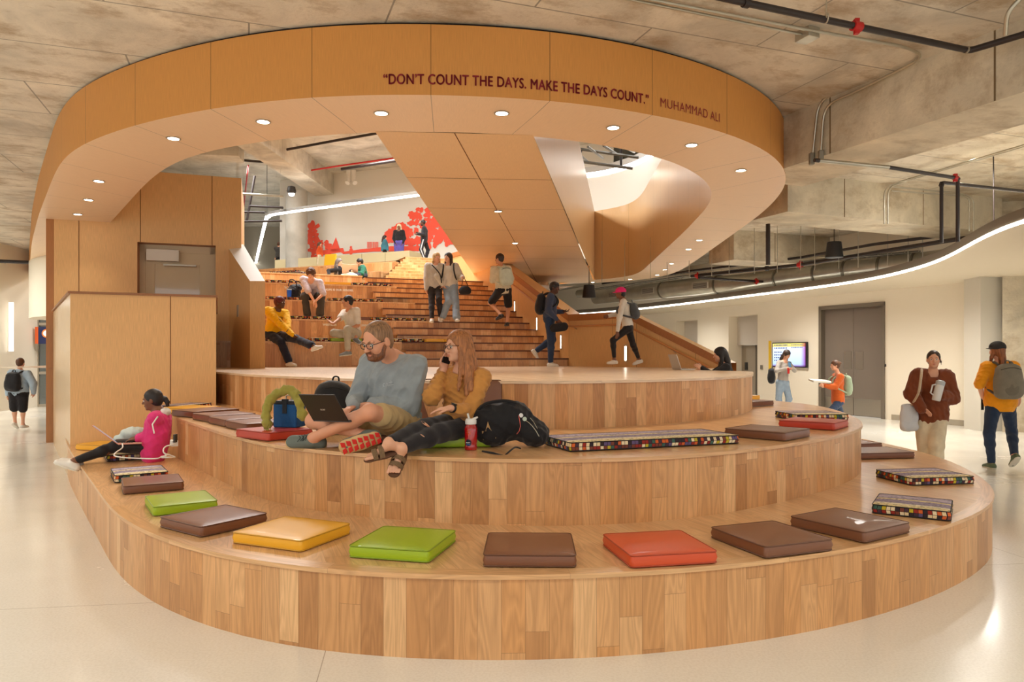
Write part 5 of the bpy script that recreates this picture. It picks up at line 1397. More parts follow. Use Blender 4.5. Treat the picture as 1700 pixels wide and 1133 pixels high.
def cloth(name, col, rough=.85, bump=.25, bscale=260., var=.10, sheen=.15): return plain(name, col, rough=rough, bump=bump, bscale=bscale, var=var, vscale=9., sheen=sheen, spec=.25)
def hairm(name, col):
    if name in MATS: return MATS[name]
    m, nt, b = nt_new(name); tc = N(nt, 'TexCoord'); mp = N(nt, 'Mapping'); mp.inputs['Scale'].default_value = (90, 90, 7); nt.links.new(tc.outputs['Object'], mp.inputs[0])
    n = N(nt, 'TexNoise', i_Scale=1., i_Detail=4.); nt.links.new(mp.outputs[0], n.inputs['Vector'])
    nt.links.new(ramp(nt, n.outputs[0], [(.3, tuple(c*.5 for c in col)), (.7, tuple(min(1, c*1.5) for c in col))]), b.inputs['Base Color'])
    b.inputs['Roughness'].default_value = .5; bp = N(nt, 'Bump', i_Strength=.5, i_Distance=.004); nt.links.new(n.outputs[0], bp.inputs['Height']); nt.links.new(bp.outputs[0], b.inputs['Normal']); MATS[name] = m; return m
EYEW = plain('eye_white', S(225,220,212), rough=.2); IRIS = plain('iris_dark', S(46,32,24), rough=.15)
def face_frame(look):
    f = look.normalized(); l = V((0, 0, 1)).cross(f).normalized(); u = f.cross(l); return l, f, u
def hand(fd, w, d, pn, side, s, curl, spread=0.):
    """palm, four unequal fingers and a thumb; d finger direction, pn palm normal, side +1 left"""
    d = d.normalized(); pn = (pn-d*pn.dot(d)).normalized(); lat = d.cross(pn)*side      # towards the thumb
    pc = w+d*.045*s
    fd.cone(w, w+d*.02*s, .024*s, .027*s, .012, (pn, .72)); fd.cone(w+d*.022*s, w+d*.068*s, .036*s, .040*s, .014, (pn, .42))
    fd.cone(w+d*.03*s+lat*.024*s, w+d*.06*s+lat*.026*s, .017*s, .014*s, .012)
    for i, (o_, L) in enumerate(((.028, .070), (.0095, .080), (-.009, .074), (-.0265, .058))):
        b = w+d*.088*s+lat*o_*s; a_ = 0.; p = b-d*.012*s; base = p
        for j, fr in enumerate((.46, .32, .24)):
            a_ += curl*(.55, .75, .5)[j]*(1+.08*i); dr = (d*math.cos(a_)+pn*math.sin(a_)+lat*o_*spread*8*(1 if j == 0 else 0)).normalized(); q = p+dr*L*s*(fr+(.15 if j == 0 else 0))
            fd.cone(p, q, (.0092, .0084, .0076)[j]*s, (.0086, .0078, .0066)[j]*s, .004); p = q
    a0 = w+d*.022*s+lat*.026*s; td = (d*.62+lat*.62+pn*.30*(.5+curl)).normalized(); p1 = a0+td*.038*s; td2 = (d*.86+lat*.15+pn*.4*(.4+curl)).normalized(); p2 = p1+td2*.03*s
    fd.cone(a0, p1, .0145*s, .0105*s, .010); fd.cone(p1, p2, .0102*s, .0085*s, .005); fd.cone(p2, p2+(td2+pn*.2*curl).normalized()*.024*s, .0088*s, .007*s, .004)
def person(label, Y, s, face, pel, neck, head, look, LE, LW, RE, RW, LK, LA, RK, RA, toes, top, bottom, hair, skin, shoe=None, group=None, vox=.010, hs=1., girth=1., fem=False,
           handL=None, handR=None, curlL=.5, curlR=.5, footn=None, top_extra=None, pitch=0, roll=0., extra=None, name='person', detail=0, bare=False, neckcut=True, seat=None, kshort=False, rights=None, leg=1., arm=1.):
    g = lambda t: Q(t[0], t[1], Y+(t[2] if len(t) > 2 else 0))
    P0, NK, HD = g(pel), g(neck), g(head)
    root = thing(name, label, 'person', (P0.x, P0.y, seat if seat is not None else 0.), group=group)
    FD = hd(face); UPv = (NK-P0).normalized(); LF = UPv.cross(FD).normalized()*-1 if UPv.cross(FD).dot(V((0,0,1)).cross(FD)) < 0 else UPv.cross(FD).normalized()
    FW = LF.cross(UPv).normalized()
    R3 = np.array([[LF.x, FW.x, UPv.x], [LF.y, FW.y, UPv.y], [LF.z, FW.z, UPv.z]])
    sw = (.162 if fem else .185)*s*(girth*.5+.5); hw = .088*s*(girth*.5+.5)
    CH = P0.lerp(NK, .70); WA = P0.lerp(NK, .36)
    SH = {1: NK-UPv*.055*s+LF*sw, -1: NK-UPv*.055*s-LF*sw}; HP = {1: P0+LF*hw, -1: P0-LF*hw}
    W = {1: g(LW), -1: g(RW)}; A = {1: g(LA), -1: g(RA)}
    ua, fa, th, sh = .285*s*arm, .25*s*arm, .43*s*leg, .42*s*leg
    E = {1: ik(SH[1], W[1], ua, fa, g(LE)), -1: ik(SH[-1], W[-1], ua, fa, g(RE))}
    K = {1: ik(HP[1], A[1], th, sh, g(LK)), -1: ik(HP[-1], A[-1], th, sh, g(RK))}
    lk = hd(*look); l, f, u = face_frame(lk)
    if roll: c_, s_ = math.cos(roll), math.sin(roll); l, u = l*c_+u*s_, u*c_-l*s_
    H3 = np.array([[l.x, f.x, u.x], [l.y, f.y, u.y], [l.z, f.z, u.z]]); q = s*hs
    hp = lambda x, y, z: HD+l*x*q+f*y*q+u*z*q
    # --- body
    b = Field()
    b.ell(hp(0, -.012, .028), (.076*q, .096*q, .088*q), H3, .02).ell(hp(0, .020, -.030), (.060*q, .068*q, .086*q), H3, .03)
    b.ell(hp(0, .028, -.074), (.050*q, .050*q, .040*q), H3, .02).ell(hp(0, .070, -.098), (.020*q, .017*q, .016*q), H3, .015)
    b.cone(hp(0, .088, .004), hp(0, .108, -.030), .0085*q, .0125*q, .010)
    for sd in (1, -1):
        b.ell(hp(sd*.030, .080, .018), (.027*q, .012*q, .008*q), H3, .012).ell(hp(sd*.037, .058, -.032), (.024*q, .024*q, .027*q), H3, .02)
        b.ell(hp(sd*.011, .099, -.034), (.008*q, .009*q, .007*q), H3, .006).ell(hp(sd*.077, -.006, -.012), (.011*q, .021*q, .031*q), H3, .007)
        b.ell(hp(sd*.031, .099, -.002), (.016*q, .014*q, .010*q), H3, .010, sub=True)
    b.ell(hp(0, .086, -.059), (.023*q, .010*q, .006*q), H3, .006).ell(hp(0, .084, -.069), (.019*q, .010*q, .007*q), H3, .006)
    nb = NK-UPv*.02*s
    b.cone(hp(0, -.022, -.05), nb, .050*q*(1 if not fem else .88), .058*s, .03)
    tt = .90
    b.ell(P0.lerp(WA, .3), (.155*s*tt*girth, .105*s*tt*girth, .13*s), R3, .05).ell(WA, (.130*s*tt*girth, .098*s*tt*girth, .15*s), R3, .06).ell(CH, (.150*s*tt*girth, .108*s*tt*girth, .18*s), R3, .06)
    for sd in (1, -1):
        b.cone(nb, SH[sd], .045*s, .048*s, .05)
        b.cone(SH[sd], E[sd], .048*s, .037*s, .03).cone(E[sd], W[sd], .037*s, .025*s, .02)
        b.cone(HP[sd], K[sd], .080*s*tt*girth, .054*s, .04); kk = K[sd]
        mid = kk.lerp(A[sd], .3); fwdk = ((kk-HP[sd]).normalized()-(A[sd]-kk).normalized()*0)
        b.cone(kk, A[sd], .051*s, .034*s, .03)
        bk = (A[sd]-kk).normalized(); cv = (HP[sd]-kk); cv = (cv-bk*cv.dot(bk)); cv = cv.normalized() if cv.length > .03 else -FD
        b.ell(mid+cv*.018*s, (.046*s*girth**.5, .046*s*girth**.5, .09*s), np.array([list(t) for t in zip(*_basis(bk))]), .03)
        ex = {1: handL, -1: handR}[sd]; hdir = (W[sd]-E[sd]).normalized(); pn = V(ex[1]) if ex else (-LF*sd+FW*.3); hdir = V(ex[0]).normalized() if ex else hdir
        hand(b, W[sd], hdir, pn, sd, s*(1.0 if not fem else .93), {1: curlL, -1: curlR}[sd])
        tdir = V(toes[0] if sd == 1 else toes[1]).normalized(); fn = V(footn[0 if sd == 1 else 1]).normalized() if footn else V((0, 0, 1)); fn = (fn-tdir*fn.dot(tdir)).normalized()
        a = A[sd]
        b.cone(a, a-fn*.035*s-tdir*.03*s, .036*s, .030*s, .02).cone(a-fn*.02*s, a+tdir*.11*s-fn*.058*s, .034*s, .021*s, .03, (fn, .9))
        if bare:
            lt_ = tdir.cross(fn)
            for i in range(5):
                o_ = (i-2)*.017*s*(1 if sd == -1 else -1); L = (.052, .042, .037, .032, .027)[i]*s; st_ = a+tdir*.125*s-fn*.062*s+lt_*o_
                b.cone(st_, st_+tdir*L, (.013 if i == 0 else .0092)*s, (.011 if i == 0 else .0078)*s, .006)
    if extra: extra(b, locals())
    body = b.build('body', skin, root, vox)
    # --- eyes, lips
    if detail >= 1:
        mb = MB()
        for sd in (1, -1):
            c = hp(sd*.031, .0795, -.002); M = Matrix.Translation(c); mb.lathe([(.0001, -.012*q)]+[(.0122*q*math.cos(a_), .0122*q*math.sin(a_)) for a_ in np.linspace(-1.4, 1.4, 9)]+[(.0001, .012*q)], M, 14)
        mb.build('eyes', EYEW, root, smooth=True)
        mb = MB(); gd_ = f*.85 - u*.0
        for sd in (1, -1):
            c = hp(sd*.031, .0795, -.002); gz = (f + (l*0) - u*(.35 if detail == 2 else 0.)).normalized(); Mx = Matrix.Translation(c+gz*.0108*q) @ gz.to_track_quat('Z', 'Y').to_matrix().to_4x4(); mb.lathe([(0, .0022*q), (.003*q, .002*q), (.0058*q, .0002*q)], Mx, 12)
        mb.build('irises', IRIS, root, smooth=True)
        lb = Field(); lb.ell(hp(0, .0890, -.0585), (.021*q, .0085*q, .0045*q), H3, .004).ell(hp(0, .0875, -.0685), (.018*q, .0085*q, .0055*q), H3, .004)
        lb.build('lips', plain('lips_'+skin.name, tuple(c*k for c, k in zip(skin.node_tree.nodes['Principled BSDF'].inputs['Base Color'].default_value[:3], (.85, .55, .55))), rough=.4), root, .003 if detail == 2 else .0045)
        eb = Field()
        for sd in (1, -1): eb.cone(hp(sd*.016, .0925, .017), hp(sd*.033, .0915, .022), .0035*q, .0038*q, .003).cone(hp(sd*.033, .0915, .022), hp(sd*.050, .079, .016), .0036*q, .0024*q, .003)
        eb.build('eyebrows', hair['mat'], root, .0028 if detail == 2 else .004)
    # --- hair
    if hair.get('kind') != 'none':
        h = Field(); th_ = hair.get('thick', .012)
        h.ell(hp(0, -.016, .030), ((.076+th_)*q, (.094+th_)*q, (.088+th_)*q), H3, .02)
        if hair['kind'] in ('long', 'pony', 'bun'): h.ell(hp(0, -.045, -.02), (.072*q, .062*q, .075*q), H3, .03)
        else: h.ell(hp(0, -.052, -.025), (.062*q, .048*q, .060*q), H3, .03)
        for st_ in hair.get('strands', ()):     # each a list of head-local points and a radius pair
            pts, r0, r1 = st_
            pts = [hp(*p) if not isinstance(p, Vector) else p for p in pts]
            for i in range(len(pts)-1): fr = i/(len(pts)-1); fr2 = (i+1)/(len(pts)-1); h.cone(pts[i], pts[i+1], r0+(r1-r0)*fr, r0+(r1-r0)*fr2, .02, hair.get('flat'))
        hl = hair.get('line', 0.)
        h.ell(hp(0, .088, -.050+hl), (.066*q, .088*q, .096*q), H3, .008, sub=True)
        if hair['kind'] == 'short':
            for sd in (1, -1): h.ell(hp(sd*.088, .012, -.035), (.026*q, .034*q, .036*q), H3, .01, sub=True)
        h.build('hair', hair['mat'], root, min(vox, .006) if detail else vox, wr=hair.get('wr', .004)*q, wf=hair.get('wf', 40.), seed=3)
    # --- top
    if top:
        lo_ = top.get('loose', .012); t = Field(); sl = top.get('sleeve', 2.)
        t.ell(P0.lerp(WA, .3), (.155*s*girth+lo_, .108*s*girth+lo_, .12*s+lo_), R3, .05).ell(WA, (.132*s*girth+lo_*1.3, .100*s*girth+lo_*1.3, .15*s), R3, .06).ell(CH, (.152*s*girth+lo_, .110*s*girth+lo_, .17*s), R3, .06)
        if fem:
            for sd in (1, -1): t.ell(CH+LF*sd*.07*s+FW*.075*s-UPv*.01, (.062*s, .05*s, .062*s), R3, .03)
        for sd in (1, -1):
            t.cone(nb-UPv*.01*s, SH[sd], .046*s+lo_*.5, .052*s+lo_*.6, .05)
            if sl > 0:
                e1 = SH[sd].lerp(E[sd], min(sl, 1.)); t.cone(SH[sd], e1, .053*s+lo_, (.044+.008*(1-min(sl, 1)))*s+lo_, .035)
                if sl > 1: w1 = E[sd].lerp(W[sd], min(sl-1, 1.)); t.cone(E[sd], w1, .042*s+lo_, .029*s+lo_*.7, .025)
        if top.get('hem'): t.cone(WA, P0+UPv*(.09-top['hem'])*s, .146*s*girth+lo_, .158*s*girth+lo_, .04, (FW, .74))
        if top.get('hem'): t.ell(P0-UPv*(top['hem']+.13)*s, (.23*s*girth, .19*s*girth, .11*s), R3, .006, sub=True)
        if top.get('hood'): t.ell(NK-FW*.07*s+UPv*.0, (.10*s, .055*s, .06*s), R3, .03)
        t.cone(nb-UPv*.0, hp(0, -.01, -.04), .054*s, .064*s, .01, sub=True)
        nk = top.get('neck', .02)
        t.ell(NK+FW*.06*s-UPv*.01*s, (.062*s, .05*s, (.03+nk)*s), R3, .012, sub=True)
        top_o = t.build('top', top['mat'], root, vox, wr=top.get('wr', .006)*s, wf=top.get('wf', 22.), seed=int(pel[0]))
        if top_extra: top_extra(top_o, locals())
        if top.get('hoodmat'):
            hfd = Field(); hfd.ell(NK-FW*.05*s+UPv*.02*s, (.095*s, .062*s, .055*s), R3, .02); hfd.cone(NK-FW*.0+UPv*.03*s, hp(0, -.01, -.02), .052*s, .06*s, .01, sub=True); hfd.build('hood', top['hoodmat'], root, vox, wr=.004)
    # --- bottom
    if bottom:
        lo_ = bottom.get('loose', .010); ln = bottom.get('len', 2.); t = Field()
        t.ell(P0+UPv*.01, (.152*s*girth+lo_, .112*s*girth+lo_, .115*s), R3, .05)
        for sd in (1, -1):
            k1 = HP[sd].lerp(K[sd], min(ln, 1.)); t.cone(HP[sd], k1, .080*s*girth+lo_, (.060+.02*(1-min(ln, 1)))*s+lo_, .05)
            if ln > 1:
                a1 = K[sd].lerp(A[sd], min(ln-1, 1.)); mid = K[sd].lerp(a1, .35)
                t.cone(K[sd], mid, .056*s+lo_, .054*s*girth**.5+lo_, .03).cone(mid, a1, .053*s+lo_, bottom.get('cuff', .040)*s+lo_, .03)
        t.build('skirt' if bottom.get('skirt') else ('shorts' if ln < 1.2 else 'trousers'), bottom['mat'], root, vox, wr=bottom.get('wr', .005)*s, seed=int(pel[1]))
    # --- shoes
    if shoe:
        for sd in (1, -1):
            tdir = V(toes[0] if sd == 1 else toes[1]).normalized(); fn = V(footn[0 if sd == 1 else 1]).normalized() if footn else V((0, 0, 1)); fn = (fn-tdir*fn.dot(tdir)).normalized(); a = A[sd]
            sc = s*shoe.get('scale', 1.)
            t = Field(); t.cone(a-fn*.02*sc, a-fn*.045*sc-tdir*.035*sc, .043*sc, .040*sc, .02).cone(a-fn*.035*sc+tdir*.02*sc, a+tdir*.13*sc-fn*.064*sc, .042*sc, .036*sc, .03, (fn, .8)).cone(a-tdir*.03*sc-fn*.06*sc, a+tdir*.12*sc-fn*.066*sc, .034*sc, .040*sc, .02, (fn, .5))
            t.cone(a+fn*.05*sc, a-fn*.005*sc, .036*sc, .036*sc, .008, sub=True)
            so = t.build('shoe', shoe['mat'], root, min(vox, .007))
            t2 = Field(); t2.cone(a-tdir*.035*sc-fn*.078*sc, a+tdir*.05*sc-fn*.080*sc, .042*sc, .036*sc, .02, (fn, .32)).cone(a+tdir*.05*sc-fn*.080*sc, a+tdir*.13*sc-fn*.080*sc, .036*sc, .046*sc, .02, (fn, .30))
            sl_ = t2.build('sole', shoe.get('sole', MATS['white_rubber']), root, min(vox, .007)); mi = sl_.matrix_parent_inverse.copy(); sl_.parent = so; sl_.matrix_parent_inverse = (root.matrix_basis @ so.matrix_parent_inverse).inverted()
            if shoe.get('accent'):
                t3 = Field(); t3.cone(a-tdir*.045*sc-fn*.035*sc, a-tdir*.01*sc-fn*.05*sc, .037*sc, .041*sc, .01); ac = t3.build('heel_panel', shoe['accent'], root, min(vox, .007)); ac.parent = so; ac.matrix_parent_inverse = (root.matrix_basis @ so.matrix_parent_inverse).inverted()
    return dict(root=root, P0=P0, NK=NK, HD=HD, LF=LF, FW=FW, UP=UPv, SH=SH, E=E, W=W, K=K, A=A, HP=HP, CH=CH, l=l, f=f, u=u, hp=hp, s=s, q=q, R3=R3)
def _basis(z):
    x = z.cross(V((0, 0, 1))); x = x.normalized() if x.length > .05 else V((1, 0, 0)); y = z.cross(x); return [list(x), list(y), list(z)]
plain('white_rubber', S(226,222,210), rough=.5)
SK = {'light': skin_mat('skin_light', S(226,172,142)), 'tan': skin_mat('skin_tan', S(206,150,116)), 'brown': skin_mat('skin_brown', S(128,84,60)), 'dark': skin_mat('skin_dark', S(96,62,46)), 'ruddy': skin_mat('skin_ruddy', S(222,160,128))}
HR = {'black': hairm('hair_black', S(30,24,24)), 'brown': hairm('hair_brown', S(92,58,36)), 'auburn': hairm('hair_auburn', S(140,84,48)), 'blond': hairm('hair_blond', S(196,160,110)), 'pale': hairm('hair_pale_blond', S(226,208,170)), 'grey': hairm('hair_ash_grey', S(112,104,100)), 'red': hairm('hair_dark_red', S(100,26,28)), 'dark': hairm('hair_dark_brown', S(54,36,28)), 'fair': hairm('hair_light_brown', S(160,124,92))}

# ---------------------------------------------------------------- bags and hand-held things
def frame_m(c, x, y, z): return Matrix(((x.x, y.x, z.x, c.x), (x.y, y.y, z.y, c.y), (x.z, y.z, z.z, c.z), (0, 0, 0, 1)))
def backpack(c, x, y, z, w, h, d, mat, label, strap=None, pocket=None, straps=True, group=None):
    """x across, y away from the back, z up"""
    t = thing('backpack', label, 'backpack', c, group=group); M = Matrix(((x.x, y.x, z.x), (x.y, y.y, z.y), (x.z, y.z, z.z)))
    R = np.array(M)
    f = Field(); 
    for sx in (-1, 1):
        f.cone(V(c)+x*sx*(w/2-d*.42)-z*(h/2-d*.42), V(c)+x*sx*(w/2-d*.5)+z*(h/2-d*.55), d*.42, d*.38, d*.3)
    f.ell(c, (w*.46, d*.5, h*.47), R, d*.3)
    f.ell(V(c)-z*h*.15+y*d*.05, (w*.46, d*.52, h*.32), R, d*.3)
    o = f.build('bag_body', mat, t, .012, wr=.004)
    f = Field(); f.ell(V(c)-z*h*.17+y*d*.42, (w*.34, d*.20, h*.24), R, .02); f.build('front_pocket', pocket or mat, t, .012)
    mb = MB(); pts = [c+z*h*.44-x*.03-y*d*.1, c+z*(h*.44+.05)-x*.02-y*d*.1, c+z*(h*.44+.05)+x*.02-y*d*.1, c+z*h*.44+x*.03-y*d*.1]; mb.tube(catmull(pts, 5), .008, 6); mb.build('carry_loop', strap or mat, t, smooth=True)
    mb = MB()
    for k in range(2):
        z_ = h*(.30 if k == 0 else .03); pts = [c+x*w*(-.36+.072*i)+z*(z_+.03*math.sin(i/10*PI))+y*d*(.36+.12*math.sin(i/10*PI)) for i in range(11)]; mb.tube(pts, .004, 5)
    mb.build('zip', plain('zip_dark', S(20,20,20), rough=.5), t, smooth=True)
    if straps:
        for sd in (-1, 1):
            pts = [c+x*sd*w*.25+z*h*.42-y*d*.30, c+x*sd*w*.30+z*(h*.50)-y*(d*.5+.07), c+x*sd*w*.38+z*h*.30-y*(d*.5+.235), c+x*sd*w*.44+z*h*.02-y*(d*.5+.235), c+x*sd*w*.50-z*h*.22-y*(d*.5+.10), c+x*sd*w*.42-z*h*.36-y*d*.30]
            f = Field(); pts = catmull(pts, 4)
            for i in range(len(pts)-1): f.cone(pts[i], pts[i+1], .017, .017, .004)
            f.build('shoulder_strap', strap or mat, t, .010)
    return t
def wear_pack(p, w, h, d, mat, label, dz=-.20, **kw):
    s = p['s']; z = p['UP']; y = -p['FW']; x = p['LF']
    c = p['NK']+z*dz*s+y*(.115*s+d*.5)
    return backpack(c, -x, y, z, w, h, d, mat, label, **kw)
def laptop(BL, BR, TL, label, lid, deck=None, depth=.24, basez=None, back=None, logo=None):
    t = thing('laptop', label, 'laptop', (BL+BR)/2)
    ex = (BR-BL); W_ = ex.length; x = ex.normalized(); y = (TL-BL); H_ = y.length; y = (y-x*y.dot(x)).normalized(); n = x.cross(y)
    mb = MB(); mb.box(0, 0, -.004, W_, H_, .004, frame_m(BL, x, y, n)); mb.build('lid', lid, t, bevel=.003)
    side = -1 if n.dot(back) > 0 else 1      # screen faces the user
    o = BL+n*side*.0045; mb = MB(); mb.box(.012, .014, -.001, W_-.012, H_-.01, .001, frame_m(o, x, y, n)); mb.build('screen', plain('laptop_screen', S(170,190,220), emit=S(170,190,220), estr=.15, rough=.2), t)
    bd = V(back)*-1; bd = (bd-x*bd.dot(x)); bd.z = 0; bd.normalize(); zz = x.cross(bd); 
    mb = MB(); mb.box(0, 0, -.008, W_, depth, .008, frame_m(BL, x, bd, zz)); bs_ = mb.build('base', deck or lid, t, bevel=.003)
    up = 1 if zz.z > 0 else -1
    mb = MB()
    for r in range(5):
        for c_ in range(12): mb.box(W_*.06+c_*W_*.075, .03+r*.022, .008*up, W_*.06+c_*W_*.075+W_*.062, .03+r*.022+.017, .0095*up, frame_m(BL, x, bd, zz))
    kb = mb.build('keyboard', plain('keys_dark', S(34,34,36), rough=.5), t)
    return t, x, y, n, W_, H_
DN = lambda *a: V(a)
JEAN = cloth('denim_dark', S(50,66,92)); JEANL = cloth('denim_light', S(148,166,184)); BLK = cloth('black_cloth', S(34,32,34)); KHAKI = cloth('khaki_cloth', S(196,168,120)); GREYC = cloth('charcoal_cloth', S(72,68,64)); WHT = cloth('white_cloth', S(226,220,208)); CREAM = cloth('cream_cloth', S(220,206,178)); SAGE = cloth('pale_sage', S(178,190,172)); PACKB = cloth('pack_black', S(30,29,32), rough=.6)
SHW = dict(mat=plain('shoe_white', S(226,220,208), rough=.5)); SHG = dict(mat=plain('shoe_grey', S(130,136,140), rough=.6)); SHB = dict(mat=plain('shoe_black', S(30,30,32), rough=.5)); SHR = dict(mat=SHW['mat'], accent=plain('shoe_red', S(214,70,40), rough=.5))
# 1 bearded man with the laptop
def beard(b, L): pass
man = person('bearded man in glasses and a grey-blue shirt, sitting cross-legged with a laptop', 5.65, 1.08, -116, (656,703), (652,592,-.07), (627,566,-.32), (-128,-20),
    (760,730,.05), (621,670,-.24), (580,700,-.05), (587,675,-.30), (570,684,-.7), (521,727,-.34), (430,722,-.8), (612,724,-.47),
    ((-1,-.12,.10), (-.85,-.10,-.25)), dict(mat=cloth('greyblue_jersey', S(152,160,164)), sleeve=2., loose=.026, wr=.013, neck=.012), dict(mat=KHAKI, len=.72, loose=.022, wr=.008),
    dict(kind='short', mat=hairm('hair_sandy', S(142,106,76)), thick=.005, line=.034, wr=.001), SK['ruddy'], shoe=dict(mat=plain('shoe_slate', S(104,114,108), rough=.7), sole=plain('sole_tan', S(206,172,120), rough=.6), scale=1.12), vox=.0065, hs=1.10, girth=1.16, detail=2, leg=1.19, arm=1.06,
    handL=((-.9,-.25,-.12), (0,.1,-1)), handR=((-.35,-.8,-.3), (.3,0,-1)), curlL=.55, curlR=.6, footn=((.1,-.75,.62), (.0,.95,.25)), seat=.97, top_extra=None, roll=.0)
q, hp = man['q'], man['hp']; l, f, u = man['l'], man['f'], man['u']
bf = Field(); H3 = np.array([[l.x, f.x, u.x], [l.y, f.y, u.y], [l.z, f.z, u.z]])
bf.ell(hp(0, .040, -.082), (.054*q, .058*q, .040*q), H3, .02)
for sd in (1, -1): bf.cone(hp(sd*.058, .012, -.035), hp(sd*.046, .035, -.075), .016*q, .020*q, .02); bf.cone(hp(sd*.024, .088, -.060), hp(sd*.020, .094, -.05), .006*q, .005*q, .006); bf.cone(hp(sd*.026, .086, -.062), hp(sd*.02, .083, -.086), .007*q, .010*q, .008)
bf.cone(hp(-.018, .098, -.049), hp(.018, .098, -.049), .0065*q, .0065*q, .004); bf.cone(hp(-.012, .090, -.088), hp(.012, .090, -.088), .012*q, .012*q, .01)
bf.ell(hp(0, .108, -.065), (.018*q, .016*q, .0125*q), H3, .004, sub=True)
bf.build('beard', hairm('hair_beard', S(120,72,42)), man['root'], .004, wr=.0025, wf=90.)
def glasses(p, mat, r=.0022, w=.023, h=.0165, y=.104):
    mb = MB(); hp, q = p['hp'], p['q']
    for sd in (1, -1):
        pts = []
        for k in range(21): a = 2*PI*k/20; cx, sx = math.cos(a), math.sin(a); pts.append(hp(sd*.031+w*np.sign(cx)*abs(cx)**.6, y-abs(sd*.031+w*cx)*.14, -.004+h*np.sign(sx)*abs(sx)**.6))
        mb.tube(pts, r*q, 6, cap=False)
        mb.tube([hp(sd*(.031+w), y-.008, .004), hp(sd*.070, y-.022, .005), hp(sd*.079, .02, .002), hp(sd*.080, -.012, -.002)], r*q, 6)
    mb.tube([hp(-.009, y, .001), hp(0, y+.004, .004), hp(.009, y, .001)], r*q, 6)
    gl = mb.build('glasses', mat, p['root'], smooth=True)
glasses(man, plain('glasses_black', S(22,22,24), rough=.3)); 
# ring finger band, shirt print
def decal_tube(pts, r, mat, name, parent): MB().tube(pts, r, 5).build(name, mat, parent, smooth=True)
def on_chest(p, du, dv, off): return p['CH']+p['LF']*du+p['UP']*dv+p['FW']*off
# snap the print onto the shirt surface
bpy.context.view_layer.update()
def snap(ob, p, d, off=.003):
    inv = ob.matrix_world.inverted(); ok, loc, nrm, idx = ob.ray_cast(inv @ p, (inv.to_3x3() @ d).normalized()); return (ob.matrix_world @ loc) - d.normalized()*off if ok else None
def child(p, nm): return next(c for c in p['root'].children if c.name.split('.')[0] == nm)
shirt = child(man, 'top'); camp = V((0, 0, EYE))
def print_on(ob, lines, mat, name, r=.0016):
    mb = MB()
    for ln in lines:
        pts = []
        for (x, y) in ln:
            d = (Q(x, y, 3.)-camp); h = snap(ob, camp+d*.3, d)
            if h is not None: pts.append(h)
        if len(pts) > 1: mb.tube(pts, r, 5)
    if mb.f: mb.build(name, mat, ob.parent, smooth=True)
PW = plain('print_white', S(214,220,222), rough=.6)
print_on(shirt, [[(639,638),(637,637),(636,639),(637,642),(639,641)], [(641,642),(641,637),(643,637)], [(644,637),(644,641),(647,641),(647,637)], [(649,642),(649,632)], [(645.5,635.5),(652,634.5)], [(650,639),(653,639)]], PW, 'chest_print')
print_on(child(man, 'body'), [], PW, 'x')
# laptop on his lap
BLp, BRp, TLp = Q(520,698,5.24), Q(579,700,5.08), Q(495,655,5.12)
BLACKL = plain('laptop_black', S(36,30,30), rough=.4)
lap, lx, ly, ln_, W_, H_ = laptop(BLp, BRp, TLp, 'black laptop with a small silver logo open on the bearded man\'s lap', BLACKL, plain('laptop_deck', S(60,60,66), rough=.4), depth=.24, back=V((-.5,-.85,0)))
me = text_mesh('acer', .026, .0006); me.materials.append(plain('logo_silver', S(210,208,200), rough=.3, metal=.3)); o = bpy.data.objects.new('lid_logo', me); COL.objects.link(o)
nn_ = ln_ if ln_.y < 0 else -ln_
xx = lx if lx.cross(ly).dot(nn_) > 0 else -lx
o.matrix_world = frame_m(BLp+lx*W_*.40+ly*H_*.42+nn_*.006, xx, ly, nn_); o.parent = lap; o.matrix_parent_inverse = lap.matrix_basis.inverted()
# laces on the near shoe, tread on the turned-up sole
shs = [c for c in man['root'].children if c.name.startswith('shoe')]
def shoe_laces(p, sd, tdir, fn, mat, parent):
    a = p['A'][sd]; s = p['s']*1.12; tdir = V(tdir).normalized(); fn = V(fn); fn = (fn-tdir*fn.dot(tdir)).normalized(); lat = tdir.cross(fn); mb = MB()
    for k in range(5):
        c = a+tdir*(.045+.018*k)*s-fn*(.004+.0095*k)*s; 
        for sg in (1, -1): mb.tube([c-lat*.022*s*sg-fn*.004, c+fn*.008, c+lat*.022*s*sg+tdir*.014*s-fn*.004], .0026, 5)
    mb.build('laces', mat, parent, smooth=True)
shoe_laces(man, 1, (-1,-.12,.10), (.1,-.75,.62), plain('lace_dark', S(44,50,48), rough=.8), man['root'])
a = man['A'][-1]; td = V((-.85,-.10,-.25)).normalized(); fn = V((0,.95,.25)); fn = (fn-td*fn.dot(td)).normalized(); lat = td.cross(fn)
mb = MB(); sc = man['s']*1.12
for i in range(7):
    for sg in (-1, 1):
        c = a+td*(-.06+.034*i)*sc-fn*.0945*sc+lat*sg*.019*sc; mb.box(-.013*sc, -.015*sc, -.003, .013*sc, .015*sc, .004, frame_m(c, (td+lat*sg*.35).normalized(), lat, td.cross(lat)))
mb.build('tread_pads', plain('tread_red', S(214,36,34), rough=.5), man['root'], bevel=.003)
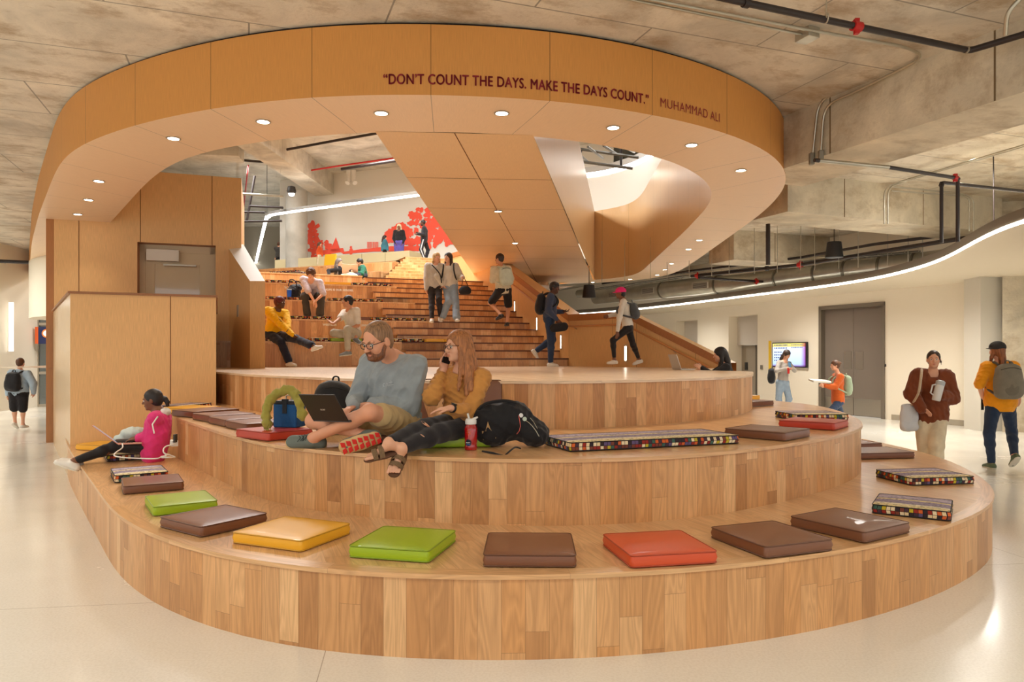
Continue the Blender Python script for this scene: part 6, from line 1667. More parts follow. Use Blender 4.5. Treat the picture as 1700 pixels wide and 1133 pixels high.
# 2 woman on the phone
wo = dict(kind='long', mat=hairm('hair_chestnut', S(160,102,58)), thick=.014, line=.012, wr=.004, wf=60., strands=[])
for (p0, p1, p2, p3, r0, r1) in (((.06,-.02,.02), (.085,-.01,-.08), (.105,.0,-.20), (.125,.02,-.36), .026, .020), ((.05,-.06,.02), (.08,-.07,-.08), (.10,-.07,-.2), (.135,-.05,-.34), .030, .022), ((.06,-.04,.0), (.09,-.03,-.10), (.125,-.02,-.20), (.155,.0,-.33), .026, .018), ((.0,-.08,0), (.02,-.095,-.12), (.05,-.11,-.24), (.07,-.10,-.36), .04, .028),
    ((-.06,-.03,.02), (-.078,-.02,-.08), (-.08,.0,-.18), (-.07,.03,-.30), .018, .012), ((-.05,-.06,.0), (-.07,-.06,-.1), (-.07,-.04,-.2), (-.06,.02,-.30), .026, .014), ((.066,.02,-.0), (.082,.03,-.09), (.085,.045,-.2), (.09,.07,-.33), .017, .012)):
    wo['strands'].append((catmull([V(p0), V(p1), V(p2), V(p3)], 3), r0, r1))
wo['strands'] = [([tuple(p) for p in st[0]], st[1], st[2]) for st in wo['strands']]
wom = person('smiling woman in a mustard sweater and ripped black jeans, phone at her ear, glasses', 5.62, .98, -122, (768,706), (771,613,-.04), (761,575,-.10), (-145,-3),
    (811,676,.02), (748,678,-.40), (708,668,-.22), (737,613,-.05), (742,690,-.42), (668,744,-.80), (712,676,-.40), (646,735,-.82),
    ((-.25,-.55,-.75), (-.92,-.25,-.22)), dict(mat=cloth('mustard_knit', S(200,140,72), bscale=500.), sleeve=1.72, loose=.026, wr=.011, neck=.016), dict(mat=cloth('black_denim', S(36,34,38)), len=1.95, loose=.010, wr=.006, wf=30., cuff=.036),
    wo, SK['light'], shoe=None, vox=.0065, hs=1.02, fem=True, detail=2, bare=True, girth=1.02,
    handL=((-1,-.15,-.1), (0,0,-1)), handR=((.15,-.05,1), (.57,-.82,0)), curlL=.3, curlR=.55, footn=((.2,-.75,.55), (-.15,-.30,.9)), seat=.97)
glasses(wom, plain('glasses_brown', S(60,34,30), rough=.3), w=.024, h=.014)
# her phone
c = wom['hp'](-.083, .048, -.058)
t = thing('phone', 'dark smartphone held to the ear of the woman in mustard', 'phone', c)
zz = V((.22,.16,.95)).normalized(); xx = wom['f']; xx = (xx-zz*xx.dot(zz)).normalized(); nn = xx.cross(zz)
MB().box(-.036,-.075,-.004,.036,.075,.004, frame_m(c, xx, zz, nn)).build('case', plain('phone_black', S(20,20,24), rough=.3), t, bevel=.004); MB().box(-.032,-.07,.004,.032,.07,.0046, frame_m(c, xx, zz, nn)).build('screen', plain('phone_glass', S(12,12,16), rough=.1), t)
# watch
a, b = wom['W'][1], wom['E'][1]; d = (b-a).normalized(); c = a+d*.022
t = thing('wristwatch', 'black digital wristwatch on the woman\'s left wrist', 'watch', c); MB().tube([c-d*.010, c+d*.010], .0315, 16).build('strap', plain('watch_black', S(26,26,28), rough=.5), t, smooth=True)
fx = V((0,-.55,.83)); fx = (fx-d*fx.dot(d)).normalized(); M = frame_m(c+fx*.031, d, fx.cross(d), fx); MB().box(-.019,-.017,0,.019,.017,.009, M).build('case', plain('watch_black', 0), t, bevel=.003); MB().box(-.011,-.011,.009,.011,.011,.0098, M).build('display', plain('watch_face', S(140,150,130), rough=.3), t)
# sandals
SUEDE = plain('sandal_suede', S(126,100,72), rough=.85, bump=.2); CORK = plain('sandal_sole', S(96,64,44), rough=.9, bump=.2, bscale=120.)
for sd, td, fn in ((1, (-.25,-.55,-.75), (.2,-.75,.55)), (-1, (-.92,-.25,-.22), (-.15,-.30,.9))):
    td, fn = V(td).normalized(), V(fn); fn = (fn-td*fn.dot(td)).normalized(); lat = td.cross(fn); a = wom['A'][sd]; s = .98
    t = Field(); t.cone(a-td*.045*s-fn*.082*s, a+td*.05*s-fn*.084*s, .038*s, .036*s, .02, (fn, .36)).cone(a+td*.05*s-fn*.084*s, a+td*.145*s-fn*.084*s, .036*s, .048*s, .02, (fn, .28))
    so = t.build('sandal', CORK, wom['root'], .006)
    mb = MB()
    for k, (x0, hh) in enumerate(((.052, .055), (.098, .040))):
        for w_ in (0, .008, .016, .024):
            c = a+td*(x0+w_)*s-fn*.078*s; pts = [c+lat*.046*s*math.cos(t_)+fn*(hh+.012)*s*math.sin(t_) for t_ in np.linspace(0, PI, 12)]; mb.tube(pts, .0055, 6)
    st_ = mb.build('sandal_straps', SUEDE, so, smooth=True); st_.matrix_parent_inverse = (wom['root'].matrix_basis @ so.matrix_parent_inverse).inverted()
# knee rips
JB = child(wom, 'trousers')
mb = MB()
kx_, ky_ = px(wom['K'][-1])
for (x, y, w_, h_) in ((kx_+2,ky_-7,7,3.4), (kx_-3,ky_+12,3.6,1.4)):
    pts = []
    for k in range(12):
        a = 2*PI*k/12; d = Q(x+w_*math.cos(a)+h_*math.sin(a)*.4, y+h_*math.sin(a)+w_*.6*math.cos(a), 3)-camp; h = snap(JB, camp+d*.3, d, .002)
        if h is not None: pts.append(h)
    if len(pts) > 5:
        c = sum(pts, V((0,0,0)))/len(pts)
        for i in range(len(pts)): mb.poly([c, pts[i], pts[(i+1) % len(pts)]])
if mb.f: mb.build('knee_rip', SK['light'], wom['root'], smooth=True)
# 3 girl in pink
PINK = cloth('hot_pink', S(226,60,130))
girl = person('girl in a hot pink hoodie and black leggings sitting with her legs stretched out', 7.75, .93, 188, (257,742), (266,687,.02), (253,664,0.), (192,-8),
    (262,724,.12), (229,727,.10), (258,731,-.14), (228,729,-.12), (183,733,.06), (130,764,-.22), (190,738,-.08), (124,766,-.30),
    ((-.9,-.1,.4), (-.9,-.2,.4)), dict(mat=PINK, sleeve=1.95, loose=.022, wr=.008, hem=.14, hoodmat=cloth('hood_white', S(226,222,218))), dict(mat=cloth('black_legging', S(34,32,34), rough=.5), len=1.93, loose=.004, wr=.002),
    dict(kind='pony', mat=HR['black'], thick=.009, line=.012, wr=.001, strands=[([(0,-.10,.0), (0,-.135,-.01), (.0,-.155,-.05), (0,-.15,-.09)], .026, .018)]), SK['brown'], shoe=dict(mat=plain('clog_white', S(232,228,220), rough=.4), scale=1.1), vox=.008, fem=True, detail=1, seat=.52,
    handL=((-1,.05,-.15), (0,0,-1)), handR=((-1,-.05,-.15), (0,0,-1)), curlL=.35, curlR=.35)
mb = MB(); hp_, q_ = girl['hp'], girl['q']; NKg = girl['NK']; FWg, LFg, UPg = girl['FW'], girl['LF'], girl['UP']
BLg, BRg, TLg = Q(196,736,7.75), Q(196,738,7.42), Q(165,713,7.85)
t_, *_ = laptop(BLg, BRg, TLg, 'rose-colored laptop open on the pink-hooded girl\'s thighs', plain('laptop_rose', S(206,150,134), rough=.4, metal=.3), None, depth=.22, back=V((-1,0,0)))
MB().tube([Q(262,692,7.57), Q(253,705,7.5), Q(256,720,7.46)], .008, 6).build('drawstring', MATS['hood_white'], girl['root'], smooth=True)
cw = catmull([Q(203,737,7.4), Q(203,744,7.3), Q(192,752,7.2), Q(190,757,7.1), Q(200,759.5,7.0), Q(220,761,7.0), Q(258,762,7.0), Q(270,758,7.1), Q(281,756,7.3)], 6)
tag(MB().tube(cw, .0065, 6).build('charging_cable', plain('cable_white', S(226,222,214), rough=.5), smooth=True), 'white charging cable running over the patterned cushion by the girl', 'cable')
cw = catmull([Q(290,738,7.12), Q(275,742,7.05), Q(271,750,7.0), Q(276,757,7.0), Q(268,760,6.98), Q(282,760,7.0), Q(290,759,7.1), Q(273,753,7.05)], 6)
tag(MB().tube(cw, .007, 6).build('charging_cable', MATS['cable_white'], smooth=True), 'white adapter cable coiled behind the girl under the outlet', 'cable')
p = Q(289,736,7.2); tag(MB().box(-.05,-.03,-.03,.05,.03,.03, Matrix.Translation(p) @ Matrix.Rotation(-.95, 4, 'Z')).build('power_adapter', MATS['cable_white'], bevel=.006), 'white power adapter plugged into the riser behind the girl', 'adapter')
f = Field(); c = Q(222,719,8.2); f.ell(c, (.14,.12,.07), None, .03).ell(c+V((-.12,0,-.06)), (.10,.09,.05), None, .03); tag(f.build('cloth_bag', cloth('pale_teal', S(202,216,214)), None, .012, wr=.012), 'pale crumpled cloth bag beside the seated girl', 'bag')
tag(MB().box(-.01,-.025,-.04,.01,.025,.04, Matrix.Translation(Q(291,728,7.15))).build('outlet', DARKM), 'dark floor outlet on the tier riser behind the girl', 'outlet')
# ---------------------------------------------------------------- the others
def T(m, **k): d = dict(mat=m, loose=.018, wr=.006); d.update(k); return d
def strands(*L): return [(list(a), r0, r1) for a, r0, r1 in L]
LONG = lambda n=.34, r=.028: strands(([(.06,-.02,.02),(.085,-.01,-.1),(.09,.02,-.2),(.085,.05,-n)], r, r*.6), ([(-.06,-.02,.02),(-.085,-.01,-.1),(-.09,.02,-.2),(-.085,.05,-n)], r, r*.6), ([(0,-.08,0),(0,-.10,-.12),(0,-.11,-.22),(0,-.10,-n)], r*1.9, r*1.3))
# 4 person in yellow
pe = person('person in a bright yellow sweatshirt with dark red hair, seated on the lowest row', 14.45, 1.0, -48, (453,556), (460,514,-.02), (465,503,-.06), (-20,5),
    (478,535,.0), (479,545,-.30), (462,540,-.2), (486,556,-.42), (508,552,-.4), (520,575,-.75), (490,545,-.7), (480,601,-.34), ((1,-.1,.35),(.95,-.3,0)),
    T(cloth('sun_yellow', S(244,190,20)), loose=.03, wr=.01), T(cloth('navy_trousers', S(34,38,56)), len=1.9, loose=.02, cuff=.06), dict(kind='short', mat=HR['red'], thick=.02, wr=.008, wf=80), SK['dark'],
    shoe=SHR, seat=1.86, detail=1, curlL=.6, footn=((-.35,-.1,.95),(0,0,1)))
w_ = pe; print_on(child(pe, 'top'), [[(463,526),(463,529)],[(465,526.5),(467,526.5),(467,529)],[(468.5,527),(468.5,529.5)],[(463,531),(467,531.5)],[(465,533),(468,533.5)]], plain('print_dark', S(50,50,60), rough=.7), 'chest_lettering', .006)
# 5 person in the pale tee leaning forward
p5 = person('person in a pale lilac tee leaning forward with hands hanging, on the third row', 17.5, 1.06, -88, (519,491), (517,464,-.42), (516,455,-.62), (-88,-25),
    (534,485,-.45), (525,499,-.62), (506,484,-.45), (522,501,-.62), (538,492,-.6), (531,523,-.45), (503,491,-.6), (510,523,-.45), ((.1,-1,0),(-.1,-1,0)),
    T(cloth('lilac_tee', S(206,196,206)), sleeve=.95, loose=.03), T(GREYC, len=1.95, loose=.03, cuff=.06), dict(kind='short', mat=HR['brown'], thick=.028, wr=.01, line=-.012), SK['light'], shoe=SHB, seat=2.88, detail=1, handL=((-.5,-.3,-.8),(0,0,-1)), handR=((.5,-.3,-.8),(0,0,-1)))
tb = thing('tote_backpack', 'black crumpled bag on the third row beside the blue cup', 'bag', Q(487,491,17.6)); f = Field(); c = Q(488,486,17.6); f.ell(c, (.17,.13,.20), None, .03).ell(c+V((.1,0,.12)), (.09,.08,.1), None, .03); f.build('bag_body', PACKB, tb, .014, wr=.02); MB().tube(catmull([c+V((-.1,-.1,.15)), c+V((-.05,-.14,.3)), c+V((.08,-.14,.26)), c+V((.1,-.1,.1))], 5), .012, 6).build('strap', PACKB, tb)
cp = thing('travel_cup', 'bright blue insulated cup standing on the third row', 'cup', Q(480,497,17.3)+V((0,0,0))); z0 = 2.95; P_ = Q(480,497,17.35)
mb = MB(); mb.lathe([(0,0),(.045,0),(.058,.20),(0,.20)], Matrix.Translation((P_.x, P_.y, z0)), 16); mb.build('cup_body', plain('cup_blue', S(24,92,190), rough=.35), cp, smooth=True); mb = MB(); mb.lathe([(.06,.20),(.06,.225),(0,.225)], Matrix.Translation((P_.x, P_.y, z0)), 16); mb.build('cup_lid', plain('lid_pale', S(190,210,220), rough=.4), cp)
# 6 man in the white polo
p6 = person('man in a white polo and pale trousers gesturing on the lowest row', 14.9, 1.04, -128, (587,555), (581,514,-.02), (577,501,-.10), (-165,-3),
    (595,539,-.12), (581,546,-.36), (566,541,-.20), (553,538,-.45), (577,556,-.5), (577,583,-.55), (552,553,-.35), (590,560,-.28), ((-.9,-.4,-.1),(.6,-.5,-.3)),
    T(WHT, sleeve=.75, loose=.022), T(cloth('stone_trousers', S(184,178,160)), len=1.88, loose=.016), dict(kind='short', mat=HR['black'], thick=.010, line=.012), SK['tan'], shoe=SHG, seat=1.86, detail=1,
    handR=((-.8,-.3,.55),(0,-.4,.9)), handL=((-.5,-.4,-.75),(0,0,-1)), curlR=.25, footn=((0,0,1),(.3,-.6,.7)))
a, b = p6['W'][1], p6['E'][1]; d = (b-a).normalized(); tag(MB().tube([a+d*.02, a+d*.05], .034, 12).build('wristwatch', plain('watch_dark', S(40,40,44), rough=.4), smooth=True), 'dark wristwatch on the gesturing man in the white polo', 'watch')
# 7, 8 reading pair
p7 = person('grey-haired person in black reclining on one arm high in the seating', 22.2, 1.0, -40, (571,459), (565,443,-.1), (563,436,-.14), (-20,-5),
    (576,450,-.3), (583,450,-.5), (553,451,-.2), (546,457,-.3), (583,444,-.8), (592,459,-1.0), (578,446,-.7), (588,459,-.9), ((1,-.4,0),(1,-.4,0)),
    T(BLK, loose=.02), T(CREAM, len=1.9), dict(kind='long', mat=HR['grey'], thick=.016, strands=LONG(.40,.034)), SK['light'], shoe=SHW, fem=True, seat=3.9, vox=.012)
p8 = person('person in a dark green shirt with knees up, high in the seating', 22.4, 1.0, -150, (603,458), (600,443,-.05), (597,436,-.10), (-160,-10),
    (604,452,-.3), (588,450,-.5), (592,451,-.3), (585,448,-.4), (589,447,-.8), (584,459,-.9), (592,445,-.7), (586,459,-.8), ((-1,-.3,0),(-1,-.3,0)),
    T(cloth('forest_green', S(28,96,74)), loose=.022), T(cloth('navy_denim', S(44,52,72)), len=1.95), dict(kind='short', mat=HR['black'], thick=.014), SK['tan'], shoe=SHB, seat=3.9, vox=.012)
mg = thing('magazine', 'open pale magazine held between the reading pair', 'magazine', Q(581,448,21.7)); M = Matrix.Translation(Q(581,448,21.7)) @ Matrix.Rotation(.2, 4, 'Z') @ Matrix.Rotation(-.9, 4, 'X')
for sd in (-1, 1): mb = MB(); mb.box(0 if sd > 0 else -.24, -.17, 0, .24 if sd > 0 else 0, .17, .008, M @ Matrix.Rotation(-sd*.25, 4, 'Y')); mb.build('page', plain('page_paper', S(222,196,180), rough=.6), mg)
# 9, 10 women coming down
z6 = 2.37
p9 = person('blonde woman in a grey sweater and ripped black jeans walking down the stairs', 17.0, 1.0, -75, (722,474), (722,439), (725,428,-.02), (-60,-5),
    (741,458,-.05), (737,472,-.12), (707,460,.0), (708,480,-.1), (729,504,-.25), (731,527,-.12), (717,503,-.15), (717,530,-.35), ((.2,-1,-.2),(0,-1,0)),
    T(cloth('oat_sweater', S(196,190,180)), loose=.036, hem=.04), T(cloth('washed_black', S(52,46,46)), len=1.9, loose=.012), dict(kind='long', mat=HR['blond'], thick=.014, strands=LONG(.30,.026)), SK['light'], shoe=SHW, fem=True, seat=z6, detail=1)
tag(MB().tube(catmull([Q(717,440,16.8), Q(730,455,16.72), Q(733,470,16.8)], 5), .014, 6).build('bag_strap', PACKB, smooth=True), 'thin dark bag strap across the blonde woman\'s sweater', 'strap')
p10 = person('dark-haired woman in a cream sweater and pale jeans with a small black bag', 17.0, .99, -105, (747,474), (745,440), (744,428,-.02), (-125,0),
    (764,458,.0), (768,461,-.22), (733,459,-.05), (735,473,-.12), (757,504,-.15), (758,528,-.35), (740,503,-.1), (734,526,-.1), ((.3,-1,0),(-.1,-1,0)),
    T(cloth('cream_sweater', S(212,206,192)), loose=.038, hem=.04), T(JEANL, len=1.95, loose=.028, cuff=.065), dict(kind='long', mat=HR['dark'], thick=.014, strands=LONG(.34,.030)), SK['light'], shoe=SHW, fem=True, seat=z6, detail=1, curlL=.9)
hb = thing('handbag', 'small black handbag swinging from the dark-haired woman\'s hand', 'bag', Q(772,481,16.75)); c = Q(772,482,16.75); f = Field(); f.ell(c, (.14,.07,.10), None, .03).cone(c+V((-.08,0,-.04)), c+V((.08,0,-.04)), .06, .06, .03); f.build('bag_body', PACKB, hb, .012); MB().tube(catmull([c+V((-.08,0,.06)), Q(770,462,16.75), c+V((.08,0,.06))], 8), .009, 6).build('handle', PACKB, hb)
for sd in (-1, 1):
    q9 = p10; sh = q9['SH'][sd]; pts = catmull([sh+V((0,.08,.05)), sh+V((-sd*.03,-.08,.06)), sh+V((-sd*.02,-.15,-.12)), sh+V((sd*.03,-.05,-.32))], 5)
    tag(MB().tube(pts, .016, 6).build('bag_strap', PACKB, smooth=True), 'dark backpack strap on the %s shoulder of the dark-haired woman' % ('left' if sd > 0 else 'right'), 'strap')
# 12 climber in shorts
p12 = person('man in a cream tee and black shorts climbing the stairs with a pale backpack', 17.0, 1.02, 118, (836,482), (831,443,.0), (829,430,.02), (150,0),
    (0,0), (823,466,.15), (822,460,.05), (822,463,.2), (0,0), (0,0), (0,0), (0,0), ((0,1,0),(0,1,0)), None, None, dict(kind='none'), SK['tan'], seat=z6) if False else \
 person('man in a cream tee and black shorts climbing the stairs with a pale backpack', 17.0, 1.02, 118, (836,482), (831,443,.0), (829,430,.02), (150,0),
    (820,462,.02), (826,470,.22), (846,462,.1), (842,472,.25), (818,500,.15), (831,522,-.02), (843,510,.12), (842,535,.0), ((-.7,.6,-.3),(-.2,.97,0)),
    T(cloth('cream_tee', S(214,206,180)), sleeve=.9, loose=.028, hem=.06), T(BLK, len=.85, loose=.03), dict(kind='short', mat=HR['dark'], thick=.012), SK['tan'], shoe=dict(mat=SHB['mat'], sole=plain('sole_dark', S(60,60,62), rough=.6)), seat=z6)
wear_pack(p12, .34, .46, .17, cloth('mint_canvas', S(196,208,192)), 'pale mint backpack worn by the man climbing in shorts', dz=-.24)
# 13 man in navy
zs = 1.35
p13 = person('young man in a navy sweater stepping off the stairs with a phone', 15.0, 1.0, -8, (912,530), (916,490), (921,478,-.02), (-25,-12),
    (919,517,.15), (934,518,.15), (906,518,-.22), (924,530,-.20), (906,560,.15), (890,583,.2), (916,566,-.05), (914,602,-.0), ((.6,.1,-.8),(1,-.25,0)),
    T(cloth('navy_knit', S(62,72,96)), loose=.022, hem=.05), T(cloth('indigo_jeans', S(44,60,88)), len=1.93), dict(kind='short', mat=HR['black'], thick=.012), SK['dark'], shoe=SHW, seat=zs, handL=((1,-.2,.1),(0,0,1)))
wear_pack(p13, .30, .46, .19, PACKB, 'black backpack on the young man in navy', dz=-.2)
p = Q(938,516,15.12); t = thing('phone', 'phone in the hand of the young man in navy', 'phone', p); M = Matrix.Translation(p) @ Matrix.Rotation(.25, 4, 'Y'); MB().box(-.075,-.035,-.005,.075,.035,.005, M).build('case', MATS['phone_black'], t, bevel=.003); MB().box(-.07,-.03,.005,.07,.03,.0055, M).build('screen', MATS['phone_glass'], t)
c = Q(928,545,14.8); hb = thing('lunch_bag', 'small black bag carried low by the young man in navy', 'bag', c); f = Field(); f.cone(c+V((-.10,0,0)), c+V((.10,0,.03)), .09, .09, .03, (V((0,1,0)), .6)); f.build('bag_body', PACKB, hb, .012); MB().tube(catmull([c+V((-.07,0,.08)), c+V((-.03,0,.18)), c+V((.06,0,.1))], 6), .008, 6).build('handle', PACKB, hb)
# 14 walker in pink cap
p14 = person('walker in a hot pink cap, white top and black leggings', 13.7, .88, 172, (1043,545), (1034,498), (1030,487,-.02), (170,-5),
    (1022,519,-.25), (1025,552,-.28), (1018,520,.15), (1009,525,.12), (1024,570,-.1), (1020,598,-.1), (1052,572,.05), (1061,597,.1), ((-1,-.1,0),(-.9,-.1,-.25)),
    T(WHT, loose=.012, sleeve=1.9), T(MATS['black_legging'], len=1.82, loose=.003, wr=.002), dict(kind='bun', mat=HR['black'], thick=.004), SK['brown'], shoe=SHW, fem=True, seat=zs)
f = Field(); hp, q = p14['hp'], p14['q']; H3 = np.array([[p14['l'].x, p14['f'].x, p14['u'].x], [p14['l'].y, p14['f'].y, p14['u'].y], [p14['l'].z, p14['f'].z, p14['u'].z]])
f.ell(hp(0,-.01,.045), (.098*q,.118*q,.090*q), H3, .01).ell(hp(0,.0,-.06), (.2*q,.2*q,.08*q), H3, .005, sub=True); f.build('cap', plain('cap_pink', S(232,30,120), rough=.7), p14['root'], .009); f = Field(); f.cone(hp(0,.08,.035), hp(0,.13,.03), .06*q, .05*q, .01, (p14['u'], .18)); f.build('cap_brim', MATS['cap_pink'], p14['root'], .008)
wear_pack(p14, .30, .34, .15, cloth('slate_canvas', S(84,88,92)), 'grey backpack on the walker in the pink cap', dz=-.28)
# 15 woman behind the stage
p15 = person('black-haired woman seated low behind the right edge of the stage', 11.7, .95, 170, (1206,650), (1203,605,.0), (1195,589,-.03), (170,-8),
    (1180,632,-.25), (1165,612,-.3), (1190,635,.2), (1164,610,.05), (1165,655,-.2), (1160,680,-.2), (1170,650,.2), (1165,680,.2), ((-1,0,0),(-1,0,0)),
    T(BLK, loose=.02), T(JEAN, len=1.9), dict(kind='long', mat=HR['black'], thick=.016, strands=LONG(.30,.032)), SK['light'], shoe=SHB, fem=True, seat=.9)
bl, br, tl = V((2.66,11.35,1.36)), V((2.60,11.70,1.36)), V((2.58,11.33,1.60))
laptop(br, bl, br+V((-.08,0,.235)), 'silver laptop standing on the stage top in front of the black-haired woman', plain('laptop_silver', S(206,206,204), rough=.35, metal=.5), depth=.23, back=V((-1,0,0)))
# 16 woman by the television
p16 = person('woman in a grey top and pale jeans looking at her phone beside the wall screen', 19.0, 1.0, -70, (1299,636), (1302,600), (1306,589,-.05), (-70,-35),
    (1284,614,-.15) if False else (1318,614,-.1), (1314,612,-.35), (1284,614,-.1), (1305,612,-.35), (1306,664,-.05), (1302,688,-.05), (1294,664,-.0), (1299,688,-.1), ((.1,-1,0),(.1,-1,0)),
    T(cloth('dove_grey', S(178,170,162)), loose=.010), T(JEANL, len=1.95, loose=.02), dict(kind='long', mat=HR['dark'], thick=.012, strands=LONG(.36,.024)), SK['light'], shoe=SHW, fem=True, seat=0., detail=1)
c = Q(1281,624,19.1); z_, y_, x_ = V((0,0,1)), V((-.8,.5,0)).normalized(), V((.5,.8,0)).normalized(); backpack(c, x_, y_, z_, .28, .42, .17, PACKB, 'black backpack slung behind the texting woman by the screen', straps=False)
for (x, y, m, r, h, lab, nm) in ((1309,616,plain('cup_red', S(206,30,30), rough=.4),.032,.15,'red drink cup held by the texting woman','cup'),): 
    c = Q(x, y, 18.6); mb = MB(); mb.lathe([(0,-h/2),(r*.8,-h/2),(r,h/2),(0,h/2)], Matrix.Translation(c), 14); tag(mb.build(nm, m, smooth=True), lab, 'cup')
c = Q(1311,606,18.6); tag(MB().box(-.035,-.005,-.07,.035,.005,.07, Matrix.Translation(c) @ Matrix.Rotation(-.4,4,'X')).build('phone', plain('phone_blue', S(70,120,160), rough=.3), bevel=.003), 'blue-cased phone in the hand of the texting woman', 'phone')
# 17 walker in orange
p17 = person('walker in a rust orange sweater with a pale green backpack, holding a white folder', 15.3, .87, 176, (1391,668), (1391,622), (1386,607,-.02), (180,-6),
    (1386,650,-.2), (1370,641,-.2), (1384,650,.2), (1368,640,.15), (1380,695,-.1), (1372,714,-.1), (1398,694,.1), (1405,714,.1), ((-1,0,0),(-1,0,0)),
    T(cloth('rust_orange', S(198,92,34)), loose=.026, hem=.05), T(JEAN, len=1.95, loose=.015), dict(kind='bun', mat=HR['brown'], thick=.012, strands=strands(([(0,-.10,.03),(0,-.13,.04)], .035, .03))), SK['light'], shoe=SHB, fem=True, seat=0.)
wear_pack(p17, .30, .44, .17, cloth('sage_pack', S(150,166,140)), 'pale green backpack of the walker in rust orange', dz=-.26)
c = Q(1361,633,15.2); tag(MB().box(-.19,-.13,-.02,.19,.13,.02, Matrix.Translation(c) @ Matrix.Rotation(.06,4,'Y') @ Matrix.Rotation(.12,4,'X')).build('folder', plain('folder_white', S(228,224,214), rough=.5), bevel=.006), 'white folder carried flat by the walker in rust orange', 'folder')
# 18 woman in the brown jacket
p18 = person('woman in a brown jacket and cream trousers hugging a white bottle', 9.4, .97, -106, (1545,697), (1548,618), (1550,597,-.02), (-117,0),
    (1583,657,-.05), (1563,655,-.20), (1507,660,-.05), (1530,679,-.18), (1555,745,-.15), (1553,790,-.2), (1535,745,.0), (1536,788,.1), ((0,-1,0),(0,-1,0)),
    T(cloth('rust_brown', S(122,62,34)), loose=.052, wr=.012, hem=.02, neck=.07), T(CREAM, len=1.95, loose=.03, cuff=.07), dict(kind='bun', mat=HR['dark'], thick=.006, line=.022, strands=strands(([(.06,.04,.03),(.082,.05,-.03),(.085,.05,-.09)], .007, .004))), SK['light'], shoe=SHW, fem=True, seat=0., detail=1, hs=1.0, vox=.008,
    handL=((-.8,-.3,.2),(.4,-.9,0)), curlL=.7, handR=((.8,-.3,-.5),(0,-.5,-.8)))
w_ = p18['W'][1]; c = Q(1558,649,9.12); bt = thing('water_bottle', 'white insulated bottle hugged by the woman in the brown jacket', 'bottle', c)
M = Matrix.Translation(c) @ Matrix.Rotation(.25, 4, 'Y'); mb = MB(); mb.lathe([(0,-.13),(.045,-.13),(.05,-.12),(.052,.06),(.05,.09),(0,.09)], M, 18); mb.build('bottle_body', plain('bottle_white', S(222,222,220), rough=.35), bt, smooth=True); mb = MB(); mb.lathe([(.054,.07),(.054,.12),(.03,.135),(0,.135)], M, 18); mb.build('lid', plain('lid_grey', S(180,186,190), rough=.4), bt, smooth=True); mb = MB(); mb.tube([M @ V((-.05,0,.07)), M @ V((-.09,0,.05)), M @ V((-.09,0,-.05)), M @ V((-.05,0,-.07))], .010, 6); mb.build('handle', MATS['bottle_white'], bt, smooth=True)
tg = thing('tote_bag', 'white tote bag hanging at the hip of the woman in the brown jacket', 'bag', Q(1508,695,9.35)); c = Q(1509,693,9.35); f = Field(); f.cone(c+V((-.06,0,-.13)), c+V((.07,0,-.13)), .05, .05, .03).cone(c+V((-.07,0,.13)), c+V((.05,0,.12)), .03, .03, .03).ell(c, (.12,.055,.17), None, .05); f.build('bag_body', plain('tote_white', S(206,210,216), rough=.7), tg, .012, wr=.008)
pts = catmull([Q(1512,675,9.35), Q(1524,655,9.12), Q(1528,635,9.1), Q(1530,617,9.2), Q(1530,614,9.4)], 5); mb = MB()
for i in range(len(pts)-1): mb.tube([pts[i], pts[i+1]], .016, 6)
mb.build('strap', plain('strap_beige', S(196,176,150), rough=.7), tg)
# 19 capped person on the right
p19 = person('person in a black cap, golden yellow tee and jeans walking away', 10.1, 1.0, 82, (1661,673), (1660,603), (1655,582,.02), (95,0),
    (1628,640,-.0), (1631,660,.1), (1694,640,.05), (1692,662,.25), (1646,723,-.02), (1646,768,.0), (1680,720,.1), (1684,756,-.15), ((.0,1,0),(.1,.75,-.65)),
    T(cloth('golden_tee', S(240,158,28)), sleeve=.95, loose=.030, hem=.05), T(cloth('blue_jeans', S(42,58,84)), len=1.95, loose=.010), dict(kind='long', mat=HR['auburn'], thick=.008, strands=LONG(.17,.026)), SK['light'], shoe=dict(mat=plain('shoe_olive', S(96,112,84), rough=.6)), fem=True, seat=0., girth=1.1, vox=.008)
f = Field(); hp, q = p19['hp'], p19['q']; H3 = np.array([[p19['l'].x, p19['f'].x, p19['u'].x], [p19['l'].y, p19['f'].y, p19['u'].y], [p19['l'].z, p19['f'].z, p19['u'].z]])
f.ell(hp(0,-.012,.045), (.098*q,.115*q,.085*q), H3, .01).ell(hp(0,.0,-.06), (.2*q,.2*q,.08*q), H3, .005, sub=True).cone(hp(0,.08,.03), hp(0,.14,.025), .06*q, .05*q, .01, (p19['u'], .18)); f.build('cap', plain('cap_black', S(38,36,38), rough=.7), p19['root'], .009)
wear_pack(p19, .36, .50, .20, cloth('grey_pack', S(128,122,108)), 'large grey backpack on the person in the golden tee', dz=-.24, strap=cloth('grey_strap', S(96,92,84)), pocket=cloth('grey_pocket', S(116,110,98)))
c = Q(1631,668,10.2); tag(MB().box(-.018,-.004,-.11,.018,.004,.06, Matrix.Translation(c)).build('lanyard', plain('lanyard_dark', S(34,34,38), rough=.6)), 'dark key strap dangling from the left hand of the person in the golden tee', 'strap')
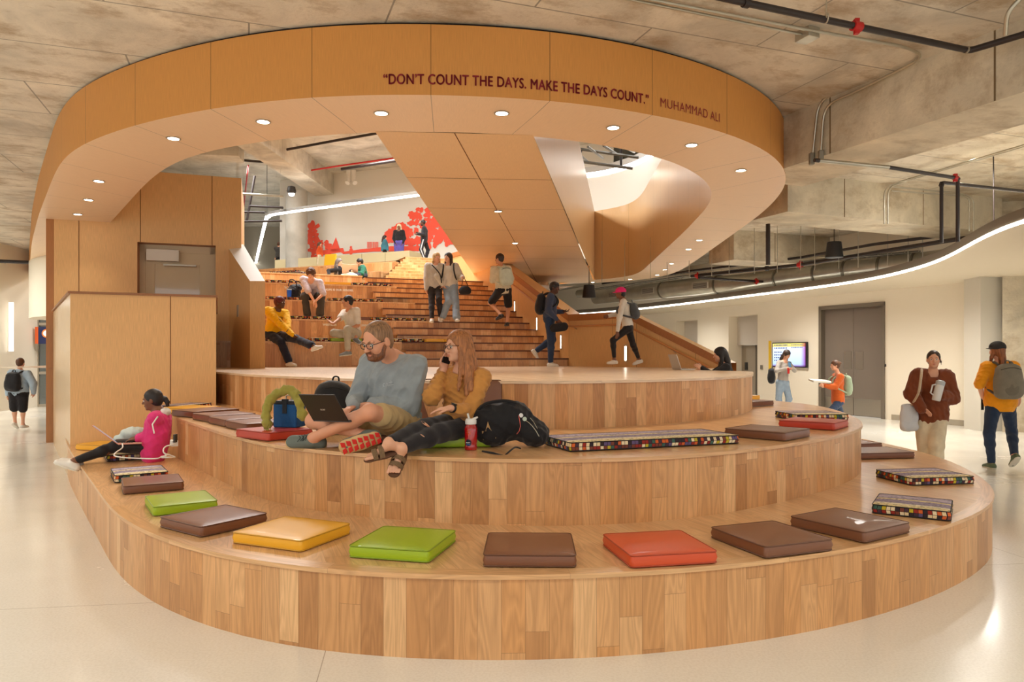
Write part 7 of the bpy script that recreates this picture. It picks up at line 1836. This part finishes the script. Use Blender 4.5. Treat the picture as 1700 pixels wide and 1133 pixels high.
# 20 person in blue hoodie at far left
p20 = person('person in a pale blue hoodie and black shorts walking away down the left corridor', 15.3, .86, 88, (31,653), (33,617), (34,603,.02), (95,0),
    (11,640,.0), (13,655,.05), (54,640,.0), (56,652,.05), (24,680,-.1), (25,702,.02), (38,680,-.1), (38,705,.0), ((0,.8,-.55),(.1,1,0)),
    T(cloth('sky_hoodie', S(170,190,206)), loose=.036, hem=.06, hood=True), T(BLK, len=.95, loose=.035), dict(kind='short', mat=HR['brown'], thick=.014), SK['light'], shoe=SHW, seat=0., girth=1.18)
wear_pack(p20, .32, .42, .18, PACKB, 'black backpack on the person in the pale blue hoodie', dz=-.24)
# 21-24 upper floor
h2 = 5.26
def ustand(label, Y, s, x, ytop, face, top, bottom, hair, skin, sit=False, **k):
    zt_ = EYE+(590-ytop)*Y/F; pm = F/Y; y = lambda dz: ytop+dz*s*pm
    w = .21*s*pm
    return person(label, Y, s, face, (x, y(.80)), (x, y(.27)), (x, y(.125)), (face, -5), (x+w, y(.62)), (x+w*.7, y(.80), k.get('wl', -.1)), (x-w, y(.62)), (x-w*.7, y(.80), k.get('wr', -.1)),
        (x+3, y(1.25), -.1), (x+3.5, y(1.66)), (x-3, y(1.25), -.1), (x-3.5, y(1.66)), (tuple(hd(face)), tuple(hd(face))), top, bottom, hair, skin, shoe=SHB, seat=h2, vox=.014, fem=k.get('fem', False))
ustand('person with long pale blonde hair in black and violet behind the parapet', 30.9, 1.02, 662.5, 372, -95, T(BLK, loose=.03), T(cloth('violet_cloth', S(96,84,160)), loose=.06, len=1.9), dict(kind='long', mat=HR['pale'], thick=.02, strands=LONG(.45,.036)), SK['brown'], fem=True)
p22 = person('bearded man in a dark tracksuit standing in profile by the mural', 28.4, .93, 178, (704,399), (705,378), (702,370,-.02), (180,0),
    (705,392,-.2), (694,389,-.25), (708,392,.15), (696,388,.1), (703,413,-.1), (705,430,-.1), (706,413,.1), (707,430,.1), ((-1,0,0),(-1,0,0)),
    T(cloth('dark_track', S(38,38,44)), loose=.03, hem=.08), T(MATS['dark_track'], len=1.95, loose=.02), dict(kind='short', mat=HR['black'], thick=.010), SK['dark'], shoe=SHB, seat=h2, vox=.013)
f = Field(); hp, q = p22['hp'], p22['q']; f.ell(hp(0,.05,-.085), (.055*q,.055*q,.045*q), None, .02); f.build('beard', HR['black'], p22['root'], .012)
mb = MB(); a, b, c = p22['HP'][1], p22['K'][1], p22['A'][1]; o_ = V((0,-.095,0)); mb.tube([a+o_*1.05, b+o_*.85, c+o_*.75], .022, 6); mb.build('side_stripe', plain('stripe_white', S(216,216,220), rough=.6), p22['root'], smooth=True)
ustand('person in a teal jacket crouching at the parapet with a dark bag', 31.2, .80, 639, 391, 10, T(cloth('teal_jacket', S(66,120,136)), loose=.04), T(BLK), dict(kind='long', mat=HR['dark'], thick=.018, strands=LONG(.2,.03)), SK['light'], fem=True)
ustand('person in dark clothes with a backpack in the passage behind the stairs', 35.5, .95, 463, 402, 80, T(GREYC, loose=.03), T(BLK), dict(kind='short', mat=HR['brown'], thick=.014), SK['light'])
ustand('fair-haired person in a pale blue top beside the round column', 35.2, .93, 487, 405, 30, T(cloth('pale_blue', S(164,188,206)), loose=.02), T(JEAN), dict(kind='long', mat=HR['auburn'], thick=.016, strands=LONG(.2,.03)), SK['light'], fem=True)
ustand('person in an orange top passing in front of the left mural tree', 32.6, .80, 531, 402, 0, T(cloth('orange_top', S(214,84,36)), loose=.02), T(CREAM), dict(kind='long', mat=HR['brown'], thick=.014, strands=LONG(.2,.028)), SK['light'], fem=True)
# ---------------------------------------------------------------- belongings of the couple
c = V((-1.57, 6.35, 1.14)); backpack(c, V((1,0,0)), V((0,-1,0)), V((.05,.1,.99)), .36, .46, .22, PACKB, 'black backpack standing behind the laptop of the bearded man', straps=False)
# lunch bag
bl, br = U(453,711,.97), U(492,712,.97); d = (br-bl).normalized(); n_ = V((-d.y, d.x, 0)); W_ = (br-bl).length; M = frame_m(V((bl.x,bl.y,.975)), d, n_, V((0,0,1)))
lb_ = thing('lunch_bag', 'blue insulated lunch bag standing on the red cushion', 'bag', bl); BLU = cloth('lunch_blue', S(24,84,140), rough=.6)
MB().box(0,0,0,W_,.16,.20, M).build('bag_body', BLU, lb_, bevel=.012); DK = plain('webbing_dark', S(26,34,44), rough=.6)
MB().box(-.003,-.003,.195,W_+.003,.163,.225, M).build('lid', DK, lb_, bevel=.008)
mb = MB(); mb.box(W_*.42,-.008,.12,W_*.60,0,.21, M); mb.box(W_*.40,-.01,.205,W_*.62,.02,.24, M); mb.build('closure_tab', DK, lb_)
mb = MB(); mb.tube(catmull([M @ V((W_*.42,.06,.23)), M @ V((W_*.42,.06,.265)), M @ V((W_*.62,.06,.265)), M @ V((W_*.62,.06,.23))], 4), .006, 6); mb.build('buckle', STEEL, lb_, smooth=True)
pts = catmull([Q(444,706,5.9), Q(442,685,5.95), Q(450,663,6.0), Q(468,650,6.0), Q(485,650,6.0), Q(497,668,5.95), Q(503,695,5.9)], 6)
f = Field(); rs = random.Random(4)
for i in range(len(pts)-1): f.cone(pts[i], pts[i+1], .030+.008*math.sin(i*1.7), .030+.008*math.sin((i+1)*1.7), .02)
sc_ = f.build('scarf', cloth('moss_knit', S(158,150,70), bscale=300.), None, .010, wr=.012, wf=26); tag(sc_, 'olive green fuzzy scarf arching over the blue lunch bag', 'scarf')
mb = MB()
for k in range(7): a = Q(441+k*1.3, 702, 5.88); mb.tube([a, a+V((.01*(k%3-1),-.01,-.05)), a+V((.015*(k%2),-.02,-.085))], .003, 4)
fr_ = mb.build('fringe', MATS['moss_knit'], sc_); fr_.matrix_parent_inverse = Matrix.Identity(4)
# bottle
bc = U(781, 749, .90); bt = thing('water_bottle', 'red transparent water bottle with a white lid and stickers, beside the black backpack', 'bottle', bc)
M = Matrix.Translation((bc.x, bc.y+.05, .902)); REDB = plain('bottle_red', S(200,20,26), rough=.08, trans=.35, spec=.8, coat=.6)
mb = MB(); mb.lathe([(0,0),(.042,0),(.046,.008),(.046,.03),(.044,.04),(.046,.05),(.046,.15),(.044,.165),(.036,.178),(.036,.19),(0,.19)], M, 24); mb.build('bottle_body', REDB, bt, smooth=True)
mb = MB(); mb.lathe([(.040,.185),(.041,.19),(.041,.215),(.034,.224),(0,.224)], M, 24); mb.build('lid', plain('lid_white', S(226,224,220), rough=.4), bt, smooth=True)
mb = MB(); mb.tube([M @ V((-.012,0,.22)), M @ V((-.022,-.01,.262))], .008, 8); mb.tube([M @ V((.015,0,.22)), M @ V((.05,0,.235))], .010, 8, taper=[1,.6]); mb.build('spout', MATS['lid_white'], bt, smooth=True)
def cyl_pt(a, z, r=.0468): return M @ V((r*math.sin(a), -r*math.cos(a), z))
mb = MB()
for k in range(8):
    a = 2*PI*k/8; cz, ca = .128, -.25
    P_ = lambda rr, an: cyl_pt(ca+rr*math.cos(an)/.0468, cz+rr*math.sin(an))
    mb.tube([P_(.007, a-.4), P_(.024, a), P_(.007, a+.4)], .0012, 4)
mb.build('star_sticker', plain('sticker_orange', S(240,120,50), rough=.5), bt)
mb = MB(); ca, cz = -.35, .055; ctr = cyl_pt(ca, cz, .0472)
ringp = [cyl_pt(ca+.024*math.cos(t_)/.0468, cz+.024*math.sin(t_), .0472) for t_ in np.linspace(0, 2*PI, 20, endpoint=False)]
for i in range(20): mb.poly([ctr, ringp[i], ringp[(i+1)%20]])
st_ = mb.build('round_sticker', plain('sticker_navy', S(20,26,48), rough=.5), bt)
mb = MB()
for k in range(3): mb.tube([cyl_pt(ca+(-.014+.011*k+.004*math.cos(t_))/.0468, cz-.002+.005*math.sin(t_), .0478) for t_ in np.linspace(.3, 3.6, 6)], .0018, 4)
mb.build('wave_mark', plain('sticker_white', S(230,236,240), rough=.5), bt); mb = MB(); mb.tube([cyl_pt(ca+t_/.0468, cz-.014, .0478) for t_ in np.linspace(-.015, .015, 6)], .003, 4); mb.build('wave_mark', plain('sticker_blue', S(50,120,200), rough=.5), bt)
# big black backpack lying on its side
bc = (U(800, 748, .90)+U(895, 745, .90))/2; x = V((1,-.02,0)).normalized()
bp_ = thing('backpack', 'large black rucksack slumped on the bench with a zip pull and keyring', 'backpack', bc)
BKC = cloth('rucksack_black', S(26,25,28), rough=.65); c = V((bc.x-.02, bc.y+.17, 1.06))
f = Field(); f.cone(c+V((-.14,0,.02)), c+V((.03,0,.045)), .145, .135, .05, (V((0,1,0)), .85)).cone(c+V((.03,0,.03)), c+V((.19,-.02,-.045)), .125, .095, .05, (V((0,1,0)), .9)).ell(c+V((.20,-.03,-.07)), (.10,.12,.085), None, .05).ell(c+V((-.12,0,-.07)), (.13,.12,.09), None, .05)
f.build('bag_body', BKC, bp_, .008, wr=.012, wf=18)
mb = MB(); mb.tube(catmull([c+V((-.22,-.05,.12)), c+V((-.16,-.07,.165)), c+V((-.04,-.06,.185)), c+V((.06,-.05,.17))], 5), .014, 6); mb.build('shoulder_strap', BKC, bp_, smooth=True)
mb = MB(); mb.tube(catmull([Q(801,750,5.12), Q(815,752,5.02), Q(826,755,4.98), Q(838,758,4.96)], 4), .008, 6); mb.tube(catmull([Q(838,757,4.97), Q(848,748,5.02), Q(856,743,5.1), Q(864,745,5.15)], 4), .006, 6); mb.build('loose_strap', BKC, bp_, smooth=True)
bb = child({'root': bp_}, 'bag_body')
def snap_px(ob, pts, off=.003):
    out = []
    for x, y in pts:
        d = Q(x, y, 3.)-camp; h = snap(ob, camp+d*.3, d, off)
        if h is not None: out.append(h)
    return out
bpy.context.view_layer.update()
for nm, pts, r, m in (('zip', [(872,698),(878,702),(884,708),(890,716),(895,725)], .0028, GALV), ('zip', [(880,694),(886,701),(892,712)], .0022, GALV), ('cord_pull', [(861,690),(863,700),(864,708),(862,716),(858,721)], .0035, plain('cord_pink', S(190,90,80), rough=.7))):
    pp = snap_px(bb, pts); 
    if len(pp) > 1: MB().tube(pp, r, 6).build(nm, m, bp_, smooth=True)
for (x, y, m) in ((865,690,plain('badge_white', S(226,226,226), rough=.4)), (871,696,plain('badge_green', S(190,206,190), rough=.4))):
    pp = snap_px(bb, [(x, y)], .004)
    if pp: mb = MB(); mb.lathe([(0,0),(.016,0),(.015,.005),(0,.006)], Matrix.Translation(pp[0]) @ Matrix.Rotation(PI/2, 4, 'X'), 16); mb.build('badge', m, bp_, smooth=True)
pp = snap_px(bb, [(800,716),(806,716),(810,700),(814,712),(824,728),(802,731)], .004)
if len(pp) > 4:
    mb = MB(); cc = sum(pp, V((0,0,0)))/len(pp)
    for i in range(len(pp)): mb.poly([cc, pp[i], pp[(i+1)%len(pp)]])
    mb.build('open_pocket_lining', plain('lining_tan', S(170,140,96), rough=.8), bp_)

# ================================================================== light
def area(name, loc, size, energy, col=(1,.93,.82), rot=(0,0,0), sy=None):
    l = bpy.data.lights.new(name, 'AREA'); l.energy = energy; l.color = col; l.size = size
    if sy: l.shape = 'RECTANGLE'; l.size_y = sy
    o = bpy.data.objects.new(name, l); o.location = loc; o.rotation_euler = rot; COL.objects.link(o); return o
w = bpy.data.worlds.new('world'); scene.world = w; w.use_nodes = True
bg = w.node_tree.nodes['Background']; bg.inputs[0].default_value = (1.0, .98, .95, 1); bg.inputs[1].default_value = .9
# second floor luminaires
for x, y in ((-12, 30), (-5, 27), (-6, 18), (-3, 22), (4, 24), (5, 15), (-10, 38), (1,28)):
    area('upper_light', (x, y, 9.4), 2.2, 70 if x > 0 else (560 if 16 < y < 25 else 230), (1, .98, .96))
# ground floor fill: added wide spots without fittings, brightening floor and walls
for x, y, z, e in ((-2.5, .6, 4.6, 90), (2.5, .6, 4.6, 90), (-7, 1, 4.6, 420), (7, 1, 4.6, 420), (0, -4, 4.6, 350), (-9.5, 6, 4.6, 420), (-12.5, 11, 4.6, 380), (-13.5, 16.5, 4.6, 380), (-14.5, 20, 3.0, 160), (9, 6.5, 4.6, 420), (7.2, 11.3, 4.6, 360), (7.5, 15.5, 3.2, 260), (6.7, 19, 3.2, 220), (5, 24, 3.2, 200), (8.6, 13, 3.2, 260)):
    l = bpy.data.lights.new('fill_spot', 'SPOT'); l.energy = e*(1.0 if x > 6 else 1.3); l.color = (1, .96, .89); l.spot_size = math.radians(165); l.spot_blend = 1; l.shadow_soft_size = .12
    o = bpy.data.objects.new('fill_spot', l); o.location = (x, y, z); COL.objects.link(o)
scene.view_settings.view_transform = 'Standard'; scene.view_settings.look = 'None'
scene.view_settings.exposure = 0.45; scene.view_settings.gamma = 1.0; scene.view_settings.use_curve_mapping = False
scene.cycles.use_denoising = True
scene.cycles.max_bounces = 8; scene.cycles.diffuse_bounces = 5
scene.cycles.sample_clamp_indirect = 4
for p in spots:
    l = bpy.data.lights.new('downlight_beam', 'SPOT'); l.energy = 45 if p.y < 12 else 30; l.color = (1, .86, .66); l.spot_size = math.radians(95); l.spot_blend = .8; l.shadow_soft_size = .05
    o = bpy.data.objects.new('downlight_beam', l); o.location = (p.x, p.y, p.z-.02); COL.objects.link(o)
